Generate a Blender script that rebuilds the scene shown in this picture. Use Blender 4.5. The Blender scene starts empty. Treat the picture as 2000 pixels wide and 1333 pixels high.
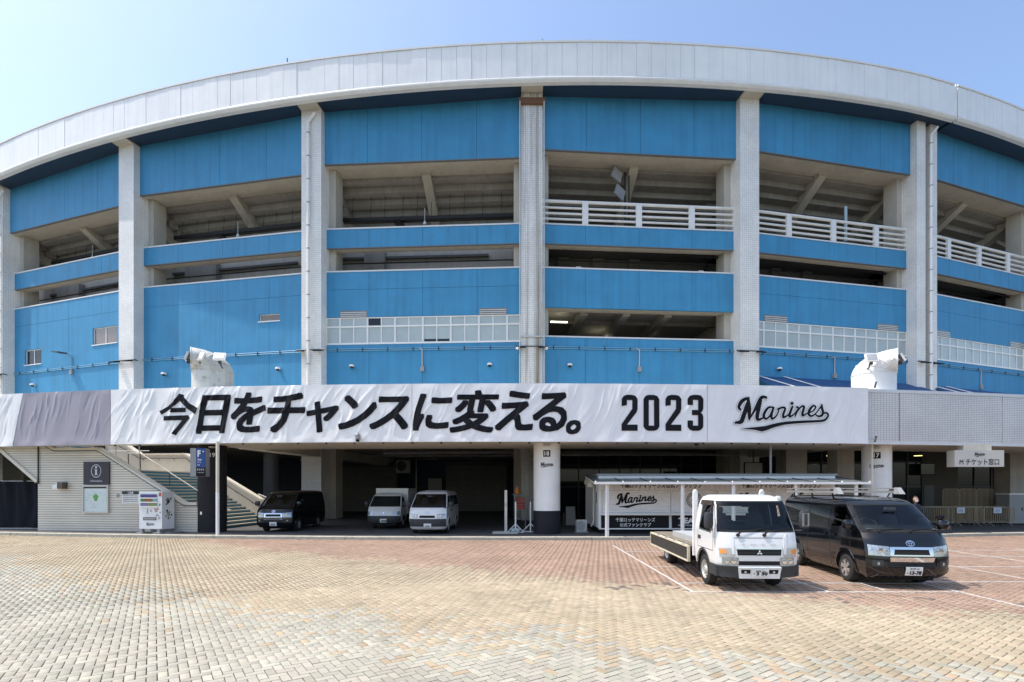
import bpy, bmesh, math, random
import numpy as np
from mathutils import Vector, Matrix
random.seed(7); rng = np.random.default_rng(7)
R_ = math.radians
scene = bpy.context.scene
C = scene.collection

# ------------------------------------------------------------------ camera, sky, sun, exposure
EYE = 2.17
cam_d = bpy.data.cameras.new("camera")
cam_d.sensor_width = 36.0; cam_d.lens = 18.0
cam_d.shift_y = 288.5 / 2000.0
cam_d.clip_start = 0.1; cam_d.clip_end = 2000
cam = bpy.data.objects.new("camera", cam_d); C.objects.link(cam)
cam.location = (0, 0, EYE); cam.rotation_euler = (R_(90), 0, 0)
scene.camera = cam

SUN_EL, SUN_BACK = 61.5, 3.5          # sun at the left, a touch on the camera's side of the facade
sdir = Vector((-math.cos(R_(SUN_EL)) * math.cos(R_(SUN_BACK)), -math.cos(R_(SUN_EL)) * math.sin(R_(SUN_BACK)), math.sin(R_(SUN_EL))))
world = bpy.data.worlds.new("World"); scene.world = world; world.use_nodes = True
wn = world.node_tree.nodes; wl = world.node_tree.links
sky = wn.new("ShaderNodeTexSky"); sky.sky_type = 'NISHITA'; sky.sun_disc = False
sky.sun_elevation = R_(SUN_EL); sky.sun_rotation = math.atan2(sdir.x, sdir.y)
sky.air_density = 1.0; sky.dust_density = 2.0; sky.ozone_density = 1.7; sky.altitude = 0
bg = wn["Background"]; bg.inputs[1].default_value = 0.15
wl.new(sky.outputs[0], bg.inputs[0])
sun_d = bpy.data.lights.new("sun", 'SUN'); sun_d.energy = 2.4; sun_d.angle = R_(0.5); sun_d.color = (1.0, 0.95, 0.88)
sun = bpy.data.objects.new("sun", sun_d); C.objects.link(sun)
sun.location = sdir * 60; sun.rotation_euler = sdir.to_track_quat('Z', 'Y').to_euler()
scene.view_settings.view_transform = 'Standard'; scene.view_settings.look = 'None'
scene.view_settings.exposure = 0.98; scene.view_settings.gamma = 1.0
scene.view_settings.use_curve_mapping = False
scene.render.engine = 'CYCLES'
scene.cycles.max_bounces = 8; scene.cycles.diffuse_bounces = 5; scene.cycles.glossy_bounces = 4
scene.cycles.use_denoising = True

# ------------------------------------------------------------------ materials
MATS = {}
def mat(name, col, rough=0.6, metal=0.0, var=0.10, vs=1.5, streak=0.0, bump=0.0, bs=40.0, coat=0.0, spec=0.5, emit=0.0, dirt=None):
    if name in MATS: return MATS[name]
    m = bpy.data.materials.new(name); m.use_nodes = True; MATS[name] = m
    nt = m.node_tree; N = nt.nodes; L = nt.links; b = N["Principled BSDF"]
    b.inputs["Roughness"].default_value = rough; b.inputs["Metallic"].default_value = metal
    b.inputs["Coat Weight"].default_value = coat; b.inputs["Coat Roughness"].default_value = 0.04
    b.inputs["Specular IOR Level"].default_value = spec
    c = (*col, 1.0); b.inputs["Base Color"].default_value = c
    geo = N.new("ShaderNodeNewGeometry")
    out = None
    if var or streak:
        n = N.new("ShaderNodeTexNoise"); n.inputs["Scale"].default_value = vs; n.inputs["Detail"].default_value = 6
        n.inputs["Roughness"].default_value = 0.65
        L.new(geo.outputs["Position"], n.inputs["Vector"])
        mr = N.new("ShaderNodeMapRange"); mr.inputs[1].default_value = 0.3; mr.inputs[2].default_value = 0.7
        mr.inputs[3].default_value = 1 - var; mr.inputs[4].default_value = 1 + var
        L.new(n.outputs[0], mr.inputs[0])
        fac = mr.outputs[0]
        if streak:
            mp = N.new("ShaderNodeMapping"); mp.inputs["Scale"].default_value = (2.6, 2.6, 0.10)
            L.new(geo.outputs["Position"], mp.inputs[0])
            n2 = N.new("ShaderNodeTexNoise"); n2.inputs["Scale"].default_value = 1.3; n2.inputs["Detail"].default_value = 5
            L.new(mp.outputs[0], n2.inputs["Vector"])
            m2 = N.new("ShaderNodeMapRange"); m2.inputs[1].default_value = 0.45; m2.inputs[2].default_value = 0.75
            m2.inputs[3].default_value = 1.0; m2.inputs[4].default_value = 1 - streak
            L.new(n2.outputs[0], m2.inputs[0])
            mu = N.new("ShaderNodeMath"); mu.operation = 'MULTIPLY'; L.new(fac, mu.inputs[0]); L.new(m2.outputs[0], mu.inputs[1])
            fac = mu.outputs[0]
        vm = N.new("ShaderNodeVectorMath"); vm.operation = 'SCALE'; vm.inputs[0].default_value = col
        L.new(fac, vm.inputs["Scale"]); out = vm.outputs[0]
        if dirt:
            n3 = N.new("ShaderNodeTexNoise"); n3.inputs["Scale"].default_value = vs * 3.1; n3.inputs["Detail"].default_value = 8
            L.new(geo.outputs["Position"], n3.inputs["Vector"])
            m3 = N.new("ShaderNodeMapRange"); m3.inputs[1].default_value = 0.58; m3.inputs[2].default_value = 0.75
            L.new(n3.outputs[0], m3.inputs[0])
            mx = N.new("ShaderNodeMix"); mx.data_type = 'RGBA'; L.new(m3.outputs[0], mx.inputs[0])
            L.new(out, mx.inputs[6]); mx.inputs[7].default_value = (*dirt, 1); out = mx.outputs[2]
        L.new(out, b.inputs["Base Color"])
        rm = N.new("ShaderNodeMath"); rm.operation = 'MULTIPLY_ADD'; L.new(n.outputs[0], rm.inputs[0])
        rm.inputs[1].default_value = 0.2 * (1 if rough > .3 else .25); rm.inputs[2].default_value = max(0.02, rough - 0.1 * (1 if rough > .3 else .25)); L.new(rm.outputs[0], b.inputs["Roughness"])
    if bump:
        nb = N.new("ShaderNodeTexNoise"); nb.inputs["Scale"].default_value = bs; nb.inputs["Detail"].default_value = 4
        L.new(geo.outputs["Position"], nb.inputs["Vector"])
        bp = N.new("ShaderNodeBump"); bp.inputs["Strength"].default_value = bump; bp.inputs["Distance"].default_value = 0.01
        L.new(nb.outputs[0], bp.inputs["Height"]); L.new(bp.outputs[0], b.inputs["Normal"])
    if emit:
        b.inputs["Emission Color"].default_value = c; b.inputs["Emission Strength"].default_value = emit
    return m

def tile_mat(name, col, grout, tw, th, gap, var=0.10, stain=0.0, off=0.0):
    """Small glazed tiles on metric UVs: grout lines recessed by bump, each tile a little different."""
    m = bpy.data.materials.new(name); m.use_nodes = True; MATS[name] = m
    nt = m.node_tree; N = nt.nodes; L = nt.links; b = N["Principled BSDF"]
    b.inputs["Roughness"].default_value = 0.38
    uv = N.new("ShaderNodeUVMap"); geo = N.new("ShaderNodeNewGeometry")
    br = N.new("ShaderNodeTexBrick"); br.offset = off; br.squash = 1.0
    br.inputs["Scale"].default_value = 1.0; br.inputs["Mortar Size"].default_value = gap
    br.inputs["Mortar Smooth"].default_value = 0.1
    br.inputs["Brick Width"].default_value = tw; br.inputs["Row Height"].default_value = th
    br.inputs["Color1"].default_value = (*[c * (1 - var) for c in col], 1); br.inputs["Color2"].default_value = (*[c * (1 + var) for c in col], 1)
    br.inputs["Mortar"].default_value = (*grout, 1)
    L.new(uv.outputs[0], br.inputs["Vector"])
    out = br.outputs[0]
    n = N.new("ShaderNodeTexNoise"); n.inputs["Scale"].default_value = 0.5; n.inputs["Detail"].default_value = 7
    L.new(geo.outputs["Position"], n.inputs["Vector"])
    mr = N.new("ShaderNodeMapRange"); mr.inputs[1].default_value = 0.3; mr.inputs[2].default_value = 0.7
    mr.inputs[3].default_value = 0.88; mr.inputs[4].default_value = 1.08; L.new(n.outputs[0], mr.inputs[0])
    vm = N.new("ShaderNodeVectorMath"); vm.operation = 'SCALE'; L.new(out, vm.inputs[0]); L.new(mr.outputs[0], vm.inputs["Scale"]); out = vm.outputs[0]
    if stain:
        mp = N.new("ShaderNodeMapping"); mp.inputs["Scale"].default_value = (3.2, 3.2, 0.07); L.new(geo.outputs["Position"], mp.inputs[0])
        n2 = N.new("ShaderNodeTexNoise"); n2.inputs["Scale"].default_value = 1.0; n2.inputs["Detail"].default_value = 8; n2.inputs["Roughness"].default_value = .7
        L.new(mp.outputs[0], n2.inputs["Vector"])
        m2 = N.new("ShaderNodeMapRange"); m2.inputs[1].default_value = 0.48; m2.inputs[2].default_value = 0.72; m2.inputs[3].default_value = 0; m2.inputs[4].default_value = stain
        L.new(n2.outputs[0], m2.inputs[0])
        mx = N.new("ShaderNodeMix"); mx.data_type = 'RGBA'; L.new(m2.outputs[0], mx.inputs[0]); L.new(out, mx.inputs[6])
        mx.inputs[7].default_value = (0.20, 0.165, 0.12, 1); out = mx.outputs[2]
        # the rust run down one side of the column, below the leaking collar
        sx = N.new("ShaderNodeSeparateXYZ"); L.new(geo.outputs["Position"], sx.inputs[0])
        d = N.new("ShaderNodeMath"); d.operation = 'SUBTRACT'; L.new(sx.outputs[0], d.inputs[0]); d.inputs[1].default_value = 1.66
        ab = N.new("ShaderNodeMath"); ab.operation = 'ABSOLUTE'; L.new(d.outputs[0], ab.inputs[0])
        g = N.new("ShaderNodeMapRange"); g.inputs[1].default_value = 0.0; g.inputs[2].default_value = 0.30; g.inputs[3].default_value = 1.0; g.inputs[4].default_value = 0.0; L.new(ab.outputs[0], g.inputs[0])
        zz = N.new("ShaderNodeMapRange"); zz.inputs[1].default_value = 7.0; zz.inputs[2].default_value = 22.0; zz.inputs[3].default_value = 1.0; zz.inputs[4].default_value = 0.25; L.new(sx.outputs[2], zz.inputs[0])
        n4 = N.new("ShaderNodeTexNoise"); n4.inputs["Scale"].default_value = 2.2; n4.inputs["Detail"].default_value = 8; L.new(mp.outputs[0], n4.inputs["Vector"])
        p1 = N.new("ShaderNodeMath"); p1.operation = 'MULTIPLY'; L.new(g.outputs[0], p1.inputs[0]); L.new(zz.outputs[0], p1.inputs[1])
        p2 = N.new("ShaderNodeMath"); p2.operation = 'MULTIPLY'; p2.use_clamp = True; L.new(p1.outputs[0], p2.inputs[0]); L.new(n4.outputs[0], p2.inputs[1])
        p3 = N.new("ShaderNodeMath"); p3.operation = 'MULTIPLY'; p3.use_clamp = True; p3.inputs[1].default_value = 1.7; L.new(p2.outputs[0], p3.inputs[0])
        m5 = N.new("ShaderNodeMix"); m5.data_type = 'RGBA'; L.new(p3.outputs[0], m5.inputs[0]); L.new(out, m5.inputs[6]); m5.inputs[7].default_value = (0.15, 0.11, 0.06, 1); out = m5.outputs[2]
    L.new(out, b.inputs["Base Color"])
    bp = N.new("ShaderNodeBump"); bp.inputs["Strength"].default_value = 0.6; bp.inputs["Distance"].default_value = 0.01; bp.invert = True
    L.new(br.outputs["Fac"], bp.inputs["Height"]); L.new(bp.outputs[0], b.inputs["Normal"])
    return m

def glass_dark(name, col=(0.015, 0.02, 0.024), rough=0.04):
    return mat(name, col, rough, 0, 0.0, spec=0.35)

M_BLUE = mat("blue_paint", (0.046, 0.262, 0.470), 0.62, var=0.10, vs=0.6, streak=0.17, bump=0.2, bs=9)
M_BLUE_DARK = mat("deep_blue_and_shade", (0.014, 0.035, 0.070), 0.6, var=0.1, vs=0.8)  # dark blue walls and clips; on the roof soffit it stands in for shade
M_CONC = mat("beige_concrete", (0.50, 0.46, 0.385), 0.85, var=0.10, vs=0.8, streak=0.12, bump=0.2, bs=20)
M_CONCG = mat("grey_concrete", (0.34, 0.32, 0.285), 0.9, var=0.13, vs=0.7, streak=0.18, bump=0.2, bs=20)
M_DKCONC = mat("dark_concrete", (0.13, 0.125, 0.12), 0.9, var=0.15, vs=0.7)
M_COPING = mat("coping_metal", (0.68, 0.68, 0.68), 0.45, var=0.05)
M_ROOF = mat("roof_white_metal", (0.90, 0.89, 0.86), 0.45, var=0.06, vs=0.35, streak=0.08, bump=0.08, bs=2.5)
M_ROOFTRIM = mat("roof_trim_metal", (0.78, 0.76, 0.71), 0.5, var=0.06)
M_GROOVE = mat("joint_sealant", (0.16, 0.17, 0.18), 0.8, var=0.05)
M_TILE = tile_mat("white_tile", (0.84, 0.82, 0.77), (0.62, 0.60, 0.56), 0.145, 0.14, 0.012, var=0.05)
M_TILE_ST = tile_mat("stained_tile", (0.80, 0.78, 0.73), (0.56, 0.54, 0.50), 0.145, 0.14, 0.012, var=0.06, stain=1.0)
M_TILE_F = tile_mat("grey_fascia_tile", (0.74, 0.72, 0.69), (0.48, 0.46, 0.44), 0.15, 0.085, 0.014, var=.05)
M_TILE_I = tile_mat("ribbed_wall_tile", (0.72, 0.66, 0.56), (0.42, 0.38, 0.31), 60.0, 0.115, 0.024, var=0.05)
M_WHITE = mat("white_paint", (0.82, 0.81, 0.78), 0.45, var=0.06, streak=0.06)
M_WHITEM = mat("white_metal", (0.82, 0.81, 0.78), 0.35, var=0.04)
M_RAIL = mat("railing_paint", (0.74, 0.73, 0.70), 0.5, var=0.06)
M_BLACKP = mat("black_paint", (0.014, 0.014, 0.017), 0.55, var=0.1, spec=0.15)
M_DKGREY = mat("dark_grey_metal", (0.06, 0.062, 0.068), 0.5, var=0.1)
M_PIPE = mat("black_pipe", (0.014, 0.013, 0.013), 0.6, var=0.1)
M_GREY = mat("mid_grey_metal", (0.30, 0.30, 0.30), 0.5, var=0.08)
M_STEEL = mat("galvanised_steel", (0.55, 0.54, 0.50), 0.4, 0.5, var=0.1)
M_RUST = mat("rusted_steel", (0.16, 0.08, 0.045), 0.9, var=0.3, vs=6)
M_BEIGE = mat("beige_paint", (0.70, 0.64, 0.53), 0.7, var=0.07, streak=0.08)
M_CLOTH = mat("banner_cloth", (0.86, 0.85, 0.83), 0.75, var=0.025, vs=2.0, bump=0.08, bs=7)
M_LILAC = mat("lilac_cloth", (0.36, 0.335, 0.375), 0.75, var=0.03, vs=2.0, bump=0.08, bs=7)
M_INK = mat("banner_ink", (0.013, 0.013, 0.017), 0.75, var=0.06, spec=0.15)
M_INKG = mat("banner_ink_grey", (0.16, 0.165, 0.19), 0.6, var=0.03)
M_PANE = mat("blind_pane", (0.40, 0.455, 0.44), 0.12, var=0.08, vs=0.7, coat=0.5)
M_PANED = mat("brown_pane", (0.20, 0.145, 0.10), 0.10, var=0.1, coat=0.6)
M_PANEDK = glass_dark("dark_pane")
M_LIT = mat("lit_tube", (1.0, 0.95, 0.70), 0.4, var=0, emit=4.0)
M_LITW = mat("lit_lamp", (1.0, 0.93, 0.35), 0.4, var=0, emit=1.0)
M_KERB = mat("kerb_concrete", (0.44, 0.40, 0.32), 0.9, var=0.12, vs=3, bump=0.2, dirt=(0.2, 0.18, 0.14))
M_SHUT = mat("grey_shutter", (0.20, 0.195, 0.185), 0.45, var=0.08, streak=0.06)
M_SHUTW = mat("white_shutter", (0.82, 0.80, 0.77), 0.45, var=0.04)
M_LINE = mat("line_paint", (0.56, 0.54, 0.50), 0.7, var=0.20, vs=5, dirt=(0.38, 0.28, 0.21))
M_RED = mat("red_paint", (0.50, 0.045, 0.03), 0.5, var=0.08)
M_ORANGE = mat("orange_plastic", (0.70, 0.22, 0.03), 0.5, var=0.08)

# ------------------------------------------------------------------ mesh collector
class MB:
    def __init__(s): s.v = []; s.f = []; s.sm = []
    def add(s, vs, fs, smooth=False):
        o = len(s.v); s.v.extend([tuple(p) for p in vs]); s.f.extend([tuple(i + o for i in f) for f in fs]); s.sm.extend([smooth] * len(fs)); return s
    def box(s, x0, x1, y0, y1, z0, z1):
        return s.hexa([(x0, y0, z0), (x1, y0, z0), (x1, y1, z0), (x0, y1, z0), (x0, y0, z1), (x1, y0, z1), (x1, y1, z1), (x0, y1, z1)])
    def hexa(s, p): return s.add(p, [(3, 2, 1, 0), (4, 5, 6, 7), (0, 1, 5, 4), (1, 2, 6, 5), (2, 3, 7, 6), (3, 0, 4, 7)])
    def bar(s, a, b, w, h, up=(0, 0, 1)):
        a = Vector(a); b = Vector(b); d = (b - a).normalized(); u = Vector(up)
        if abs(d.dot(u)) > .98: u = Vector((0, 1, 0))
        r = d.cross(u).normalized() * w / 2; t = r.cross(d).normalized() * h / 2
        return s.hexa([a - r - t, a + r - t, b + r - t, b - r - t, a - r + t, a + r + t, b + r + t, b - r + t])
    def tube(s, pts, r, n=8, cap=True):
        pts = [Vector(p) for p in pts]; rs = r if isinstance(r, (list, tuple)) else [r] * len(pts)
        vs = []; prev = None
        for i, p in enumerate(pts):
            d = (pts[min(i + 1, len(pts) - 1)] - pts[max(i - 1, 0)]).normalized()
            if prev is None:
                u = Vector((0, 0, 1)) if abs(d.z) < .9 else Vector((1, 0, 0)); a = d.cross(u).normalized()
            else: a = (prev - d * prev.dot(d)).normalized()
            prev = a; b = d.cross(a)
            for k in range(n):
                t = 2 * math.pi * k / n; vs.append(p + (a * math.cos(t) + b * math.sin(t)) * rs[i])
        fs = [(i * n + k, i * n + (k + 1) % n, (i + 1) * n + (k + 1) % n, (i + 1) * n + k) for i in range(len(pts) - 1) for k in range(n)]
        s.add(vs, fs, True)
        if cap:
            o = len(s.v) - len(vs); s.f += [tuple(o + k for k in range(n))[::-1], tuple(o + (len(pts) - 1) * n + k for k in range(n))]; s.sm += [False, False]
        return s
    def lathe(s, prof, n=24, c=(0, 0, 0), axis='z', smooth=True, cap=True):
        vs = []
        for r, h in prof:
            for k in range(n):
                t = 2 * math.pi * k / n; a, b = r * math.cos(t), r * math.sin(t)
                p = {'z': (a, b, h), 'x': (h, a, b), 'y': (b, h, a)}[axis]; vs.append((p[0] + c[0], p[1] + c[1], p[2] + c[2]))
        fs = [(i * n + k, i * n + (k + 1) % n, (i + 1) * n + (k + 1) % n, (i + 1) * n + k) for i in range(len(prof) - 1) for k in range(n)]
        o = len(s.v); s.add(vs, fs, smooth)
        if cap:
            if prof[0][0] > 1e-4: s.f.append(tuple(o + k for k in range(n))[::-1]); s.sm.append(False)
            if prof[-1][0] > 1e-4: s.f.append(tuple(o + (len(prof) - 1) * n + k for k in range(n))); s.sm.append(False)
        return s
    def prism(s, poly, fn, d0, d1):
        """poly in (a,b), fn(a,b,d)->xyz, extruded between d0 and d1 (convex or simple polygon)"""
        n = len(poly); vs = [fn(a, b, d0) for a, b in poly] + [fn(a, b, d1) for a, b in poly]
        fs = [tuple(range(n))[::-1], tuple(range(n, 2 * n))] + [(i, (i + 1) % n, n + (i + 1) % n, n + i) for i in range(n)]
        return s.add(vs, fs)
    def grid(s, fn, nu, nv, smooth=True, skirt=None):
        vs = [fn(i / nu, j / nv) for j in range(nv + 1) for i in range(nu + 1)]
        fs = [(j * (nu + 1) + i, j * (nu + 1) + i + 1, (j + 1) * (nu + 1) + i + 1, (j + 1) * (nu + 1) + i) for j in range(nv) for i in range(nu)]
        return s.add(vs, fs, smooth)
    def mesh(s, name, mats, inv=None, sharp=35):
        me = bpy.data.meshes.new(name)
        vs = s.v if inv is None else [tuple(inv @ Vector(p)) for p in s.v]
        me.from_pydata(vs, [], s.f); me.update()
        bm = bmesh.new(); bm.from_mesh(me); bmesh.ops.recalc_face_normals(bm, faces=bm.faces[:]); bm.to_mesh(me); bm.free()
        me.polygons.foreach_set("use_smooth", s.sm)
        if any(s.sm): me.set_sharp_from_angle(angle=R_(sharp))
        uvl = me.uv_layers.new(name="UVMap"); cos = [Vector(v.co) for v in me.vertices]; src = [Vector(p) for p in s.v]
        for p in me.polygons:
            n = p.normal if inv is None else (inv.to_3x3().inverted() @ p.normal)
            if abs(n.z) < .8:
                t = Vector((-n.y, n.x, 0)).normalized()
                for li in p.loop_indices:
                    q = src[me.loops[li].vertex_index]; uvl.data[li].uv = (q.dot(t), q.z)
            else:
                for li in p.loop_indices:
                    q = src[me.loops[li].vertex_index]; uvl.data[li].uv = (q.x, q.y)
        for m in (mats if isinstance(mats, (list, tuple)) else [mats]): me.materials.append(m)
        return me
    def build(s, name, m, parent=None, world=True, sharp=35, **tags):
        inv = None
        if parent is not None and world: inv = WM[parent.name].inverted()
        me = s.mesh(name, m, inv, sharp)
        o = bpy.data.objects.new(name, me); C.objects.link(o)
        if parent is not None: o.parent = parent; WM[o.name] = WM[parent.name]
        else: WM[o.name] = Matrix.Identity(4)
        for k, v in tags.items(): o[k] = v
        return o
WM = {}
def thing(name, loc, label, category, group=None, rz=0.0, **kw):
    o = bpy.data.objects.new(name, None); o.empty_display_size = .2; C.objects.link(o)
    o.location = loc; o.rotation_euler = (0, 0, rz); o["label"] = label; o["category"] = category
    if group: o["group"] = group
    for k, v in kw.items(): o[k] = v
    WM[o.name] = Matrix.Translation(Vector(loc)) @ Matrix.Rotation(rz, 4, 'Z')
    return o
def tag(o, label, category, group=None):
    o["label"] = label; o["category"] = category
    if group: o["group"] = group
    return o
def inst(src, name, parent, M):
    """another piece with the same mesh"""
    o = bpy.data.objects.new(name, src.data); C.objects.link(o); o.parent = parent; o.matrix_local = M; WM[o.name] = WM[parent.name] @ M
    return o
def at(x, y, Z): return Vector(((x - 1000) * Z / 1000, Z, EYE + (955 - y) * Z / 1000))

# ------------------------------------------------------------------ lettering (outlines of the built-in font turned into meshes)
_tmp = bpy.data.scenes.new("lettering_scratch")
_tc = {}
def text_mesh(s, shear=0.0, spacing=1.0):
    key = (s, shear, spacing)
    if key in _tc: return _tc[key]
    cu = bpy.data.curves.new("lettering", 'FONT'); cu.body = s; cu.size = 1.0; cu.shear = shear
    cu.resolution_u = 3; cu.space_character = spacing; cu.fill_mode = 'FRONT'
    o = bpy.data.objects.new("lettering", cu); _tmp.collection.objects.link(o)
    _tmp.view_layers[0].update(); dg = _tmp.view_layers[0].depsgraph; dg.update()
    me = o.evaluated_get(dg).to_mesh()
    vs = [(v.co.x, v.co.y) for v in me.vertices]; fs = [tuple(p.vertices) for p in me.polygons]
    o.evaluated_get(dg).to_mesh_clear(); bpy.data.objects.remove(o); bpy.data.curves.remove(cu)
    xs = [v[0] for v in vs] or [0]; ys = [v[1] for v in vs] or [0]
    _tc[key] = (vs, fs, (min(xs), max(xs), min(ys), max(ys)))
    return _tc[key]
def bold_mesh(s, bold, shear=0.0, spacing=1.0, n=8):
    """heavier lettering: the outline laid down again round a small circle"""
    vs, fs, (x0, x1, y0, y1) = text_mesh(s, shear, spacing)
    V, F, D = list(vs), list(fs), [0] * len(vs)
    if bold > 0:
        ring8 = [(1, 1), (-1, 1), (-1, -1), (1, -1), (1, 0), (-1, 0), (0, 1), (0, -1)] if n == 8 else [(math.cos(2 * math.pi * k / n), math.sin(2 * math.pi * k / n)) for k in range(n)]
        for k in range(n):
            dx, dy = bold * ring8[k][0], bold * ring8[k][1]; o = len(V)
            V += [(x + dx, y + dy) for x, y in vs]; F += [tuple(i + o for i in f) for f in fs]; D += [k + 1] * len(vs)
    return V, F, D, (x0 - bold, x1 + bold, y0 - bold, y1 + bold)
def letters(mb, s, fn, a0, a1, b0, b1, bold=0.02, shear=0.0, spacing=1.0):
    """fit the text into the box a0..a1 x b0..b1 of the surface fn(a,b)"""
    vs, fs, D, (x0, x1, y0, y1) = bold_mesh(s, bold, shear, spacing, 6)
    e = 1e-3; am, bm_ = (a0 + a1) / 2, (b0 + b1) / 2; p = Vector(fn(am, bm_)); nrm = (Vector(fn(am + e, bm_)) - p).cross(Vector(fn(am, bm_ + e)) - p).normalized()
    mb.add([Vector(fn(a0 + (x - x0) / (x1 - x0) * (a1 - a0), b0 + (y - y0) / (y1 - y0) * (b1 - b0))) + nrm * (.0003 * d) for (x, y), d in zip(vs, D)], fs)
    return mb
def stroke_poly(pts, extra=0.0):
    """pts (x,y,w) -> ribbon quads with round ends; returns verts, faces"""
    P = [Vector((p[0], p[1])) for p in pts]; W = [p[2] / 2 + extra for p in pts]
    Q = []; V = []
    n = len(P)
    for i in range(n - 1):                                  # Catmull-Rom
        p0 = P[max(i - 1, 0)]; p1 = P[i]; p2 = P[i + 1]; p3 = P[min(i + 2, n - 1)]
        for k in range(5):
            t = k / 5; t2 = t * t; t3 = t2 * t
            Q.append(.5 * ((2 * p1) + (p2 - p0) * t + (2 * p0 - 5 * p1 + 4 * p2 - p3) * t2 + (3 * p1 - p0 - 3 * p2 + p3) * t3)); V.append(W[i] * (1 - t) + W[i + 1] * t)
    Q.append(P[-1]); V.append(W[-1])
    vs = []; fs = []
    for i, q in enumerate(Q):
        d = (Q[min(i + 1, len(Q) - 1)] - Q[max(i - 1, 0)]); d = d.normalized() if d.length > 1e-9 else Vector((1, 0))
        nrm = Vector((-d.y, d.x)) * V[i]; vs += [q + nrm, q - nrm]
    fs = [(2 * i, 2 * i + 1, 2 * i + 3, 2 * i + 2) for i in range(len(Q) - 1)]
    for q, r in ((Q[0], V[0]), (Q[-1], V[-1])):
        o = len(vs); vs += [q + Vector((math.cos(a), math.sin(a))) * r for a in [math.pi / 4 * k for k in range(8)]]; fs.append(tuple(range(o, o + 8)))
    return vs, fs
SCRIPT = [  # the club's script wordmark, drawn as pen strokes (x, y down, width)
    [(372, 345, 34), (345, 300, 46), (385, 215, 62), (455, 165, 50), (500, 150, 20)],
    [(505, 140, 20), (465, 300, 66), (420, 440, 70), (380, 540, 70), (300, 555, 40), (285, 575, 12)],
    [(490, 160, 44), (505, 330, 70), (512, 470, 48), (508, 518, 10)],
    [(512, 500, 16), (590, 360, 40), (660, 210, 50), (710, 140, 56), (775, 138, 40), (775, 165, 14)],
    [(690, 190, 50), (655, 340, 66), (635, 455, 62), (655, 505, 44), (740, 470, 26)],
    [(888, 300, 26), (815, 305, 36), (755, 385, 44), (740, 455, 44), (775, 490, 36), (835, 440, 26), (880, 330, 26)],
    [(895, 305, 34), (860, 420, 42), (870, 488, 38), (940, 440, 24), (985, 345, 22)],
    [(965, 330, 30), (1035, 302, 34), (1088, 312, 36), (1058, 410, 42), (1060, 462, 36), (1130, 425, 24), (1170, 380, 20)],
    [(1208, 282, 34), (1165, 400, 42), (1165, 448, 38), (1235, 405, 22), (1290, 330, 20)],
    [(1196, 232, 50), (1204, 228, 50)],
    [(1280, 290, 34), (1305, 310, 30), (1250, 440, 22)],
    [(1268, 390, 20), (1340, 292, 30), (1400, 275, 34), (1375, 375, 40), (1378, 428, 36), (1440, 395, 22)],
    [(1440, 395, 20), (1545, 350, 24), (1590, 285, 28), (1552, 262, 32), (1492, 335, 44), (1480, 400, 44), (1520, 432, 34), (1590, 390, 22), (1692, 245, 20)],
    [(1692, 240, 24), (1690, 300, 42), (1708, 360, 42), (1690, 420, 40), (1630, 435, 34), (1590, 405, 20)],
    [(1700, 395, 22), (1755, 375, 30), (1795, 400, 34), (1785, 450, 34), (1700, 508, 38), (1400, 528, 44), (1100, 555, 50), (900, 600, 62), (780, 640, 74), (700, 655, 84), (590, 650, 44), (395, 656, 3)],
    [(690, 660, 60), (712, 700, 8)],
]
def wordmark(mb, fn, a0, a1, b0, b1, extra=0.0):
    """script wordmark inside the box; its own frame is x 250..1815, y 95..735"""
    for k, st in enumerate(SCRIPT):                          # every stroke a hair above the one before, like layers of ink
        vs, fs = stroke_poly(st, extra)
        nb = len(vs) - 16
        mb.add([fn(a0 + (v.x - 250) / 1565 * (a1 - a0), b1 - (v.y - 95) / 640 * (b1 - b0), k * .0006 + (.0002 if i >= nb else 0) + (.0002 if i >= nb + 8 else 0)) for i, v in enumerate(vs)], fs)
    return mb
# ------------------------------------------------------------------ the ring the stadium stands on
RC = Vector((0.37, 145.6)); RB = 112.0; ALPHA = 7.6; TH0 = 0.48
def ring(r, th, z=0.0): return Vector((RC.x + r * math.sin(R_(th)), RC.y - r * math.cos(R_(th)), z))
def th_of(x, r):
    u = (x - 1000) / 1000; a = u * u + 1; b = -2 * (u * RC.x + RC.y); c = RC.x ** 2 + RC.y ** 2 - r * r
    Z = (-b - math.sqrt(b * b - 4 * a * c)) / (2 * a); return math.degrees(math.atan2(u * Z - RC.x, RC.y - Z))
def arc(mb, r0, r1, t0, t1, z0, z1, n=None):
    """solid ring segment"""
    n = n or max(1, int(abs(t1 - t0) / 0.8)); ts = [t0 + (t1 - t0) * i / n for i in range(n + 1)]
    vs = []
    for t in ts: vs += [ring(r0, t, z0), ring(r1, t, z0), ring(r1, t, z1), ring(r0, t, z1)]
    fs = [(4 * i + a, 4 * i + (a + 1) % 4, 4 * i + 4 + (a + 1) % 4, 4 * i + 4 + a) for i in range(n) for a in range(4)]
    fs += [(0, 1, 2, 3), (4 * n + 3, 4 * n + 2, 4 * n + 1, 4 * n)]
    return mb.add(vs, fs)
def arcbox(mb, r0, r1, t, w, z0, z1):
    """straight box at angle t, w wide, between radii"""
    c0 = ring(r0, t); c1 = ring(r1, t); tv = Vector((math.cos(R_(t)), math.sin(R_(t)), 0)) * w / 2
    return mb.hexa([(c0 - tv) + Vector((0, 0, z0)), (c0 + tv) + Vector((0, 0, z0)), (c1 + tv) + Vector((0, 0, z0)), (c1 - tv) + Vector((0, 0, z0)),
                    (c0 - tv) + Vector((0, 0, z1)), (c0 + tv) + Vector((0, 0, z1)), (c1 + tv) + Vector((0, 0, z1)), (c1 - tv) + Vector((0, 0, z1))])

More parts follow.
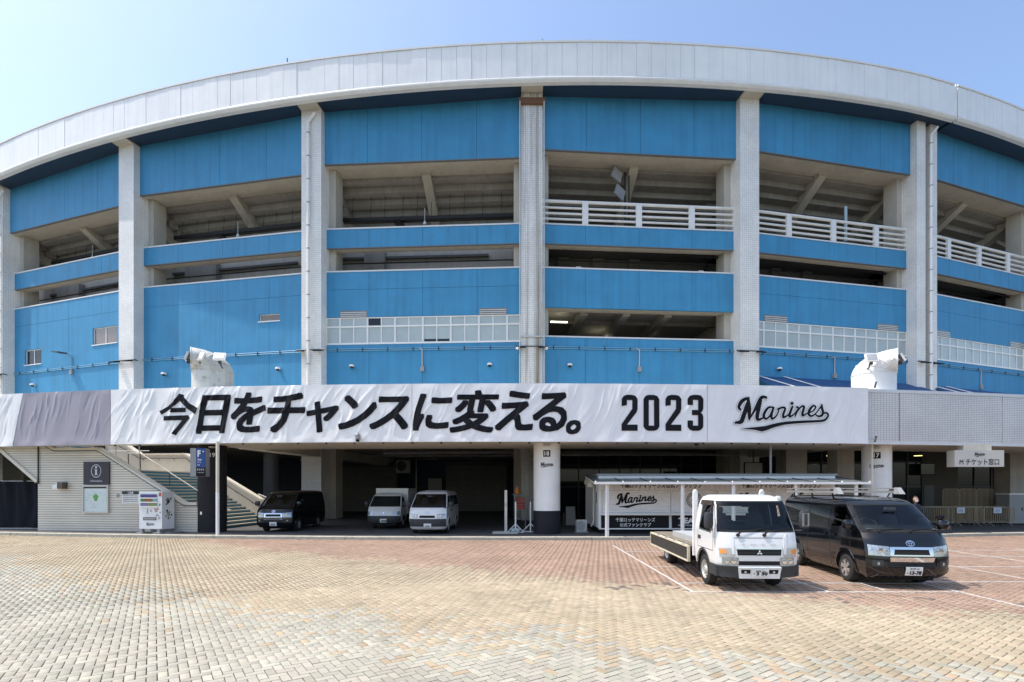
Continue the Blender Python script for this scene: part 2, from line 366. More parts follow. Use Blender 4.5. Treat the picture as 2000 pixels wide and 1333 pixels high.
# ------------------------------------------------------------------ ground
gm = MB(); gm.add([(-400, -120, -0.03), (400, -120, -0.03), (400, 500, -0.03), (-400, 500, -0.03)], [(0, 1, 2, 3)])
g = gm.build("ground", mat("bedding_sand", (0.075, 0.070, 0.048), 0.95, var=0.2, vs=8)); g["kind"] = "structure"
FLOOR_Z = 0.10
RK = 123.9
fm = MB(); arc(fm, 90, RK - 0.26, -36, 36, -0.02, FLOOR_Z, 60)
fl = fm.build("covered_floor", mat("asphalt_floor", (0.075, 0.075, 0.075), 0.85, var=0.25, vs=1.2, bump=0.3, bs=30, dirt=(0.05, 0.05, 0.05))); fl["kind"] = "structure"
kb = bpy.data.objects.new("kerb", None); C.objects.link(kb); kb["kind"] = "structure"; WM["kerb"] = Matrix.Identity(4); kb.location = (0, 0, 0)
n_k = 92; dk = 64.0 / n_k
km = MB()
km.grid(lambda u, v: (lambda t, q: ring(RK - [0, 0, .03, .25, .26][q] , t, [-.02, .105, .125, .125, -.02][q]))(-dk / 2 + .0025 + (dk - .005) * u, int(round(v * 4))), 2, 4, smooth=False)
k0 = km.build("kerb_stone", M_KERB, kb)
def ringrot(t): return Matrix.Translation((RC.x, RC.y, 0)) @ Matrix.Rotation(R_(t), 4, 'Z') @ Matrix.Translation((-RC.x, -RC.y, 0))
for i in range(n_k):
    t = -32 + dk * (i + .5); M = ringrot(t)
    if i == 0: k0.matrix_local = M
    else: inst(k0, "kerb_stone", kb, M @ Matrix.Translation((0, random.uniform(-.008, .008), random.uniform(-.006, .004))))

# ------------------------------------------------------------------ stadium
ST = thing("stadium", (0, 33.6, 0), "round stadium building with blue panels between tiled columns under a white roof band", "stadium")
MITRE = {-4: 23.0, -3: 23.25, -2: 23.70, -1: 24.25, 0: 24.80, 1: 25.50, 2: 25.62, 3: 25.62}     # underside of the upper panels bay by bay
Z_MT, Z_MB, Z_LT, Z_WT, Z_WB, Z_RT = 20.02, 18.66, 17.09, 13.90, 12.05, 21.65
def roof_z(t): return 28.10 + 0.065 * min(max(t, -21), 14.5)
# --- roof band of separate metal panels
t_joint = 16.45; npan = 0
rm = MB()
pan_w = 0.49
ts = []
t = -26.0
while t < t_joint - .3: ts.append(t); t += pan_w
RR = RB + 0.9
for t in ts + [t_joint + .12 + pan_w * i for i in range(18)]:
    m = MB(); g_ = 0.004
    w = pan_w if not (t < t_joint and t + pan_w > t_joint) else t_joint - t
    for (ta, tb) in ((t + g_, t + w - g_),):
        a0, a1 = roof_z(ta), roof_z(tb); jig = random.uniform(-.012, .012)
        p = []
        for (tt, zb) in ((ta, a0), (tb, a1)):
            p.append([ring(RR + jig, tt, zb + .36), ring(RR + jig, tt, zb + 2.50), ring(RR - .06, tt, zb + 2.50), ring(RR - .06, tt, zb + .36)])
        m.hexa([p[0][0], p[1][0], p[1][3], p[0][3], p[0][1], p[1][1], p[1][2], p[0][2]])
    m.build("roof_panel", M_ROOF, ST)
def sweep(mb, prof, t0, t1, n, smooth=False):
    """profile (dr, dz from the roof edge) swept along the roof line"""
    k = len(prof); vs = []
    for i in range(n + 1):
        t = t0 + (t1 - t0) * i / n; z = roof_z(t)
        vs += [ring(RR + a, t, z + b) for a, b in prof]
    fs = [(i * k + j, i * k + (j + 1) % k, (i + 1) * k + (j + 1) % k, (i + 1) * k + j) for i in range(n) for j in range(k)]
    mb.add(vs, fs, smooth); o = len(mb.v) - len(vs)
    mb.f += [tuple(o + j for j in range(k)), tuple(o + n * k + j for j in range(k))[::-1]]; mb.sm += [False, False]
for (ta, tb) in ((-26, t_joint - .06), (t_joint + .10, 25)):
    m = MB(); sweep(m, [(.05, .10), (.08, .16), (.08, .25), (.05, .31), (-.3, .31), (-.3, .0), (-.02, .0)], ta, tb, 60, False); m.build("roof_gutter", M_ROOFTRIM, ST)
    m = MB(); sweep(m, [(-.085, .375), (-.085, 2.505), (-.30, 2.505), (-.30, .375)], ta, tb, 60); m.build("roof_backing", M_ROOF, ST)
    m = MB(); sweep(m, [(-.02, .30), (-.02, .37), (-.32, .37), (-.32, .30)], ta, tb, 60); m.build("roof_groove", M_GROOVE, ST)
    m = MB(); sweep(m, [(.05, 2.52), (.05, 2.63), (-.5, 2.66), (-.5, 2.52)], ta, tb, 60); m.build("roof_cap", M_WHITEM, ST)
    m = MB(); sweep(m, [(-.31, .12), (-.31, 2.50), (-9, 2.50), (-9, 2.2), (-2.8, .12)], ta, tb, 40); m.build("roof_deck", M_BLUE_DARK, ST)  # soffit coloured near black to imitate shade under the roof edge
m = MB(); arcbox(m, RR - .35, RR + .03, t_joint + .02, .10, roof_z(16) + .05, roof_z(16) + 2.60); m.build("expansion_joint_cover", M_WHITEM, ST)
for t, h in ((th_of(556, RR), 0.55), (th_of(1060, RR), 0.35)):
    m = MB(); m.tube([ring(RR - .3, t, roof_z(t) + 2.5), ring(RR - .3, t, roof_z(t) + 2.66 + h)], .035, 6); m.build("roof_rod", M_DKGREY, ST)

# --- columns
CW = 0.70
cols = {i: TH0 + ALPHA * i for i in range(-4, 5)}
for i, t in cols.items():
    zt = roof_z(t) + .10 - (.085 if i != 2 else 0)
    if i != 2:
        m = MB(); arcbox(m, RB, RB - 1.9, t, 2 * CW, 0, zt); m.build("column", M_TILE_ST if i == 0 else M_TILE, ST)
    else:
        for dt in (-.30, .34):
            m = MB(); arcbox(m, RB, RB - 1.9, t + dt, .82 if dt < 0 else .62, 0, zt); m.build("column", M_TILE, ST)
        m = MB(); arcbox(m, RB - .35, RB - 1.7, t + .05, .9, 0, zt - .1); m.build("expansion_joint", M_GREY, ST)
    m = MB(); arcbox(m, RB - 1.15, RB - 2.2, t, 2.35 if i != 2 else 2.9, 0, MITRE.get(i, 25)); m.build("column_core", M_CONC, ST)
def pipe_down(t, off, z0, z1, r, m_, kink=True, bands=True):
    tv = Vector((math.cos(R_(t)), math.sin(R_(t)), 0)) * off
    b = ring(RB + .14, t) + tv; m = MB(); pts = [b + Vector((0, 0, z0)), b + Vector((0, 0, z1))]
    if kink: pts += [b + Vector((0, 0, z1 + .15)) + tv.normalized() * 0, b + ring(1, t) * 0 + Vector((.45, 0, z1 + .75))]
    m.tube(pts, r, 10)
    p = m.build("drainpipe", m_, ST)
    if bands:
        z = z0 + .8; c = MB()
        while z < z1 - .3: c.lathe([(r + .02, z), (r + .02, z + .06)], 10, (b.x, b.y, 0)); z += 1.55
        c.build("pipe_bracket", M_GREY, p)
for i, off in ((-3, .40), (-1, -.14), (2, .18)): pipe_down(cols[i], off, 6.6, roof_z(cols[i]) - 1.0, .10, M_WHITEM)
for off in (-.79, .79): pipe_down(cols[0], off, 6.6, 27.5, .045, M_STEEL, kink=False, bands=False)
m = MB(); arcbox(m, RB + .16, RB - .3, cols[0], 1.75, 27.35, 27.75); m.build("rusted_collar", M_RUST, ST)
m = MB(); arcbox(m, RB + .12, RB + .02, cols[0], 1.66, 12.10, 12.19); m.build("pipe_clamp", M_STEEL, ST)

for i, t in cols.items():
    if i == 2: continue
    m = MB(); arcbox(m, RR - .33, RB - .5, t, 1.397, roof_z(t) + .02, roof_z(t) + .118); m.build("roof_bracket", M_CONC, ST)
# --- bays
class Bay:
    def __init__(s, i):
        s.i = i; s.a = ring(RB, cols[i]); s.b = ring(RB, cols[i + 1]); s.L = (s.b - s.a).length; s.u = (s.b - s.a) / s.L
        s.n = Vector((s.u.y, -s.u.x, 0))                        # towards the forecourt
        if s.n.y > 0: s.n = -s.n
    def P(s, q, d, z): return s.a + s.u * q + s.n * d + Vector((0, 0, z))
    def box(s, mb, q0, q1, d0, d1, z0, z1):
        return mb.hexa([s.P(q0, d0, z0), s.P(q1, d0, z0), s.P(q1, d1, z0), s.P(q0, d1, z0), s.P(q0, d0, z1), s.P(q1, d0, z1), s.P(q1, d1, z1), s.P(q0, d1, z1)])
def panels(b, q0, q1, d, z0, z1, th=.16, holes=()):
    """precast panels with open joints, one object each; holes are (q0,q1,z0,z1)"""
    cuts = [q0, b.L / 4, b.L / 2, 3 * b.L / 4, q1]
    cuts = [c for c in cuts if q0 <= c <= q1]
    for a, c in zip(cuts[:-1], cuts[1:]):
        m = MB(); g = .009; hs = [h for h in holes if h[1] > a and h[0] < c]
        dd = d + random.uniform(-.004, .004)
        if not hs: b.box(m, a + g, c - g, dd - th, dd, z0 + g, z1 - g)
        else:
            h = hs[0]; ha, hc = max(h[0], a + g), min(h[1], c - g)
            if ha > a + g: b.box(m, a + g, ha, dd - th, dd, z0 + g, z1 - g)
            if hc < c - g: b.box(m, hc, c - g, dd - th, dd, z0 + g, z1 - g)
            if h[2] > z0 + g: b.box(m, ha, hc, dd - th, dd, z0 + g, h[2])
            if h[3] < z1 - g: b.box(m, ha, hc, dd - th, dd, h[3], z1 - g)
        m.build("wall_panel", M_BLUE, ST)
bays = {}
DL, DU = -.72, -.43
E0 = .70
for i in range(-4, 4):
    b = Bay(i); bays[i] = b; q0, q1 = E0 + .002, b.L - E0 - .002
    if i == 1: q1 -= .10
    if i == 2: q0 += .28
    ub = MITRE[i]; ztop = roof_z(cols[i] + ALPHA / 2) + .45
    panels(b, q0, q1, DU, ub, ztop)
    m = MB(); b.box(m, q0, q1, DU - .17, DU + .012, ub - .05, ub); m.build("drip_edge", M_GROOVE, ST)
    m = MB(); b.box(m, -.2, b.L + .2, DU - .18, DU - 1.75, ub + .015, ub + 1.6); m.build("lintel_beam", M_CONC, ST)
    panels(b, q0, q1, DL, Z_MB, Z_MT - .09)
    m = MB(); b.box(m, q0, q1, DL - .2, DL + .035, Z_MT - .09, Z_MT); m.build("coping", M_COPING, ST)
    m = MB(); b.box(m, q0, q1, DL - .17, DL + .010, Z_MB - .04, Z_MB); m.build("drip_edge", M_GROOVE, ST)
    m = MB(); b.box(m, -.2, b.L + .2, DL - .17, DL - .85, Z_MB + .012, Z_MB + .55); m.build("lintel_beam", M_CONC, ST)
    # lower wall
    m = MB(); b.box(m, q0, q1, DL - .2, DL + .035, Z_LT - .09, Z_LT); m.build("coping", M_COPING, ST)
    holes = []
    if i == -3:
        tt = [(49, 81, 714, 685), (181, 229, 675, 642)]
    elif i == -2: tt = [(506, 546, 629, 615)]
    else: tt = []
    def px_bay(b, x, y, d=DL):
        """bay coordinates of a picture point on the plane d"""
        k = (x - 1000) / 1000; o = b.a + b.n * d; den = b.u.x - k * b.u.y; q = (k * o.y - o.x) / den; Z = o.y + b.u.y * q
        return q, EYE + (955 - y) * Z / 1000
    for (xa, xb, ya, yb) in tt:
        qa, za = px_bay(b, xa, ya); qb, zb = px_bay(b, xb, yb); zm = px_bay(b, xa, (ya + yb) / 2)[1]; hh = abs(zb - za)
        holes.append((qa, qb, za, za + (ya - yb) * b.P(qa, DL, 0).y / 1000))
    if i in (-1, 1, 2):
        panels(b, q0, q1, DL, 15.80, Z_LT - .09); panels(b, q0, q1, DL, Z_WT, 15.80); panels(b, q0, q1, DL, 6.3, Z_WB - .02)
        m = MB(); b.box(m, q0, q1, DL - .25, DL + .03, Z_WB - .02, Z_WB + .05); m.build("window_sill", M_WHITEM, ST)
    elif i == 0:
        panels(b, q0, q1, DL, 14.37, Z_LT - .09); panels(b, q0, q1, DL, 6.3, 12.37)
        m = MB(); b.box(m, q0, q1, DL - .2, DL + .035, 12.37, 12.46); m.build("coping", M_COPING, ST)
        m = MB(); b.box(m, -.2, b.L + .2, DL - .17, DL - .9, 14.38, 15.0); m.build("lintel_beam", M_CONC, ST)
    else:
        for (za, zb) in ((15.55, Z_LT - .09), (6.3, 15.55)):
            panels(b, q0, q1, DL, za, zb, holes=[h for h in holes if za < (h[2] + h[3]) / 2 < zb])
        for h in holes:
            f = MB(); w = .06
            for (a, c, e, g) in ((h[0], h[1], h[2], h[2] + w), (h[0], h[1], h[3] - w, h[3]), (h[0], h[0] + w, h[2], h[3]), (h[1] - w, h[1], h[2], h[3])):
                b.box(f, a, c, DL - .14, DL - .09, e, g)
            mq = (h[0] + h[1]) / 2
            if h[3] - h[2] > .6:
                b.box(f, mq - .03, mq + .03, DL - .13, DL - .085, h[2], h[3])
            fo = f.build("window", M_WHITEM, ST)
            for (a, c) in (((h[0], mq), (mq, h[1])) if h[3] - h[2] > .6 else ((h[0], h[1]),)):
                pm = MB(); b.box(pm, a, c, DL - .20, DL - .125, h[2], h[3]); pm.build("pane", M_PANED if h[0] > 3 else M_PANEDK, fo)
            s = MB(); b.box(s, h[0] - .05, h[1] + .05, DL - .05, DL + .06, h[2] - .06, h[2]); s.build("sill", M_WHITEM, fo)
    # strip windows
    if i in (-1, 1, 2):
        n = 14; qa, qb = q0 + .02, q1 - .02; pw = (qb - qa) / n; zt = Z_WT - .02; zr = zt - .62; zb_ = Z_WB + .05
        units = [(0, 1)] + [(1 + 2 * k, 3 + 2 * k) for k in range(6)] + [(13, 14)]
        for ui, (ka, kb2) in enumerate(units):
            f = MB(); xa, xb = qa + pw * ka, qa + pw * kb2; w = .045
            for (a, c, e, g2) in ((xa + .004, xb - .004, zb_, zb_ + .06), (xa + .004, xb - .004, zt - .06, zt), (xa + .004, xa + .055, zb_ + .06, zt - .06), (xb - .055, xb - .004, zb_ + .06, zt - .06), (xa + .055, xb - .055, zr - .05, zr + .05)):
                b.box(f, a, c, DL - .10, DL - .015, e, g2)
            if kb2 - ka == 2: b.box(f, (xa + xb) / 2 - .03, (xa + xb) / 2 + .03, DL - .09, DL - .02, zb_ + .06, zt - .06)
            fo = f.build("window", M_WHITEM, ST)
            for k in range(ka, kb2):
                for (e, g2) in ((zb_ + .05, zr), (zr, zt - .05)):
                    pm = MB(); b.box(pm, qa + pw * k + .03, qa + pw * (k + 1) - .03, DL - .13, DL - .06 - (.02 if k % 2 else 0), e, g2)
                    dark = (i == -1 and ((ui == 2 and g2 > zr + .1 and k == ka)))
                    pm.build("pane", M_PANEDK if dark else M_PANE, fo)
            if i == -1 and ui == 4:
                pm = MB(); b.box(pm, xa + .1, xb - .1, DL - .1, DL - .055, zb_ + .06, zb_ + .24); pm.build("blind_gap", M_PANEDK, fo)
            if ui in (1, 6):
                for k in range(3):
                    lv = MB(); b.box(lv, xa + .05, xb - .05, DL - .02, DL + .035, zt + .05 + k * .13, zt + .11 + k * .13); lv.build("louvre", M_STEEL, fo)
                lv = MB(); b.box(lv, xa + .02, xb - .02, DL - .05, DL + .006, zt, zt + .46); lv.build("vent_frame", M_PANED, fo)
    # conduit along the wall
    m = MB()
    for z in (11.72, 11.60): m.tube([b.P(q0, DL + .06, z), b.P(q1, DL + .06, z)], .030, 6)
    cd = m.build("conduit", mat("conduit_blue", (.16, .38, .55), .5), ST)
    m = MB(); q = q0 + .8
    while q < q1: b.box(m, q, q + .06, DL, DL + .1, 11.54, 11.78); q += 1.75
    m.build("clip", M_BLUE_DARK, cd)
    if i in (-1, 0, 1, 2):
        m = MB(); q = b.L / 2 + (.0 if i != -1 else -.02)
        m.tube([b.P(q - .2, DL + .08, 11.7), b.P(q, DL + .08, 11.62), b.P(q, DL + .06, 10.45)], .035, 6); jb = m.build("junction_conduit", M_STEEL, ST)
        m = MB(); b.box(m, q - .13, q + .13, DL, DL + .16, 10.12, 10.45); m.build("junction_box", M_GREY, jb)
    # grandstand behind the upper opening
    z_s = ub + .25
    for k in range(9):
        d0 = DU - 1.75 - .78 * k; m = MB()
        b.box(m, -.4, b.L + .4, d0 - .80, d0 - .03, z_s - .42 * (k + 1) + random.uniform(-.01, .01), z_s - .42 * k + .1); m.build("stand_step", M_CONCG, ST)
    for q, w in ((b.L / 2, .62), (0, .9), (b.L, .9)):
        if q == b.L and i < 3: continue
        m = MB(); sl = .42 / .78
        a = [(DU - 1.3, z_s + .3), (DU - 1.3, z_s - .45), (DU - 8.4, z_s - .45 - 7.1 * sl - .5), (DU - 8.4, z_s + .3 - 7.1 * sl)]
        m.prism(a, lambda d, z, e, b=b, q=q: b.P(q + e, d, z), -w / 2, w / 2); m.build("raker_beam", M_CONC, ST)
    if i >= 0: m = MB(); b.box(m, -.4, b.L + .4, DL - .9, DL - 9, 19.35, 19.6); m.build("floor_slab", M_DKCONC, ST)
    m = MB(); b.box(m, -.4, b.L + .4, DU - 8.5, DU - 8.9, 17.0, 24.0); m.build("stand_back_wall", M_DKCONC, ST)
    # gallery behind the slot
    gd = -3.4 if i < 0 else -4.4
    m = MB(); b.box(m, -.4, b.L + .4, gd - .2, gd, 14.5, 20.7 if i < 0 else 19.34); m.build("gallery_wall", M_CONC if i < 0 else M_CONCG, ST)
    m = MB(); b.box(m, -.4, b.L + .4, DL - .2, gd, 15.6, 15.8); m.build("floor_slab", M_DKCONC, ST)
    if i < 0:
        m = MB(); b.box(m, 2.6 if i == -1 else 2.2, 4.1 if i == -1 else 5.0, gd, gd + .5, 16.0, 19.5); m.build("gallery_duct", M_CONCG, ST)
        m = MB(); b.box(m, .8, b.L - 3.2, gd + .02, gd + .22, 18.98, 19.14); m.build("ledge", M_DKCONC, ST)
    m = MB(); z = 18.98
    m.tube([b.P(.7, -1.9, z), b.P(b.L * .3, -1.9, z), b.P(b.L - .7, -1.9, z - (0 if i < 0 else .35))], .07, 8)
    m.tube([b.P(.7, -2.3, z - .72), b.P(b.L - .7, -2.3, z - .72)], .045, 6)
    q = 1.4
    while q < b.L - 1: m.tube([b.P(q, -1.9, z), b.P(q, -1.9, 19.9)], .014, 4); q += 1.6
    m.build("service_pipe", M_PIPE, ST)
    if i >= 0:
        for k_, q_ in enumerate((2.4, 5.0, 7.8)): m = MB(); b.box(m, q_, q_ + .8, gd, gd + .35, 17.6, 19.3); m.build('gallery_duct', M_CONCG, ST)
        m = MB()
        m.bar(b.P(b.L - 3.2, -2.4, 16.8), b.P(b.L - 1.6, -3.4, 18.4), .35, .12); m.bar(b.P(b.L - 1.8, -2.2, 16.8), b.P(b.L - 1.8, -2.6, 18.5), .16, .2); m.build("gallery_brace", M_PIPE, ST)
    # cable tray and hangers behind the upper opening of the bays without a railing
    if i < 0:
        m = MB(); dq = -3.2; zt = 21.75
        b.box(m, .9, b.L - .7, dq - .35, dq, zt, zt + .05); b.box(m, .9, b.L - .7, dq - .02, dq, zt, zt + .28); b.box(m, .9, b.L - .7, dq - .35, dq - .33, zt, zt + .28)
        tr = m.build("cable_tray", M_PIPE, ST)
        m = MB(); q = 1.6
        while q < b.L - 1: m.tube([b.P(q, dq, zt), b.P(q + .05, dq - .2, zt + 2.6)], .016, 4); q += 1.05 if int(q * 10) % 2 else 1.35
        m.build("hanger_rod", M_PIPE, tr)
        m = MB(); m.bar(b.P(b.L * .33, -3.3, 21.8), b.P(b.L * .43, -5.6, 20.2), .55, .22); m.build("tray_drop", M_PIPE, ST)
        fan = MB(); c = b.P(b.L * .48, -2.6, 21.05); fan.tube([c + Vector((0, 0, 1.2)), c + Vector((0, 0, .25))], .02, 5)
        fan.lathe([(.05, .28), (.14, .05), (.10, 0)], 10, tuple(c)); fan.build("hanging_lamp", M_WHITEM, ST)
    # white railing on the parapet
    if i >= 0:
        rl = MB(); rl.tube([b.P(q0, DL - .1, Z_RT - .09), b.P(q1, DL - .1, Z_RT - .09)], .105, 10); ro = rl.build("railing", M_RAIL, ST)
        for z in (Z_RT - .52, Z_RT - .90, Z_RT - 1.28):
            r1 = MB(); r1.tube([b.P(q0, DL - .1, z), b.P(q1, DL - .1, z)], .075, 8); r1.build("rail", M_RAIL, ro)
        for q in (b.L / 4, b.L / 2, 3 * b.L / 4):
            p1 = MB(); b.box(p1, q - .2, q + .2, DL - .16, DL + .012, Z_MT, Z_RT - .10); p1.build("rail_post", M_RAIL, ro)
# office floor open behind the bay over pillar 18
b = bays[0]
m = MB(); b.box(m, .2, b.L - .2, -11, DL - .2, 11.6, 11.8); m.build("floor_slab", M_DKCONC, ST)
m = MB(); b.box(m, .2, b.L - .2, -11, DL - .9, 14.75, 15.0); m.build("ceiling_slab", M_CONCG, ST)
m = MB(); b.box(m, .2, b.L - .2, -11.2, -11, 11.6, 15); m.build("back_wall", M_CONCG, ST)
for q in (3.6, 6.6, 9.6): m = MB(); b.box(m, q, q + .5, -11, DL - 1.0, 14.25, 14.75); m.build("ceiling_beam", M_CONCG, ST)
for q in (.2, b.L - .2): m = MB(); b.box(m, q - .1, q + .1, -11, -2.3, 11.8, 14.75); m.build("side_wall", M_CONC, ST)
for (q, d, z, w) in ((1.7, -3.0, 14.12, 1.2), (9.6, -7.2, 14.2, .8), (5.5, -6.6, 13.9, 1.3)):
    m = MB(); b.box(m, q, q + w, d - .08, d, z, z + .07); m.build("tube_light", M_LIT, ST)
m = MB(); b.box(m, 4.6, 5.6, -3.2, -3.15, 17.05, 17.11); m.build("tube_light", M_LIT, ST)
for q in (3.2, 11.9): m = MB(); b.box(m, q, q + .35, -1.4, -1.36, 17.1, 17.45); m.build("wall_notice", M_WHITE, ST)
m = MB(); m.tube([bays[1].P(9.3, -1.6, 20.6), bays[1].P(9.3, -1.6, 23.2)], .11, 8); m.build("vent_pipe", mat("pale_blue_pipe", (.45, .58, .62), .5), ST)

# blue canvas awnings where the podium roof meets the wall
for i in (1, 2):
    b = bays[i]; m = MB(); q0, q1 = .8, b.L - .5
    m.prism([(DL, 10.02), (DL - .0, 9.9), (2.4, 8.3), (2.4, 8.45)], lambda d, z, e, b=b: b.P(e, d, z), q0, q1)
    aw = m.build("awning", mat("blue_canvas", (.018, .075, .19), .8, var=.08), ST)
    for q in (1.0, 3.2):
        m = MB(); m.bar(b.P(q, DL + .1, 10.06), b.P(q + 1.2, 2.45, 8.52), .12, .06); m.build("awning_rib", M_WHITEM, aw)

# --- podium: deck, fascia, soffit
RF = 123.4
TA, TB = -12.9, -6.9                                     # the stair well is open to the sky
for (ra, rb, ta, tb) in ((94, RF - .35, -36, TA), (94, RF - .35, TB, 36), (94, RF - 8.2, TA, TB), (RF - 1.0, RF - .35, TA, TB)):
    m = MB(); arc(m, ra, rb, ta, tb, 4.95, 6.60, 40); m.build("podium_deck", M_CONC, ST)
for (ra, rb, ta, tb) in ((RF - 4.3, RF - .36, -36, TA), (RF - 4.3, RF - .36, TB, 36), (RF - 1.0, RF - .36, TA, TB)):
    m = MB(); arc(m, ra, rb, ta, tb, 4.25, 4.94, 30); m.build("podium_edge_beam", M_BEIGE, ST)
m = MB(); arc(m, RF - .40, RF - .12, -36, 36, 6.58, 6.72, 60); m.build("podium_coping", M_COPING, ST)
m = MB(); arc(m, RF - .345, RF - .15, -36, 36, 4.21, 4.36, 60); m.build("podium_lower_trim", M_COPING, ST)
t = -34.0; tw = 2.66 * .5
t0p = th_of(1762, RF); t = t0p - tw * 42
while t < 34:
    m = MB(); arc(m, RF - .34, RF - .14, t + .012, t + 2 * tw - .012, 4.36, 6.58, 2); m.build("fascia_panel", M_TILE_F, ST); t += 2 * tw
# pillars along the kerb
RP = 145.6 - 23.9 + .06
def pillar(x, num, black):
    t = th_of(x, RP); c = ring(RP, t); m = MB()
    if black: m.lathe([(.62, FLOOR_Z), (.62, 4.26)], 32, tuple(c), cap=False); p = m.build("pillar", mat("charcoal_wrap", (.024, .023, .026), .6, var=.08, spec=.15), ST)
    else:
        m.lathe([(.62, 1.16), (.62, 4.26)], 32, tuple(c), cap=False); p = m.build("pillar", M_WHITE, ST)
        m = MB(); m.lathe([(.626, FLOOR_Z), (.626, 1.16), (.60, 1.17)], 32, tuple(c), cap=False); m.build("pillar_base", mat("navy_black_wrap", (.018, .018, .026), .55, var=.08, spec=.2), p)
    def on(a, z, d=0.004):      # a in radians round the pillar from the camera-facing side
        f = math.atan2(-c.x, -c.y); ang = f - a
        return Vector((c.x + (.63 + d) * math.sin(ang), c.y + (.63 + d) * math.cos(ang), z))
    if num:
        hw = .22
        if not black:
            m = MB(); m.grid(lambda u, v: on((u - .5) * .52, 3.62 + v * .30, .004), 6, 1); m.build("number_plate", M_BLACKP, p)
        m = MB(); letters(m, num, lambda a, bz: on(a, bz, .009), -.17, .17, 3.67, 3.87, bold=.025); m.build("pillar_number", M_WHITE, p)
        if not black:
            m = MB(); wordmark(m, lambda a, bz, d: on(a, bz, .005 + d), -.50, .48, 3.12, 3.38, 6); m.build("wordmark_print", M_INK, p)
        m = MB(); m.lathe([(.02, 4.18), (.16, 4.15), (.16, 4.10), (.02, 4.08)], 12, tuple(on(0, 0, .1))); m.build("pillar_lamp", M_STEEL, p)
    return c
c18 = pillar(1068, "18", False); c17 = pillar(1712, "17", False); c19 = pillar(415, "19", True)
pillar(-340, "20", False); pillar(2480, "16", False)
# drainpipes on pillars 19 and 17
m = MB(); p = at(425, 900, 22.6); m.tube([(p.x, p.y, FLOOR_Z), (p.x, p.y, 2.0)], .075, 10); dp = m.build("drainpipe", M_WHITEM, ST)
m = MB(); m.tube([(p.x, p.y, 2.0), (p.x, p.y, 4.25)], .072, 10); m.build("painted_length", M_BEIGE, dp)
p = at(1703, 900, 24.0); m = MB(); m.tube([(p.x, p.y, FLOOR_Z), (p.x, p.y, 4.25)], .06, 10); m.build("drainpipe", M_BEIGE, ST)
M_DIM = mat('shaded_beige_paint', (.36, .325, .275), .8, var=.12, streak=.15)  # darker copy of the beige paint, under-deck shade put into the colour
# inner pillars and cross beams under the deck
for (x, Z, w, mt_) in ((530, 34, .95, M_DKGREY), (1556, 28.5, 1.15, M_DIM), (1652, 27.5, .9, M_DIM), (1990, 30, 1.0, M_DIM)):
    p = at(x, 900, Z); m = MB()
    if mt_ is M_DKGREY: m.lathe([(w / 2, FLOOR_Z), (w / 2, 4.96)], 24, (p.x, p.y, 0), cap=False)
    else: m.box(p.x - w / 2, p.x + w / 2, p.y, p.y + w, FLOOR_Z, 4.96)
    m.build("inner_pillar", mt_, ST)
for x in (415, 1068, 1712):
    t = th_of(x, RP); m = MB(); arcbox(m, RP - 2.6, 95, t, .9, 4.3, 4.96); m.build("cross_beam", M_BEIGE, ST)
# ground-floor back wall with roller shutters
RBW = 97.9
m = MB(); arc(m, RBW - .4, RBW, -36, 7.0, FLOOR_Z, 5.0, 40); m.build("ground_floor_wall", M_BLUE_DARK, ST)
def flat_at(x0, x1, Z0, Z1, d=0.0):
    a = Vector(((x0 - 1000) * Z0 / 1000, Z0 - d, 0)); c = Vector(((x1 - 1000) * Z1 / 1000, Z1 - d, 0)); return a, c
def slat_shutter(x0, x1, Z, z0, z1, n):
    a, c = flat_at(x0, x1, Z, Z); w = c.x - a.x
    f = MB(); f.box(a.x - .12, a.x, Z - .12, Z + .1, z0, z1 + .1); f.box(c.x, c.x + .12, Z - .12, Z + .1, z0, z1 + .1); f.box(a.x, c.x, Z - .15, Z + .1, z1, z1 + .35)
    fo = f.build("roller_shutter", M_DKGREY, ST); h = (z1 - z0) / n
    sm = MB(); sm.prism([(0, 0), (.035, h * .35), (.035, h * .65), (0, h - .004)], lambda d, z, e: Vector((e, Z - .02 - d, z0 + z)), a.x, c.x); so = sm.build("slat", M_SHUT, fo)
    for k in range(1, n): inst(so, "slat", fo, Matrix.Translation((0, 0, k * h)))
slat_shutter(642, 775, 47.0, FLOOR_Z, 4.2, 30)
slat_shutter(872, 988, 47.2, FLOOR_Z, 4.3, 30)
for x in (705, 940):
    p = at(x, 886, 46.8); m = MB(); m.box(p.x - .9, p.x + .9, p.y - .05, p.y, 4.72, 4.95)
    v = m.build("wall_vent", M_DKGREY, ST)
m = MB(); m.tube([at(590, 891, 40), at(1020, 891, 40)], .05, 8); m.build("service_pipe", M_STEEL, ST)
m = MB(); m.tube([at(1096, 889.5, 33), at(1445, 889.5, 33)], .05, 8); m.build("service_pipe", M_STEEL, ST)
m = MB(); m.tube([at(813, 955, 46.6), at(813, 897, 46.6), at(855, 897, 46.6)], .05, 8); m.build("service_pipe", M_STEEL, ST)
m = MB(); m.tube([at(597, 953, 35.6), at(597, 905, 35.6), at(588, 898, 35.6)], .07, 8); m.build("service_pipe", M_BEIGE, ST)
m = MB(); m.tube([at(1505, 862, 24), at(1505, 930, 24)], .055, 8); m.tube([at(1440, 873, 26), at(1590, 864, 23.5)], .05, 6); m.build("service_pipe", M_GREY, ST)
p = at(850, 945, 46.6); m = MB(); m.box(p.x - .6, p.x + .6, p.y - .25, p.y, 2.0, 3.1); m.build("meter_cabinet", M_GREY, ST)
p = at(612, 947, 35.8); m = MB(); m.box(p.x - .2, p.x + .2, p.y - .05, p.y, 2.25, 2.75); m.build("hydrant_cover", M_RUST, ST)
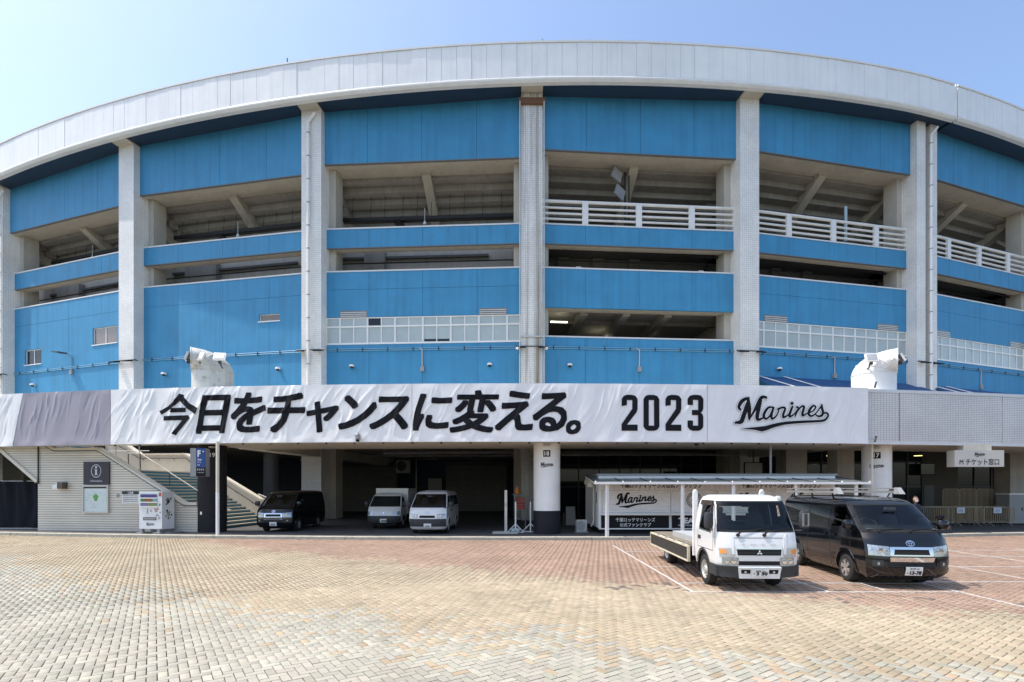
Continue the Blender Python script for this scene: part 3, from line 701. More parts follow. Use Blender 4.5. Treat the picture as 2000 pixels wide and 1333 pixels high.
for rr, n_ in ((RF - 6.5, 1), (RF - 9, 1), (RF - 14, 0)):
    m = MB(); pts = [ring(rr, t_ * 1.0, 4.72) for t_ in range(-5, 20)]; m.tube(pts, .07 if n_ else .12, 6); m.build("service_pipe", M_PIPE if n_ else M_GREY, ST)
for t_ in (-4, -2, 0, 2, 5, 8, 11, 14):
    c_ = ring(RF - 11, t_, 4.78); m = MB(); m.box(c_.x - .6, c_.x + .6, c_.y - .07, c_.y + .07, c_.z, c_.z + .10); m.build("unlit_fitting", M_GREY, ST)
# glazed front behind the ticket kiosk
def glazed(x0, x1, Z, n, z0=FLOOR_Z, z1=4.9, mull=M_DKGREY):
    a, c = flat_at(x0, x1, Z, Z); w = (c.x - a.x) / n
    f = MB()
    for k in range(n + 1): f.box(a.x + w * k - .035, a.x + w * k + .035, Z - .08, Z + .05, z0, z1)
    for z in (z0, 2.3, 3.9, z1): f.box(a.x, c.x, Z - .07, Z + .04, z - .03, z + .03)
    fo = f.build("glazed_front", mull, ST)
    for k in range(n):
        for (e, g2) in ((z0, 2.3), (2.3, 3.9), (3.9, z1)):
            pm = MB(); pm.box(a.x + w * k + .035, a.x + w * (k + 1) - .035, Z - .01, Z + .01, e + .03, g2 - .03); pm.build("pane", M_PANEDK, fo)
    bm_ = MB(); bm_.box(a.x, c.x, Z + .3, Z + .4, z0, z1 + .05); bm_.build("inner_wall", M_DKCONC, fo)
glazed(1090, 1490, 38.0, 10); glazed(1575, 1690, 34, 4); glazed(1742, 1800, 33, 2); 
glazed(1868, 1935, 36, 2); glazed(1985, 2080, 36, 2)
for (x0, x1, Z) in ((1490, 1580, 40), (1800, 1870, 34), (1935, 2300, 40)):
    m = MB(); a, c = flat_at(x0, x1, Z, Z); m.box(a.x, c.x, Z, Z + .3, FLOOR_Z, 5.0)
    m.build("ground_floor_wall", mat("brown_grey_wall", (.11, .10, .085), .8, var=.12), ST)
a, c = flat_at(1803, 1822, 33.8, 33.8); m = MB(); m.box(a.x, c.x, 33.7, 33.8, FLOOR_Z, 2.4); m.build("door", mat("grey_door", (.16, .155, .145), .5), ST)
# ------------------------------------------------------------------ banner cloth on the podium fascia
RBN = RF - .075
def s_of(x): return R_(th_of(x, RBN)) * RBN
def fold_set(s0, s1, n, amp, seed, lean=(.15, .85)):
    r = np.random.default_rng(seed)
    return dict(s=r.uniform(s0, s1, n), zc=r.uniform(4.5, 6.6, n), ln=r.uniform(.35, 1.5, n), sl=r.uniform(*lean, n), w=r.uniform(.028, .085, n), a=r.uniform(.25, 1.0, n) * amp * .72 * r.choice([1, 1, -.6], n))
FOLDS = [fold_set(s_of(-400), s_of(217), 150, .045, 3, (.05, .5)), fold_set(s_of(217), s_of(560), 95, .050, 4), fold_set(s_of(560), s_of(1110), 120, .036, 5), fold_set(s_of(1110), s_of(1381), 50, .024, 6), fold_set(s_of(1381), s_of(1695), 55, .022, 8, (.1, .5))]
def disp(S, Z):
    S = np.asarray(S, float); Z = np.asarray(Z, float); out = .012 * np.sin(S * 2.1 + .6 * Z) + .008 * np.sin(S * 5.3 - 1.3 * Z)
    for F in FOLDS:
        if S.max() < F['s'].min() - 2 or S.min() > F['s'].max() + 2: continue
        for s, zc, ln, sl, w, a in zip(F['s'], F['zc'], F['ln'], F['sl'], F['w'], F['a']):
            d = (S - s - sl * (Z - zc) - .06 * np.sin(Z * 3 + s)) / w
            t = np.clip(1 - np.abs(Z - zc) / ln, 0, 1)
            out = out + a * np.exp(-d * d) * t * t * (3 - 2 * t)
    edge = np.clip((Z - 4.22) / .18, 0, 1) * np.clip((6.74 - Z) / .18, 0, 1)
    sc = .022 * np.abs(np.sin(S * 3.1)) * np.exp(-((Z - 4.22) / .25) ** 2)
    return out * (.25 + .75 * edge) + sc
def bpos(S, Z, off=0.0):
    r = RBN + .03 + off + disp(S, Z); t = np.asarray(S) / RBN
    return np.stack([RC.x + r * np.sin(t), RC.y - r * np.cos(t), np.asarray(Z) + 0 * r], -1)
def cloth(x0, x1, name, m_, parent, slant0=0.0):
    sa, sb = s_of(x0), s_of(x1); nu = max(6, int((sb - sa) / .045)); nv = 44
    U, V = np.meshgrid(np.linspace(0, 1, nu + 1), np.linspace(0, 1, nv + 1)); Z = 4.215 + 2.535 * V
    S = sa + slant0 * V * (1 - U) + (sb - sa) * U
    P = bpos(S, Z).reshape(-1, 3)
    mb = MB(); mb.v = [tuple(p) for p in P]
    idx = lambda i, j: j * (nu + 1) + i
    mb.f = [(idx(i, j), idx(i + 1, j), idx(i + 1, j + 1), idx(i, j + 1)) for j in range(nv) for i in range(nu)]
    # turn the cloth over the coping
    o = len(mb.v); top = bpos(S[-1], Z[-1], -.30); mb.v += [tuple(p) for p in top + np.array([0, 0, .02])]
    mb.f += [(idx(i, nv), idx(i + 1, nv), o + i + 1, o + i) for i in range(nu)]
    mb.sm = [True] * len(mb.f)
    ob = mb.build(name, m_, parent, sharp=80); return ob
def print_on(vs, fs, name, m_, parent, off=.024, step=.075):
    bm = bmesh.new(); V = [bm.verts.new((a, b, 0)) for a, b in vs]
    for f in fs:
        try: bm.faces.new([V[i] for i in f])
        except ValueError: pass
    xs = [v[0] for v in vs]; ys = [v[1] for v in vs]
    for ax, lo, hi in ((0, min(xs), max(xs)), (1, min(ys), max(ys))):
        c = lo + step * .6
        while c < hi:
            co = [0, 0, 0]; no = [0, 0, 0]; co[ax] = c; no[ax] = 1
            bmesh.ops.bisect_plane(bm, geom=bm.verts[:] + bm.edges[:] + bm.faces[:], plane_co=co, plane_no=no); c += step
    bm.verts.index_update()
    A = np.array([[v.co.x, v.co.y] for v in bm.verts]); F = [tuple(v.index for v in f.verts) for f in bm.faces]; bm.free()
    P = bpos(A[:, 0], A[:, 1], off); mb = MB(); mb.v = [tuple(p) for p in P]; mb.f = F; mb.sm = [True] * len(F)
    return mb.build(name, m_, parent, sharp=80)
p0 = ring(RBN, th_of(900, RBN), 4.2)
BN = thing("banner", p0, "long wrinkled white slogan banner with black Japanese lettering and 2023 along the podium", "banner")
def sz(x, y):
    """picture point on the fascia -> arc length, height"""
    t = th_of(x, RBN); Z = ring(RBN, t).y; return R_(t) * RBN, EYE + (955 - y) * Z / 1000
for i, (xa, xb) in enumerate(((217.5, 804.5), (805.2, 1380.5), (1381.2, 1695))): cloth(xa, xb, "cloth_panel", M_CLOTH, BN)
SLOGAN = [("日", 384, 453, 773, 848), ("を", 452, 521, 768, 846), ("チ", 523, 598, 769, 846), ("ャ", 600, 663, 785, 846), ("ン", 661, 737, 773, 840), ("ス", 722, 800, 775, 840), ("に", 807, 884, 770, 842), ("変", 878, 975, 763, 846), ("え", 966, 1041, 764, 842), ("る", 1040, 1107, 767, 844), ("。", 1105, 1134, 821, 849)]
for ch, x0, x1, y0, y1 in SLOGAN:
    vs, fs, _d, (a0, a1, b0, b1) = bold_mesh(ch, .027, .20); sa, zt = sz(x0, y0); sb, _ = sz(x1, y0); _, zb = sz(x0, y1)
    print_on([(sa + (x - a0) / (a1 - a0) * (sb - sa), zb + (y - b0) / (b1 - b0) * (zt - zb)) for x, y in vs], fs, "lettering", M_INK, BN)
K1 = [[(65, 270), (150, 225), (215, 160), (255, 97), (305, 112), (288, 145), (190, 240), (85, 305)], [(272, 102), (305, 112), (300, 130), (360, 195), (445, 240), (420, 300), (335, 245), (262, 165)], [(178, 240), (325, 235), (322, 278), (175, 283)], [(110, 318), (345, 308), (365, 335), (345, 355), (105, 362)], [(295, 345), (362, 336), (225, 505), (188, 487)]]
vs = []; fs = []
for poly in K1: o = len(vs); vs += [sz(300 + a / 5, 750 + b / 5) for a, b in poly]; fs.append(tuple(range(o, o + len(poly))))
print_on(vs, fs, "lettering", M_INK, BN)
def digit(paths, x0, x1, y0=772, y1=842):
    sa, zt = sz(x0, y0); sb, _ = sz(x1, y0); _, zb = sz(x0, y1)
    f = lambda q: (sa + q[0] / 30 * (sb - sa), zt - q[1] / 70 * (zt - zb))
    vs = []; fs = []
    for poly in paths: o = len(vs); vs += [f(q) for q in poly]; fs.append(tuple(range(o, o + len(poly))))
    print_on(vs, fs, "digit", M_INK, BN)
w = 10
D2 = [[(0, 8), (4, 2), (10, 0), (10, 20), (0, 22)], [(10, 0), (20, 0), (20, w), (10, w)], [(20, 0), (26, 2), (30, 8), (30, 27), (20, 25), (20, w)], [(30, 27), (28, 34), (10, 58), (0, 58), (0, 57), (20, 27), (20, 25)], [(0, 58), (30, 58), (30, 70), (0, 70)]]
D0 = [[(0, 8), (4, 2), (10, 0), (10, 70), (4, 68), (0, 62)], [(10, 0), (20, 0), (20, w), (10, w)], [(20, 0), (26, 2), (30, 8), (30, 62), (26, 68), (20, 70)], [(10, 60), (20, 60), (20, 70), (10, 70)]]
D3 = [[(0, 8), (4, 2), (10, 0), (10, 20), (0, 20)], [(10, 0), (20, 0), (20, w), (10, w)], [(20, 0), (26, 2), (30, 8), (30, 27), (28, 32), (25, 34.5), (20, 34.5)], [(8, 29.5), (20, 29.5), (20, 39.5), (8, 39.5)], [(20, 34.5), (25, 34.5), (28, 37), (30, 42), (30, 62), (26, 68), (20, 70)], [(10, 60), (20, 60), (20, 70), (10, 70)], [(0, 50), (10, 50), (10, 70), (4, 68), (0, 62)]]
digit(D2, 1213.5, 1244.5); digit(D0, 1256, 1287); digit(D2, 1299, 1330); digit(D3, 1342, 1372.5)
for extra, m_, off in ((17, M_INKG, .020), (14, M_CLOTH, .030), (0, M_INK, .040)):
    mb = MB(); sa, zt = sz(1430, 771); sb, _ = sz(1617, 771); _, zb = sz(1430, 847.5)
    def fn(a, b, d): q = bpos(np.array([a]), np.array([b]), off + d * .5)[0]; return tuple(q)
    wordmark(mb, fn, sa, sb, zb, zt, extra); mb.build("wordmark_print", m_, BN)
BL = thing("banner", ring(RBN, th_of(110, RBN), 4.2), "grey lilac and white wrinkled cloth banner beside the slogan banner", "banner")
cloth(-420, 27, "cloth_panel", M_CLOTH, BL, 0)
s_edge = s_of(46) - s_of(27)
cloth(27.6, 216.5, "cloth_panel", M_LILAC, BL, s_edge)
m = MB(); t0_, t1_ = th_of(27, RBN), th_of(46.5, RBN)
sA, sB = s_of(26.5), s_of(46)
U, V = np.meshgrid(np.linspace(0, 1, 4), np.linspace(0, 1, 45)); Zg = 4.215 + 2.535 * V; Sg = sA + (sB - sA) * V * U
Pg = bpos(Sg, Zg, -.002).reshape(-1, 3); m.v = [tuple(p) for p in Pg]; m.f = [(j * 4 + i, j * 4 + i + 1, j * 4 + i + 5, j * 4 + i + 4) for j in range(44) for i in range(3)]; m.sm = [True] * len(m.f)
m.build("cloth_panel", M_CLOTH, BL, sharp=80)
m = MB(); s = s_of(225)
while s < s_of(1690):
    t = s / RBN; c = Vector((RC.x + RBN * math.sin(t), RC.y - RBN * math.cos(t), 4.17)); m.lathe([(.05, -.03), (.06, 0), (.03, .03)], 6, tuple(c)); s += 1.28
m.build("tie", M_PIPE, BN)
for y0, y1 in ((757, 768), (858, 868)):
    m = MB(); a = ring(RF - .02, th_of(1712, RF), EYE + (955 - y0) * .0245); b_ = ring(RF + .10, th_of(1705, RF), EYE + (955 - y1) * .0245); m.tube([a, b_], .04, 6); m.build("tie_rope", M_PIPE, BN)

# ------------------------------------------------------------------ floodlights, cameras, vent stacks
def floodlight(loc, yaw, tilt, w, h, label, group, name="floodlight", m_=M_WHITEM, face=M_STEEL, arm=(0, .35, -.35), rz=0):
    """square lamp head on a knuckle arm; the arm ends at the mount"""
    r = thing(name, loc, label, "floodlight", group, yaw)
    T = Matrix.Rotation(tilt, 4, 'X')
    hb = MB(); hb.box(-w / 2, w / 2, -.045, .05, -h / 2, h / 2); hb.v = [tuple(T @ Vector(v)) for v in hb.v]; hd = hb.build("lamp_head", m_, r, world=False)
    gb = MB(); gb.box(-w / 2 + .05, w / 2 - .05, -.058, -.046, -h / 2 + .05, h / 2 - .05); gb.v = [tuple(T @ Vector(v)) for v in gb.v]; gb.build("lamp_glass", face, hd, world=False)
    ab = MB(); ab.tube([(0, .06, -h * .3), (arm[0] * .5, arm[1] * .5, arm[2] * .9), arm], .035, 6); ab.box(-.06, .06, -.02, .10, -h / 2 - .12, -h / 2 + .0); ab.build("bracket", M_DKGREY, r, world=False)
    return r
def vent_stack(x, ytop, Z, mouth, m_, label):
    c = Vector(((x - 1000) * Z / 1000, Z, 6.6)); vrz = -math.atan2(c.x, c.y); ztop = EYE + (955 - ytop) * Z / 1000; r = .90; sq = .62
    v = thing("vent_stack", c, label, "vent stack", "round vent stacks on the podium roof", vrz)
    z0 = ztop - 6.6 - 2 * r * sq; mb = MB(); n = 28
    secs = [(0.0, 0)] + [(z0, 0)] ; vs = []
    rows = []
    for z in (0, z0 * .5, z0): rows.append([(r * math.cos(2 * math.pi * k / n), r * math.sin(2 * math.pi * k / n), z) for k in range(n)])
    for q in range(1, 11):
        ph = math.pi / 2 * q / 10; row = []
        for k in range(n):
            a = 2 * math.pi * k / n; rad = r - r * math.cos(a) * 1.0   # distance from the pivot at x=+r
            row.append((r - rad * math.cos(ph), r * math.sin(a), z0 + rad * math.sin(ph) * sq))
        rows.append(row)
    vs = [(p[0] * mouth, p[1], p[2]) for row in rows for p in row]
    fs = [(i * n + k, i * n + (k + 1) % n, (i + 1) * n + (k + 1) % n, (i + 1) * n + k) for i in range(len(rows) - 1) for k in range(n)]
    mb.add(vs, fs, True); b = mb.build("duct", m_, v, world=False, sharp=60)
    for ri in (2, 5, 8, 12):
        sm_ = MB(); lp = [Vector(vs[ri * n + k % n]) for k in range(n + 1)]; sm_.tube([p + (p - sum(lp[:-1], Vector()) / n).normalized() * .008 for p in lp], .022, 5, cap=False); sm_.build("seam", m_, v, world=False)
    lo = MB(); k0 = (len(rows) - 1) * n
    lo.add([(vs[k0 + k][0] - .02 * mouth, vs[k0 + k][1] * .96, vs[k0 + k][2]) for k in range(n)], [tuple(range(n))]); lo.build("mouth_screen", M_DKGREY, v, world=False)
    fl = MB(); fl.lathe([(r + .12, 0), (r + .12, .08), (r, .08)], n, (0, 0, 0), cap=False); fl.build("base_flange", M_GREY, v, world=False)
    return c, ztop
M_STACK = mat("weathered_white_steel", (.60, .60, .55), .55, var=.10, vs=1.2, streak=.35, dirt=(.30, .29, .25))
cl, zl = vent_stack(416, 685, 25.0, -1, M_STACK, "weathered vent stack on the podium roof above the slogan banner's first characters")
cr, zr = vent_stack(1706, 688, 24.6, 1, mat("bright_white_steel", (.80, .80, .78), .45, var=.04), "bright white vent stack on the podium roof at the end of the slogan banner")
G_F = "square floodlights on the vent stacks"
for (x, y, Z, yaw, tilt, lab) in ((366, 697, 24.4, R_(-68), -.35, "white floodlight seen edge on, reaching out from the weathered vent stack over the blue wall"),
                                   (389, 697, 24.0, R_(-15), -.45, "white floodlight with cracked face on the weathered vent stack beside its edge-on twin"),
                                   (429, 697, 24.0, R_(12), -.45, "plain white floodlight on the rounded shoulder of the weathered vent stack"),
                                   (1702, 699, 23.7, R_(-8), -.35, "white floodlight on the rounded shoulder of the bright white vent stack"),
                                   (1745, 697, 23.6, R_(28), -.5, "white floodlight tilted over the flat mouth of the bright white vent stack"),
                                   (1760, 700, 24.2, R_(70), -.5, "narrow edge-on floodlight at the far end of the bright white vent stack")):
    p = at(x, y, Z); floodlight(p, yaw, tilt, .52, .40, lab, G_F, arm=(0, .40, -.45))
G_C = "twin floodlights on the tiled columns"
for i, lab in ((-3, "twin black floodlights on the tiled column at the edge of the lilac banner"), (-2, "twin black floodlights on the tiled column without a drainpipe, above the lilac banner"), (-1, "twin black floodlights on the tiled column with the white drainpipe above the slogan"),
               (0, "twin black floodlights with white caps on the stained tiled column above pillar 18"), (1, "twin black floodlights on the tiled column between the open gallery and the window strip"), (2, "twin black floodlights on the double column by the bright white vent stack")):
    t = cols[i]; c = ring(RB, t, 11.35); r = thing("twin_floodlight", c, lab, "floodlight", G_C, R_(t))
    m = MB(); m.tube([(-1.0, -.06, .16), (1.0, -.06, .16)], .035, 6); m.tube([(-.72, -.06, .16), (-.72, .3, .16)], .03, 6); m.tube([(.72, -.06, .16), (.72, .3, .16)], .03, 6); m.build("bracket", M_DKGREY, r, world=False)
    for sx in (-1, 1):
        m = MB(); m.hexa([(sx * .62 - .2, -.62, -.10), (sx * .62 + .2, -.62, -.10), (sx * .62 + .2, -.12, .03), (sx * .62 - .2, -.12, .03), (sx * .62 - .2, -.62, -.02), (sx * .62 + .2, -.62, -.02), (sx * .62 + .2, -.12, .13), (sx * .62 - .2, -.12, .13)]); m.build("lamp_head", M_BLACKP, r, world=False)
        if i == 0: m = MB(); m.lathe([(.01, -.1), (.11, -.04), (.11, .05), (.01, .1)], 10, (sx * .95, -.1, 0)); m.build("sensor_cap", M_WHITEM, r, world=False)
b = bays[-3]; q, z = px_bay(b, 141, 712); p = b.P(q, DL, z + .55)
ang = math.atan2(b.n.x, -b.n.y)
r = thing("floodlight", p, "flat black floodlight on a bent arm on the blue wall above the lilac banner", "floodlight", None, ang)
m = MB(); m.tube([(0, -.05, -1.2), (0, -.05, .1), (-.2, -.7, .25)], .035, 6); m.box(-.14, .14, -.14, -.01, -1.35, -1.0); m.build("bracket", M_GREY, r, world=False)
m = MB(); m.hexa([(-.75, -1.0, .25), (.0, -1.0, .15), (.05, -.35, .15), (-.7, -.35, .25), (-.75, -1.0, .33), (.0, -1.0, .23), (.05, -.35, .26), (-.7, -.35, .36)]); m.build("lamp_head", M_DKGREY, r, world=False)
# security cameras
def dome(p, rz, label, m_=M_WHITEM):
    r = thing("security_camera", p, label, "security camera", "dome security cameras on the blue walls", rz)
    m = MB(); m.lathe([(.02, .17), (.15, .13), (.17, .02), (.15, 0)], 14, (0, -.2, 0)); m.box(-.07, .07, -.1, .0, .02, .14); m.build("housing", m_, r, world=False)
    m = MB(); m.lathe([(.13, 0), (.11, -.07), (.05, -.12), (.005, -.13)], 14, (0, -.2, 0)); m.build("dome", M_PANEDK, r, world=False)
for bi, x, y, lab in ((-3, 69, 754, "dome camera low on the blue wall under the small sliding window"), (-2, 324, 733, "dome camera in the column's shade on the wall with the slit window"), (-2, 546, 723, "sunlit dome camera under the slit window"),
                      (-1, 689, 718, "dome camera under the window strip near the drainpipe column"), (-1, 957, 715, "dome camera under the window strip near the stained column"), (0, 1112, 716, "dome camera under the open office floor"), (1, 1519, 723, "dome camera above the blue canvas awning")):
    b = bays[bi]; q, z = px_bay(b, x, y); dome(b.P(q, DL, z), math.atan2(b.n.x, -b.n.y), lab)
p = ring(RBN + .12, th_of(701, RBN), 4.42)
r = thing("security_camera", p, "grey bullet camera hanging in front of the slogan banner's lower hem", "security camera")
m = MB(); m.lathe([(.04, -.12), (.11, -.08), (.12, .10), (.05, .2)], 12, (0, -.05, 0)); m.build("housing", M_GREY, r, world=False); m = MB(); m.lathe([(.08, -.2), (.09, -.12)], 10, (0, -.05, 0)); m.build("dome", M_PANEDK, r, world=False)
# speaker panels on a mast in the open gallery
b = bays[0]; p = b.P(b.L * .46, -2.0, 20.1)
r = thing("flat_antenna_mast", p, "two tilted flat grey antenna panels on a black mast behind the white railing", "antenna mast")
m = MB(); m.tube([(0, 0, 0), (0, 0, 4.4)], .06, 6); m.tube([(.3, .1, 0), (.3, .1, 4.2)], .05, 6); m.build("mast", M_PIPE, r, world=False)
for z, dx in ((4.0, -.65), (2.75, -.45)):
    m = MB(); m.box(-.42, .42, -.06, .06, -.42, .42); T = Matrix.Translation((dx, -.35, z)) @ Matrix.Rotation(.45, 4, 'Y') @ Matrix.Rotation(.5, 4, 'Z') @ Matrix.Rotation(-.3, 4, 'X'); m.v = [tuple(T @ Vector(v)) for v in m.v]; m.build("antenna_panel", M_GREY, r, world=False)

def tiny_print(mb, fn, a0, a1, b0, b1):
    """print too small to read in the photograph: rows of character-sized strokes"""
    h = b1 - b0; a = a0
    while a < a1 - h * .5:
        w = h * random.uniform(.55, .95)
        for (x0, x1, y0, y1) in ((0, 1, .75, .95), (.35, .6, .0, .75), (.05, .95, .32, .5) if random.random() < .6 else (.7, .9, .0, .6)):
            mb.add([fn(a + x0 * w, b0 + y0 * h), fn(a + x1 * w, b0 + y0 * h), fn(a + x1 * w, b0 + y1 * h), fn(a + x0 * w, b0 + y1 * h)], [(0, 1, 2, 3)])
        a += w + h * .15

# ------------------------------------------------------------------ staircase and what stands in front of it
SA = R_(6.0); SO = Vector((-15.05, 24.35, 0)); SU = Vector((-math.cos(SA), math.sin(SA), 0)); SV = Vector((math.sin(SA), math.cos(SA), 0))
def F(u, v, z): return SO + SU * u + SV * v + Vector((0, 0, z))
def wall_px(x, y, v=0.0):
    k = (x - 1000) / 1000; o = SO + SV * v; u = (k * o.y - o.x) / (SU.x - k * SU.y); Z = o.y + SU.y * u; return u, EYE + (955 - y) * Z / 1000
SC = thing("staircase", F(4, 3, FLOOR_Z), "blue-stepped concrete staircase with a tiled side wall climbing to the podium", "staircase")
z0 = FLOOR_Z
poly = [(-.1, z0), (8.35, z0), (8.35, 2.5), (10.6, 4.25), (10.6, 5.6), (7.45, 4.06), (5.1, 4.06), (1.05, 1.68), (.55, 1.40), (-.1, 1.40)]
m = MB(); m.prism(poly, lambda u, z, d: F(u, d, z), 0, .22); m.build("side_wall", M_TILE_I, SC)
top = [(10.6, 5.62), (7.45, 4.08), (5.1, 4.08), (1.05, 1.70), (.55, 1.42), (-.1, 1.42)]
m = MB()
for a, c in zip(top[:-1], top[1:]): m.bar(F(a[0], .11, a[1] + .03), F(c[0], .11, c[1] + .03), .34, .10)
m.build("wall_cap", M_BEIGE, SC)
m = MB()
for a, c in zip(top[:-1], top[1:]): m.bar(F(a[0], -.012, a[1] - .07), F(c[0], -.012, c[1] - .07), .03, .05)
m.build("shadow_gap", M_GROOVE, SC)
m = MB(); m.bar(F(8.35, -.03, 2.52), F(10.6, -.03, 4.27), .10, .16); m.build("soffit_edge", M_BEIGE, SC)
poly = [(-.1, z0), (10.6, z0), (10.6, 5.65), (8.3, 4.22), (5.3, 4.22), (.5, 1.50), (-.1, 1.50)]
m = MB(); m.prism(poly, lambda u, z, d: F(u, d, z), 6.0, 6.25); m.build("back_parapet", M_BEIGE, SC)
m = MB()
for a, c in (((10.6, 5.69), (8.3, 4.26)), ((8.3, 4.26), (5.3, 4.26)), ((5.3, 4.26), (.5, 1.54)), ((.5, 1.54), (-.1, 1.54))): m.bar(F(a[0], 6.1, a[1]), F(c[0], 6.1, c[1]), .42, .10)
m.build("parapet_cap", M_BEIGE, SC)
M_STEPB = mat("blue_riser", (.035, .17, .26), .6, var=.12, vs=4)
M_NOSE = mat("step_nosing", (.50, .46, .37), .8, var=.1)
RI, TR = .17, .285
def flight(u0, zb, n):
    for k in range(n):
        s_ = MB(); ua = u0 + TR * k; zt = zb + RI * (k + 1)
        s_.hexa([F(ua, .23, zt - RI - .12), F(ua, 5.98, zt - RI - .12), F(ua + TR + .1, 5.98, zt - RI - .12), F(ua + TR + .1, .23, zt - RI - .12), F(ua, .23, zt), F(ua, 5.98, zt), F(ua + TR + .1, 5.98, zt), F(ua + TR + .1, .23, zt)])
        so = s_.build("step", M_NOSE, SC)
        r_ = MB(); r_.hexa([F(ua - .012, .24, zt - RI), F(ua - .012, 5.97, zt - RI), F(ua, 5.97, zt - RI), F(ua, .24, zt - RI), F(ua - .012, .24, zt - .06), F(ua - .012, 5.97, zt - .06), F(ua, 5.97, zt - .06), F(ua, .24, zt - .06)])
        r_.build("riser", M_STEPB, so)
flight(0, z0, 18)
zl_ = z0 + RI * 18
m = MB(); m.hexa([F(18 * TR, .23, zl_ - .3), F(18 * TR, 5.98, zl_ - .3), F(8.4, 5.98, zl_ - .3), F(8.4, .23, zl_ - .3), F(18 * TR, .23, zl_ - .004), F(18 * TR, 5.98, zl_ - .004), F(8.4, 5.98, zl_ - .004), F(8.4, .23, zl_ - .004)]); m.build("landing", M_NOSE, SC)
flight(8.4, zl_, 9)
m = MB(); v = 2.6
hr = [F(5.9, v, zl_ + .92), F(5.2, v, zl_ + .92), F(.3, v, z0 + 1.0), F(.0, v, z0 + .95)]
m.tube(hr, .03, 8); ho = m.build("handrail", M_STEEL, SC)
for u in (5.9, 5.2, 3.5, 1.9, .3):
    zs = z0 + RI * min(18, max(1, int(u / TR) + 1)); zt = zl_ + .92 if u >= 5.2 else z0 + 1.0 + (zl_ + .92 - z0 - 1.0) * (u - .3) / 4.9
    m = MB(); m.tube([F(u, v, zs), F(u, v, zt)], .025, 6); m.build("baluster", M_DKGREY, ho)
m = MB(); m.tube([F(8.2, 5.88, zl_ + .85), F(5.2, 5.88, zl_ + .85), F(.4, 5.88, z0 + .95)], .03, 8); m.tube([F(10.5, 5.88, 5.3), F(8.2, 5.88, zl_ + .85)], .03, 8)
wr = m.build("wall_handrail", M_DKGREY, SC)
m = MB()
for u in (8, 7, 6, 5, 4, 3, 2, 1): zt = zl_ + .85 if u >= 5.2 else z0 + .95 + (zl_ - .1 - z0) * (u - .4) / 4.8; m.tube([F(u, 5.88, zt), F(u, 6.0, zt - .12)], .018, 5)
m.build("rail_bracket", M_DKGREY, wr)
m = MB()
for vv in (5.2, 5.95): m.tube([F(-.35, vv, z0), F(-.35, vv, 1.5)], .035, 8)
m.tube([F(-.35, 5.2, 1.5), F(-.35, 5.95, 1.5), F(.6, 5.95, 1.85)], .035, 8); m.tube([F(-.35, 5.2, .9), F(-.35, 5.95, .9)], .02, 6); m.build("end_rail", M_STEEL, SC)
m = MB()
for z in (4.25, 4.6): m.tube([F(10.5, 3.2, z), F(5.2, 3.2, z)], .02, 6)
for u in (10, 8.6, 7.2, 5.8): m.tube([F(u, 3.2, 3.3), F(u, 3.2, 4.6)], .025, 6)
m.build("landing_rail", M_STEEL, SC)
m = MB(); m.tube([F(8.28, -.05, 4.9), F(8.28, -.05, 2.4)], .03, 6); m.build("cable", M_PIPE, SC)
# wall lamp
u, z = wall_px(123, 949); p = F(u, 0, z)
r = thing("wall_lamp", p, "boxy brown wall lamp with white glass on the tiled stair wall", "wall lamp", None, -SA)
m = MB(); m.box(-.02, .26, -.28, 0, -.15, .17); m.build("housing", mat("brown_metal", (.10, .075, .055), .5), r, world=False)
m = MB(); m.hexa([(-.30, -.26, -.15), (-.022, -.26, -.15), (-.022, -.02, -.15), (-.30, -.02, -.15), (-.30, -.26, .0), (-.022, -.26, .13), (-.022, -.02, .13), (-.30, -.02, .0)]); m.build("lamp_glass", M_WHITE, r, world=False)
# information board, map case, notice
def board(name, x0, x1, y0, y1, d, label, cat, m_, frame=None, fw=.05):
    ua, zt = wall_px(x0, y0); ub, _ = wall_px(x1, y0); _, zb = wall_px((x0 + x1) / 2, y1)
    c = F((ua + ub) / 2, 0, zb); r = thing(name, c, label, cat, None, -SA); W = ua - ub; H = zt - zb
    if frame:
        m = MB()
        for bx in ((-W / 2, W / 2, 0, fw), (-W / 2, W / 2, H - fw, H), (-W / 2, -W / 2 + fw, fw, H - fw), (W / 2 - fw, W / 2, fw, H - fw)): m.box(bx[0], bx[1], -d, -.002, bx[2], bx[3])
        m.build("frame", frame, r, world=False)
        m = MB(); m.box(-W / 2 + fw, W / 2 - fw, -d + .05, -.004, fw, H - fw); pn = m.build("panel", m_, r, world=False); d0 = -d + .05
    else:
        m = MB(); m.box(-W / 2, W / 2, -d, -.002, 0, H); pn = m.build("panel", m_, r, world=False); d0 = -d
    return r, W, H, (lambda a, b, e=0.0: Vector((a, d0 - .004 - e, b))), pn
M_SIGN = mat("sign_charcoal", (.030, .028, .036), .5, var=.05)
r, W, H, fn, pn = board("information_sign", 165.5, 215.5, 902.5, 947, .07, "square charcoal information sign with a ringed letter i on the tiled stair wall", "sign", M_SIGN)
m = MB(); n = 40
for k in range(n):
    a0, a1 = 2 * math.pi * k / n, 2 * math.pi * (k + 1) / n
    m.add([fn(.0 + .27 * math.cos(a0), .66 + .32 * math.sin(a0)), fn(.27 * math.cos(a1), .66 + .32 * math.sin(a1)), fn(.24 * math.cos(a1), .66 + .285 * math.sin(a1)), fn(.24 * math.cos(a0), .66 + .285 * math.sin(a0))], [(0, 1, 2, 3)])
m.lathe([(.001, -.001), (.06, -.001)], 16, tuple(fn(0, .84)), axis='y', cap=False)
for (a, c, e, g2) in ((-.05, .045, .50, .74), (-.085, -.05, .71, .74), (-.09, .085, .47, .50)): m.add([fn(a, e), fn(c, e), fn(c, g2), fn(a, g2)], [(0, 1, 2, 3)])
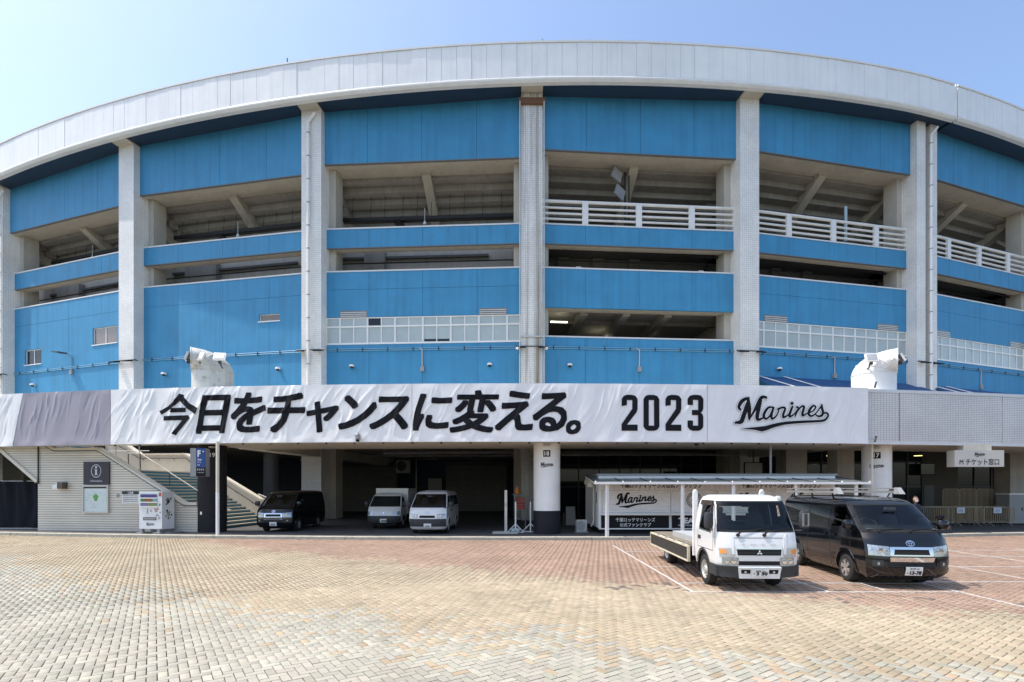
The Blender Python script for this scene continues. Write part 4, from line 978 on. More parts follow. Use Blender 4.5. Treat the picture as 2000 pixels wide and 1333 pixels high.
m.build("lettering", mat("sign_lilac_white", (.62, .58, .64), .5, var=0), r, world=False)
m = MB(); letters(m, "Information", lambda a, b: fn(a, b), -.30, .32, .13, .235, bold=.004); m.build("lettering", MATS["sign_lilac_white"], r, world=False)
r, W, H, fn, pn = board("map_case", 164, 214.5, 948, 1002, .11, "steel framed stadium map case under the information sign", "notice board", mat("map_paper", (.62, .70, .68), .25, var=.03, coat=.4), M_STEEL, .07)
m = MB(); m.add([fn(-W / 2 + .08, H - .16), fn(W / 2 - .08, H - .16), fn(W / 2 - .08, H - .08), fn(-W / 2 + .08, H - .08)], [(0, 1, 2, 3)]); m.build("map_header", M_SIGN, r, world=False)
m = MB(); pts = [(.0, .17), (.10, .13), (.16, .03), (.10, -.05), (.07, -.17), (-.07, -.17), (-.10, -.05), (-.16, .03), (-.10, .13)]
m.add([fn(a + .0, b + .74) for a, b in pts], [tuple(range(9))]); m.build("map_print", mat("map_green", (.09, .36, .08), .4), r, world=False)
m = MB(); m.lathe([(.001, 0), (.055, 0)], 12, tuple(fn(0, .66, .004)), axis='y', cap=False); m.build("map_print", mat("map_brown", (.30, .25, .06), .4), r, world=False)
m = MB()
for k in range(22):
    a = random.uniform(-W / 2 + .14, W / 2 - .26); bz = random.choice([.22, .27, .35, .42, .52, .6, .72, .86, .95, 1.02])
    if abs(a + .05) < .2 and .5 < bz < .95: continue
    m.add([fn(a, bz, .001 * k * .3), fn(a + random.uniform(.06, .16), bz, .001 * k * .3), fn(a + .12, bz + .014, .001 * k * .3), fn(a, bz + .014, .001 * k * .3)], [(0, 1, 2, 3)])
m.build("map_print", mat("map_grey_text", (.25, .29, .32), .5), r, world=False)
r, W, H, fn, pn = board("notice_sign", 239, 272, 959.5, 983, .02, "white notice with a black heading beside the vending machine", "sign", M_WHITE)
m = MB(); m.add([fn(-W / 2 + .004, H - .16), fn(W / 2 - .004, H - .16), fn(W / 2 - .004, H - .004), fn(-W / 2 + .004, H - .004)], [(0, 1, 2, 3)]); m.build("heading_bar", M_SIGN, r, world=False)
m = MB(); letters(m, "ご注意", lambda a, b: fn(a, b, .004), -.14, .16, H - .135, H - .03, bold=.03); m.build("lettering", M_WHITE, r, world=False)
m = MB()
for k in range(4): tiny_print(m, fn, -W / 2 + .05, W / 2 - .06, H - .25 - k * .095, H - .185 - k * .095)
m.build("lettering", M_SIGN, r, world=False)
u, z = wall_px(230.5, 968); m = MB(); m.lathe([(.02, -.05), (.07, -.04), (.08, 0)], 12, tuple(F(u, 0, z)), axis='y'); o = m.build("wall_socket", M_GREY); tag(o, "small round grey wall socket beside the white notice", "wall socket")
# vending machine
VA = R_(-4.5)
V0 = thing("vending_machine", (-16.60, 23.55, FLOOR_Z), "white drinks vending machine with a black letter M on its side", "vending machine", None, VA)
w2, d2, zb, zt = .555, .74, .20, 1.94
M_VW = mat("vending_white", (.74, .75, .76), .3, var=.03, coat=.3)
m = MB(); m.box(-w2, w2, .03, d2, zb, zt); m.build("cabinet", M_VW, V0, world=False)
m = MB(); m.box(-w2, w2, -.03, .027, zb + .03, zt); dr = m.build("front_door", M_VW, V0, world=False)
m = MB(); m.box(-w2 + .05, w2 - .20, -.036, -.031, 1.24, 1.86); m.build("display_back", mat("display_pale", (.45, .58, .60), .3, var=.05), dr, world=False)
colsD = [(.12, .10, .25), (.05, .07, .30), (.25, .05, .10), (.10, .30, .10), (.35, .16, .04), (.25, .45, .50), (.3, .25, .4), (.3, .34, .12)]
for row, zr_ in enumerate((1.67, 1.475, 1.275)):
    for k in range(12):
        cc = colsD[[0, 1, 2, 1][k % 4] if row == 0 else ([3, 4, 4, 5][k // 3] if row == 1 else [6, 6, 7, 7][k // 3])]
        m = MB(); m.lathe([(.026, zr_), (.026, zr_ + .11), (.014, zr_ + .135), (.014, zr_ + .15)], 8, (-w2 + .10 + k * .067, -.05, 0)); m.build("drink_sample", mat("drink_%02d%d" % (int(cc[0] * 99), int(cc[2] * 99)), cc, .3, var=0), dr, world=False)
    m = MB(); m.box(-w2 + .05, w2 - .20, -.08, -.037, zr_ - .05, zr_ - .005); m.build("button_row", M_WHITEM, dr, world=False)
m = MB(); m.box(-w2 + .19, w2 - .27, -.036, -.031, .62, .76); m.build("delivery_flap", M_DKGREY, dr, world=False)
m = MB(); m.box(-w2 + .23, w2 - .31, -.042, -.0365, .655, .725); m.build("flap_window", M_GREY, dr, world=False)
m = MB(); m.box(-.16, -.13, -.05, -.031, .92, 1.15); m.box(.0, .04, -.045, -.031, 1.0, 1.1); m.build("coin_slot", M_GREY, dr, world=False)
m = MB(); m.box(w2 - .15, w2 - .03, -.037, -.031, 1.72, 1.90); m.build("round_sticker", mat("red_print", (.42, .06, .05), .4, var=0), dr, world=False)
m = MB()
for k, (a, bz, rr) in enumerate(((.27, 1.06, .07), (.33, 1.13, .04), (.22, 1.15, .035), (.38, 1.15, .03))): m.lathe([(rr * .5, 0), (rr, 0)], 12, (a, -.034 - .001 * k, bz), axis='y', cap=False)
m.build("red_print", MATS["red_print"], dr, world=False)
for k, (a, bz) in enumerate(((.30, .86), (.36, .80), (.42, .72), (.27, .80), (.45, .95), (.42, 1.28), (.44, 1.32), (.38, .66))): m = MB(); m.lathe([(.012, 0), (.03, 0)], 7, (a + .02, -.0345 - .0008 * k, bz + .03), axis='y', cap=False); m.build("dark_print", M_INK, dr, world=False)
m = MB(); wordmark(m, lambda a, b, d: Vector((a, -.034 - d * .4, b)), -.22, .18, .35, .52, 8); m.build("wordmark_print", M_INK, dr, world=False)
m = MB()
for k, st in enumerate(SCRIPT[:4]):
    vs, fs = stroke_poly(st, 9); m.add([Vector((w2 + .003 + k * .0006 + (.0002 if i >= len(vs) - 16 else 0) + (.0002 if i >= len(vs) - 8 else 0), .17 + (v.x - 250) / 560 * .42, 1.66 - (v.y - 95) / 490 * .33)) for i, v in enumerate(vs)], fs)
m.build("letter_print", M_INK, V0, world=False)
for k, (a, bz, rr) in enumerate(((.33, .95, .05), (.28, 1.05, .06), (.45, .98, .04), (.55, .85, .05), (.22, .80, .04), (.35, .70, .05), (.47, .72, .03))): m = MB(); m.lathe([(.004, w2 + .003 + k * .0005), (rr, w2 + .003 + k * .0005)], 7, (0, a, bz), axis='x', cap=False); m.build("dark_print", M_INK, V0, world=False)
m = MB(); m.lathe([(.01, w2 + .006), (.09, w2 + .006)], 14, (0, .37, .86), axis='x', cap=False); m.build("green_print", mat("pale_green_print", (.30, .38, .22), .4, var=.2, vs=20), V0, world=False)
m = MB()
for sx in (-.50, .36): m.box(sx - .16, sx + .2, -.16, .10, 0, .06); m.box(sx - .03, sx + .1, -.06, .1, .06, zb + .02)
m.box(-.45, .45, .5, .7, 0, zb); m.box(w2 - .02, w2 + .3, .1, .9, 0, .05); m.build("foot", M_GREY, V0, world=False)
# hanging F sign on pillar 19
p = at(386, 931, 22.55); r = thing("gate_sign", p, "tall blue and black gate sign lettered F mounted on the charcoal pillar", "sign", None, R_(9))
m = MB(); m.box(-.30, .33, .0, .42, 0, 1.24); m.build("sign_box", M_GREY, r, world=False)
m = MB(); m.box(-.06, .33, -.012, -.001, .40, 1.24); m.build("blue_face", mat("gate_blue", (.012, .06, .22), .4), r, world=False)
m = MB(); m.box(-.06, .33, -.012, -.001, 0, .397); m.build("black_face", M_BLACKP, r, world=False)
f_ = lambda a, b: Vector((a, -.016, b))
m = MB(); letters(m, "F", f_, .0, .13, .86, 1.16, bold=.05); letters(m, "Gate", f_, .0, .17, .70, .80, bold=.02); letters(m, "ゲート", f_, .0, .15, .585, .66, bold=.03); tiny_print(m, f_, .0, .12, .47, .53); m.lathe([(.001, -.017), (.03, -.017)], 10, (.235, 0, 1.1), axis="y", cap=False); m.build("lettering", M_WHITE, r, world=False)
m = MB(); tiny_print(m, f_, -.03, .30, .25, .34); tiny_print(m, f_, .0, .28, .15, .19); m.build("lettering", M_STEEL, r, world=False)
p = at(393, 1002, 22.45); m = MB(); m.box(p.x - .03, p.x + .03, p.y - .03, p.y, p.z - .08, p.z + .05); o = m.build("sticker_tag", M_WHITE); tag(o, "small white tag stuck low on the charcoal pillar", "tag")
# black sheet hung at the left edge
Zs = 26.3; pA = at(-170, 936, Zs); pB = at(98, 938, Zs)
r = thing("hanging_sheet", ((pA.x + pB.x) / 2, Zs, FLOOR_Z), "black netting sheet hung from a wire beside the tiled stair wall", "sheet")
def sheet(u, v):
    x = pA.x + (pB.x - pA.x) * u; z = .16 + (2.55 - .16) * v
    y = Zs + .07 * math.sin(x * 6.3 + .5 * math.sin(x * 2)) * (0.4 + .6 * v) + .05 * math.sin(x * 13 + z) * v - .5 * max(0, u - .8) * (1 - v) * 2 * abs(math.sin(x * 4 - z * 1.5)) 
    return Vector((x, y, z + .03 * math.sin(x * 9) * v))
m = MB(); m.grid(sheet, 130, 24); m.build("cloth", mat("black_netting", (.016, .017, .022), .8, var=.15, vs=6, bump=.15, bs=90, spec=.1), r, sharp=80)
m = MB(); m.tube([(pA.x, Zs, 2.56), (pB.x + .1, Zs, 2.56)], .02, 6); m.build("wire", M_STEEL, r)
m = MB(); m.box(pA.x, pB.x, Zs - .06, Zs + .06, FLOOR_Z, .17); m.build("bottom_rail", M_GREY, r)
# ------------------------------------------------------------------ vehicles (front at local y=0 facing -y, left-hand side of the picture is -x)
M_GLASSV = mat("vehicle_glass", (.010, .015, .017), .03, var=0, spec=.45)
def clear_glass():
    m = bpy.data.materials.new("clear_glass"); m.use_nodes = True; nt = m.node_tree; N = nt.nodes; L = nt.links; N.remove(N["Principled BSDF"])
    tr = N.new("ShaderNodeBsdfTransparent"); tr.inputs[0].default_value = (.62, .70, .68, 1); gl = N.new("ShaderNodeBsdfGlossy"); gl.inputs["Roughness"].default_value = .02
    fz = N.new("ShaderNodeFresnel"); fz.inputs[0].default_value = 1.5; mx = N.new("ShaderNodeMixShader"); L.new(fz.outputs[0], mx.inputs[0]); L.new(tr.outputs[0], mx.inputs[1]); L.new(gl.outputs[0], mx.inputs[2]); L.new(mx.outputs[0], N["Material Output"].inputs[0]); return m
M_CLEAR = clear_glass(); M_CABIN = mat("cabin_plastic", (.045, .047, .050), .8, var=.1); M_SEAT = mat("seat_fabric", (.07, .07, .075), .9, var=.1)
M_TYRE = mat("tyre_rubber", (.018, .018, .018), .85, var=.15, vs=8)
M_CHROME = mat("chrome", (.72, .73, .75), .10, .95, var=0)
M_SILVER = mat("wheel_silver", (.55, .55, .54), .28, .7, var=.05)
M_LAMP = mat("headlamp_lens", (.38, .40, .41), .10, .5, var=.5, vs=22, coat=.5)
M_AMBER = mat("amber_lens", (.75, .27, .04), .15, var=0, coat=.6)
M_PLASTIC = mat("dark_bumper_plastic", (.030, .032, .036), .55, var=.1)
M_UNDER = mat("underbody_black", (.010, .010, .010), .9, var=0)
M_PLATE = mat("plate_white", (.72, .74, .72), .4, var=.02)
M_PGREEN = mat("plate_green", (.02, .12, .06), .5, var=0)
class Loft:
    """rounded body: per height z the nose yf, half width w, tail yr; bulge rounds the front and rear corners"""
    def __init__(s, lv, bf=.16, br=.08, pf=4.5):
        s.lv = sorted(lv); s.bf = bf; s.br = br; s.pf = pf
    def at(s, z):
        L = s.lv
        if z <= L[0][0]: return L[0][1:]
        for a, b in zip(L[:-1], L[1:]):
            if z <= b[0]: t = (z - a[0]) / (b[0] - a[0]); return tuple(p + (q - p) * t for p, q in zip(a[1:], b[1:]))
        return L[-1][1:]
    def front(s, x, z, off=0):
        yf, w, yr = s.at(z); e = 1e-3
        g = lambda xx, zz: (lambda q: q[0] + s.bf * min(1.2, abs(xx) / q[1]) ** s.pf)(s.at(zz))
        y = g(x, z); n = Vector((-(g(x + e, z) - g(x - e, z)) / (2 * e), 1, -(g(x, z + e) - g(x, z - e)) / (2 * e))) * -1
        return Vector((x, y, z)) + n.normalized() * off
    def side(s, y, z, sg, off=0):
        yf, w, yr = s.at(z); e = .01; dw = (s.at(z + e)[1] - s.at(z - e)[1]) / (2 * e)
        return Vector((sg * w, y, z)) + Vector((sg, 0, -dw)).normalized() * off
    def body(s, nz=None):
        zs = sorted({round(l[0], 4) for l in s.lv} | {round(s.lv[0][0] + (s.lv[-1][0] - s.lv[0][0]) * i / 22, 4) for i in range(23)})
        nf, ns, nr = 18, 8, 8; rows = []
        for z in zs:
            yf, w, yr = s.at(z); ring_ = []
            for i in range(nf + 1):
                a = -1 + 2 * i / nf; a = math.copysign(abs(a) ** .7, a) if a else 0
                ring_.append((w * a, yf + s.bf * abs(a) ** s.pf, z))
            for i in range(1, ns): ring_.append((w, yf + s.bf + (yr - s.br - yf - s.bf) * i / ns, z))
            for i in range(nr + 1):
                a = 1 - 2 * i / nr; a = math.copysign(abs(a) ** .7, a) if a else 0
                ring_.append((w * a, yr - s.br * abs(a) ** 4, z))
            for i in range(1, ns): ring_.append((-w, yr - s.br - (yr - s.br - yf - s.bf) * i / ns, z))
            rows.append(ring_)
        n = len(rows[0]); mb = MB(); vs = [p for r in rows for p in r]
        fs = [(i * n + k, i * n + (k + 1) % n, (i + 1) * n + (k + 1) % n, (i + 1) * n + k) for i in range(len(rows) - 1) for k in range(n)]
        mb.add(vs, fs, True); o = (len(rows) - 1) * n
        mb.f += [tuple(range(n))[::-1], tuple(o + k for k in range(n))]; mb.sm += [False, True]
        return mb
def carve(mb, cuts, name, m_, parent, front=None, sides=(), rear=None, deep=1.7):
    """cut wheel wells (cylinders along x) and the cabin behind the glass out of the body"""
    sc = _tmp; me = mb.mesh(name + "_raw", m_); bo = bpy.data.objects.new("raw", me); sc.collection.objects.link(bo)
    c = MB()
    for (y, z, r, xa, xb) in cuts: c.lathe([(r, xa), (r, xb)], 28, (0, y, z), axis='x')
    tools = [(c, M_UNDER)]
    if front: q = MB(); q.prism(front, lambda a, b, d: Vector((a, d, b)), -.3, deep); tools.append((q, M_CABIN))
    for sd_ in sides: q = MB(); q.prism(sd_, lambda a, b, d: Vector((d, a, b)), -1.2, 1.2); tools.append((q, M_CABIN))
    if rear: q = MB(); q.prism(rear, lambda a, b, d: Vector((a, d, b)), .6, 2.2); tools.append((q, M_CABIN))
    cos_ = []
    for q, qm in tools:
        co = bpy.data.objects.new("cutter", q.mesh("cutter", qm)); sc.collection.objects.link(co); cos_.append(co)
        md = bo.modifiers.new("cut", 'BOOLEAN'); md.operation = 'DIFFERENCE'; md.object = co; md.solver = 'EXACT'; md.material_mode = 'TRANSFER'
    sc.view_layers[0].update(); dg = sc.view_layers[0].depsgraph; dg.update(); out = bpy.data.meshes.new_from_object(bo.evaluated_get(dg))
    bpy.data.objects.remove(bo)
    for co in cos_: bpy.data.objects.remove(co)
    out.name = name; out.set_sharp_from_angle(angle=R_(32))
    o = bpy.data.objects.new(name, out); C.objects.link(o); o.parent = parent; WM[o.name] = WM[parent.name]; return o
def seal(parent, fn, outer, inner, off):
    m = MB(); N = 14
    for k in range(4):
        a, b, c, d = outer[k], outer[(k + 1) % 4], inner[(k + 1) % 4], inner[k]
        for q in range(N):
            L_ = lambda p, r, t: (p[0] + (r[0] - p[0]) * t, p[1] + (r[1] - p[1]) * t)
            P = [L_(a, b, q / N), L_(a, b, (q + 1) / N), L_(d, c, (q + 1) / N), L_(d, c, q / N)]
            m.add([fn(p[0], p[1], off) for p in P], [(0, 1, 2, 3)], True)
    m.build("windscreen_seal", M_UNDER, parent, world=False)
def cabin(parent, zb, zt, ydash, yseat, seats, wheel_x, zdash=None):
    m = MB(); m.hexa([(-.72, ydash - .30, zb + .005), (.72, ydash - .30, zb + .005), (.72, ydash + .18, zb + .005), (-.72, ydash + .18, zb + .005), (-.70, ydash - .22, zb + .03), (.70, ydash - .22, zb + .03), (.70, ydash + .14, zb + .075), (-.70, ydash + .14, zb + .075)]); m.build("dashboard", M_CABIN, parent, world=False)
    for x in seats:
        m = MB(); h = zt - zb; m.grid(lambda u, v: Vector((x + (.23 - .05 * v) * math.cos(2 * math.pi * u), yseat + .08 * math.sin(2 * math.pi * u) + .06 * v, zb + .006 + h * .52 * v)), 16, 4); m.build("seat_back", M_SEAT, parent, world=False, sharp=80)
        m = MB(); m.lathe([(.001, -.09), (.10, -.07), (.12, 0), (.10, .07), (.001, .09)], 14, (0, 0, 0)); m.v = [(v[0] * 1.1 + x, v[1] * .45 + yseat + .07, v[2] + zb + h * .66) for v in m.v]; m.build("headrest", M_SEAT, parent, world=False)
    m = MB(); n = 20; R0 = .19; pts = [Vector((wheel_x + R0 * math.cos(2 * math.pi * k / n), ydash + .30 + R0 * .55 * math.sin(2 * math.pi * k / n), zb + .085 + R0 * .62 * math.sin(2 * math.pi * k / n))) for k in range(n + 1)]
    m.tube(pts, .016, 6, cap=False); m.bar(pts[0], pts[10], .03, .02); m.build("steering_wheel", M_CABIN, parent, world=False)
    m = MB(); m.box(-.12, .12, ydash + .12, ydash + .15, zt - .10, zt - .03); m.build("rear_view_mirror", M_CABIN, parent, world=False)
def patch(mb, fn, poly4, off=.006, nu=10, nv=6, depth=.03):
    """curved panel over a quad (a,b) corners BL,BR,TR,TL; with edges going back into the body"""
    def q(u, v, o): 
        a = [(poly4[0][i] * (1 - u) + poly4[1][i] * u) * (1 - v) + (poly4[3][i] * (1 - u) + poly4[2][i] * u) * v for i in (0, 1)]
        return fn(a[0], a[1], o)
    mb.grid(lambda u, v: q(u, v, off), nu, nv)
    edge = [(i / nu, 0) for i in range(nu)] + [(1, j / nv) for j in range(nv)] + [(1 - i / nu, 1) for i in range(nu)] + [(0, 1 - j / nv) for j in range(nv)]
    vs = [q(u, v, off) for u, v in edge] + [q(u, v, off - depth) for u, v in edge]; n = len(edge)
    mb.add(vs, [(i, (i + 1) % n, n + (i + 1) % n, n + i) for i in range(n)]); return mb
def wheel(parent, x, y, r, wd, sg, m_=M_SILVER, spokes=5, dual=False):
    """sg = -1: outer face towards -x"""
    w = MB(); xo = x
    pr = [(r * .62, -wd / 2), (r * .90, -wd / 2), (r * .985, -wd * .40), (r, -wd * .25), (r, wd * .25), (r * .985, wd * .40), (r * .90, wd / 2), (r * .62, wd / 2)]
    w.lathe(pr, 32, (xo, y, r), axis='x', cap=False); wo = w.build("wheel", M_TYRE, parent, world=False)
    f = MB(); e = sg * (wd / 2)
    f.lathe([(r * .64, xo + e * .98), (r * .60, xo + e * 1.0), (r * .56, xo + e * .90), (r * .52, xo + e * .45), (r * .1, xo + e * .40)], 28, (0, y, r), axis='x', cap=False); ro = f.build("rim", M_DKGREY if spokes else m_, wo, world=False)
    if spokes:
        sp = MB()
        for k in range(spokes):
            for da in (-.13, .13):
                a = 2 * math.pi * k / spokes + .3
                sp.bar((xo + e * .86, y + math.cos(a + da * .6) * r * .12, r + math.sin(a + da * .6) * r * .12), (xo + e * .90, y + math.cos(a + da) * r * .57, r + math.sin(a + da) * r * .57), .045, .03, up=(1, 0, 0))
        sp.lathe([(r * .17, xo + e * .92), (r * .15, xo + e * .97), (.002, xo + e * .98)], 14, (0, y, r), axis='x')
        sp.lathe([(r * .61, xo + e * .99), (r * .64, xo + e * 1.02), (r * .57, xo + e * .93)], 28, (0, y, r), axis='x', cap=False)
        sp.build("spokes", m_, wo, world=False)
    else:
        hb = MB()
        hb.lathe([(r * .30, xo + e * .42), (r * .30, xo + e * .75), (r * .22, xo + e * 1.02), (.002, xo + e * 1.05)], 18, (0, y, r), axis='x')
        for k in range(6): a = 2 * math.pi * k / 6; hb.lathe([(.02, xo + e * .5), (.02, xo + e * .85)], 6, (0, y + math.cos(a) * r * .38, r + math.sin(a) * r * .38), axis='x')
        hb.build("hub", M_STEEL, wo, world=False)
        ho = MB()
        for k in range(6): a = 2 * math.pi * (k + .5) / 6; ho.lathe([(.045, xo + e * .50), (.045, xo + e * .52)], 10, (0, y + math.cos(a) * r * .43, r + math.sin(a) * r * .43), axis='x')
        ho.build("rim_hole", M_UNDER, wo, world=False)
    return wo
def plate(parent, fn, cx, cz, top, main, green=True, kana="す"):
    p = MB(); p.grid(lambda u, v: fn(cx - .165 + .33 * u, cz - .0825 + .165 * v, .024), 4, 4); p.grid(lambda u, v: fn(cx - .17 + .34 * u, cz - .0875 + .175 * v, .018), 4, 4); po = p.build("number_plate", M_PLATE, parent, world=False)
    t = MB(); g = lambda a, b: fn(a, b, .032)
    if top: letters(t, top, g, cx - .095, cx + .095, cz + .032, cz + .066, bold=.01)
    if kana: letters(t, kana, g, cx - .145, cx - .115, cz - .045, cz - .012, bold=.01)
    if main: letters(t, main, g, cx - .085, cx + .145, cz - .065, cz + .022, bold=.045)
    else: tiny_print(t, g, cx - .10, cx + .14, cz - .06, cz + .018)
    t.build("plate_lettering", M_INK, po, world=False)
def mirror(parent, pts, c, size, m_, sg, name="wing_mirror"):
    m = MB(); a, b, h = size
    m.lathe([(.001, -h / 2), (a * .8, -h * .46), (a, -h * .3), (a, h * .3), (a * .8, h * .46), (.001, h / 2)], 14, (0, 0, 0)); m.v = [(v[0] + c[0], v[1] * b / a + c[1], v[2] + c[2]) for v in m.v]
    mo = m.build(name, m_, parent, world=False)
    s = MB(); s.tube(pts, .018, 6); s.build("mirror_arm", M_PIPE, mo, world=False)
    return mo
def van(loc, yaw, label, paint, lamp_trim, wheel_m, spokes, bumper, black, rack, group=None, ptop="", pmain="", detail=True, kana="す"):
    V = thing("parked_van", loc, label, "van", group, yaw)
    lf = Loft([(.22, .14, .74, 4.60), (.30, .05, .80, 4.66), (.44, .0, .83, 4.69), (.62, .0, .845, 4.69), (.82, .02, .8475, 4.69), (.90, .04, .8475, 4.69), (1.06, .10, .845, 4.68), (1.19, .20, .838, 4.67), (1.30, .36, .828, 4.665), (1.80, .98, .742, 4.62), (1.88, 1.14, .70, 4.59), (1.935, 1.34, .64, 4.55), (1.965, 1.60, .56, 4.50), (1.98, 1.95, .46, 4.40)], bf=.17, br=.10)
    AX = (1.0, 3.57); r = .315
    body = carve(lf.body(), [(y, .33, .40, sx * .50, sx * 1.0) for y in AX for sx in (-1, 1)], "body", paint, V, front=[(-.75, 1.265), (.75, 1.265), (.655, 1.78), (-.655, 1.78)], sides=[[(.80, 1.31), (1.60, 1.29), (1.60, 1.73), (1.16, 1.73)]], deep=1.9)
    cabin(V, 1.265, 1.78, .62, 1.45, (-.38, .38), -.38)
    m = MB(); m.box(-.62, .62, .30, 4.45, .16, .60); 
    for y in AX: m.box(-.80, .80, y - .30, y + .30, .45, .74)
    m.build("underbody", M_UNDER, V, world=False)
    for y in AX:
        for sx in (-1, 1): wheel(V, sx * .735, y, r, .20, sx, wheel_m, spokes)
    fr = lf.front; sd = lambda sg: (lambda a, b, o: lf.side(a, b, sg, o))
    # glass
    seal(V, fr, [(-.80, 1.215), (.80, 1.215), (.70, 1.815), (-.70, 1.815)], [(-.745, 1.27), (.745, 1.27), (.65, 1.775), (-.65, 1.775)], .008)
    m = MB(); patch(m, fr, [(-.765, 1.255), (.765, 1.255), (.665, 1.79), (-.665, 1.79)], .010, 16, 6, .001); ws = m.build("windscreen", M_CLEAR, V, world=False)
    m = MB(); 
    for xa in (-.52, .10): m.bar(fr(xa, 1.235, .03), fr(xa + .52, 1.27, .022), .018, .012); 
    m.bar(fr(-.52, 1.20, .02), fr(-.52, 1.24, .03), .03, .03); m.bar(fr(.10, 1.20, .02), fr(.10, 1.24, .03), .03, .03); m.build("wiper", M_PIPE, V, world=False)
    for sg in (-1, 1):
        S = sd(sg)
        wins = [[(.72, 1.32), (1.62, 1.26), (1.62, 1.74), (1.12, 1.74)], [(1.78, 1.26), (2.78, 1.26), (2.78, 1.74), (1.78, 1.74)], [(2.90, 1.26), (4.40, 1.28), (4.36, 1.73), (2.90, 1.74)]]
        for w_ in wins:
            m = MB(); patch(m, S, w_, .006, 8, 5, .001 if w_[0][0] < 1 else .02); m.build("side_window", M_CLEAR if w_[0][0] < 1 else M_GLASSV, V, world=False)
        m = MB()
        for y in (.78, 1.68, 2.86): patch(m, S, [(y, .30 if y > 1 else .80), (y + .014, .30 if y > 1 else .80), (y + .014, 1.80), (y, 1.80)], .0015, 1, 10, .003)
        patch(m, S, [(1.68, 1.17), (4.5, 1.17), (4.5, 1.19), (1.68, 1.19)], .002, 8, 1, .003)
        m.build("door_gap", M_UNDER, V, world=False)
        for ya in (1.42, 1.84): m = MB(); patch(m, S, [(ya, 1.02), (ya + .18, 1.02), (ya + .18, 1.09), (ya, 1.09)], .03, 2, 2, .03); m.build("door_handle", paint if black else M_PLASTIC, V, world=False)
        m = MB(); patch(m, S, [(1.55, .46), (3.05, .46), (3.05, .50), (1.55, .50)], .012, 10, 1, .012); patch(m, S, [(1.70, .80), (4.5, .84), (4.5, .85), (1.70, .81)], .004, 10, 1, .004); m.build("side_moulding", paint, V, world=False)
        for y in AX:
            m = MB(); n = 18
            for k in range(n):
                a0, a1 = math.pi * (-.08 + 1.16 * k / n), math.pi * (-.08 + 1.16 * (k + 1) / n)
                q = [lf.side(y + math.cos(a) * rr, max(.24, .33 + math.sin(a) * rr), sg, o) for a in (a0, a1) for rr, o in ((.40, .022), (.455, .018), (.47, .002))]
                m.add(q, [(0, 1, 4, 3), (1, 2, 5, 4)], True)
            m.build("wheel_arch", paint, V, world=False)
    # front
    m = MB(); patch(m, fr, [(-.80, .72), (-.43, .71), (-.44, .915), (-.80, .95)], .008, 10, 3); hl = m.build("headlight", M_LAMP, V, world=False)
    m = MB(); patch(m, fr, [(.43, .71), (.80, .72), (.80, .95), (.44, .915)], .008, 10, 3); hr_ = m.build("headlight", M_LAMP, V, world=False)
    for h_, sx in ((hl, -1), (hr_, 1)):
        m = MB(); c = fr(sx * .60, .83, .014); m.lathe([(.001, -.006), (.055, -.004), (.060, .0)], 14, tuple(c), axis='y'); c = fr(sx * .50, .815, .014); m.lathe([(.001, -.006), (.035, -.004), (.04, .0)], 12, tuple(c), axis='y'); m.build("reflector", M_CHROME, h_, world=False)
    m = MB(); patch(m, fr, [(-.42, .855), (.42, .855), (.43, .905), (-.43, .905)], .022, 12, 2); patch(m, fr, [(-.42, .715), (.42, .715), (.42, .745), (-.42, .745)], .020, 12, 1)
    patch(m, fr, [(-.43, .725), (-.36, .75), (-.34, .85), (-.43, .90)], .018, 2, 2); patch(m, fr, [(.36, .75), (.43, .725), (.43, .90), (.34, .85)], .018, 2, 2); m.build("grille_trim", M_CHROME if black else paint, V, world=False)
    m = MB(); patch(m, fr, [(-.40, .73), (.40, .73), (.40, .88), (-.40, .88)], .010, 12, 2); m.build("grille", M_UNDER, V, world=False)
    if black: m = MB(); patch(m, lambda a, b, o: fr(a, b, o + (b - .64) * .3), [(-.43, .595), (.43, .595), (.44, .69), (-.44, .69)], .022, 12, 2); m.build("bumper_garnish", M_CHROME, V, world=False)
    m = MB(); patch(m, fr, [(-.46, .47), (.46, .47), (.48, .585), (-.48, .585)], .008, 12, 2); m.build("air_intake", M_UNDER, V, world=False)
    m = MB()
    for z in (.49, .525, .56): patch(m, fr, [(-.47, z), (.47, z), (.47, z + .012), (-.47, z + .012)], .014, 12, 1, .01)
    m.build("intake_bar", M_PLASTIC, V, world=False)
    if not black: m = MB(); patch(m, fr, [(-.82, .36), (.82, .36), (.83, .70), (-.83, .70)], .012, 18, 4); patch(m, fr, [(-.82, .64), (-.45, .64), (-.45, .70), (-.82, .71)], .010, 6, 2); patch(m, fr, [(.45, .64), (.82, .64), (.82, .71), (.45, .70)], .010, 6, 2); m.build("bumper", M_PLASTIC, V, world=False)
    else:
        m = MB(); patch(m, fr, [(-.82, .53), (-.50, .51), (-.50, .695), (-.82, .705)], .010, 6, 3); m.build("bumper_corner", paint, V, world=False); m = MB(); patch(m, fr, [(.50, .51), (.82, .53), (.82, .705), (.50, .695)], .010, 6, 3); m.build("bumper_corner", paint, V, world=False); m = MB(); patch(m, fr, [(-.82, .34), (.82, .34), (.82, .47), (-.82, .47)], .02, 18, 2); m.build("bumper", paint, V, world=False)
    for sx in (-1, 1):
        m = MB(); a, b = sorted((sx * .56, sx * .74)); patch(m, fr, [(a, .50), (b, .50), (b, .62), (a, .62)], .016, 3, 2); fl_ = m.build("fog_light", M_PLASTIC, V, world=False)
        c = fr(sx * .64, .55, .02); m = MB(); m.lathe([(.001, -.006), (.035, 0)], 12, tuple(c), axis='y'); m.build("fog_lens", M_LAMP if bumper else M_UNDER, fl_, world=False)
    # oval badge of three ellipses
    m = MB()
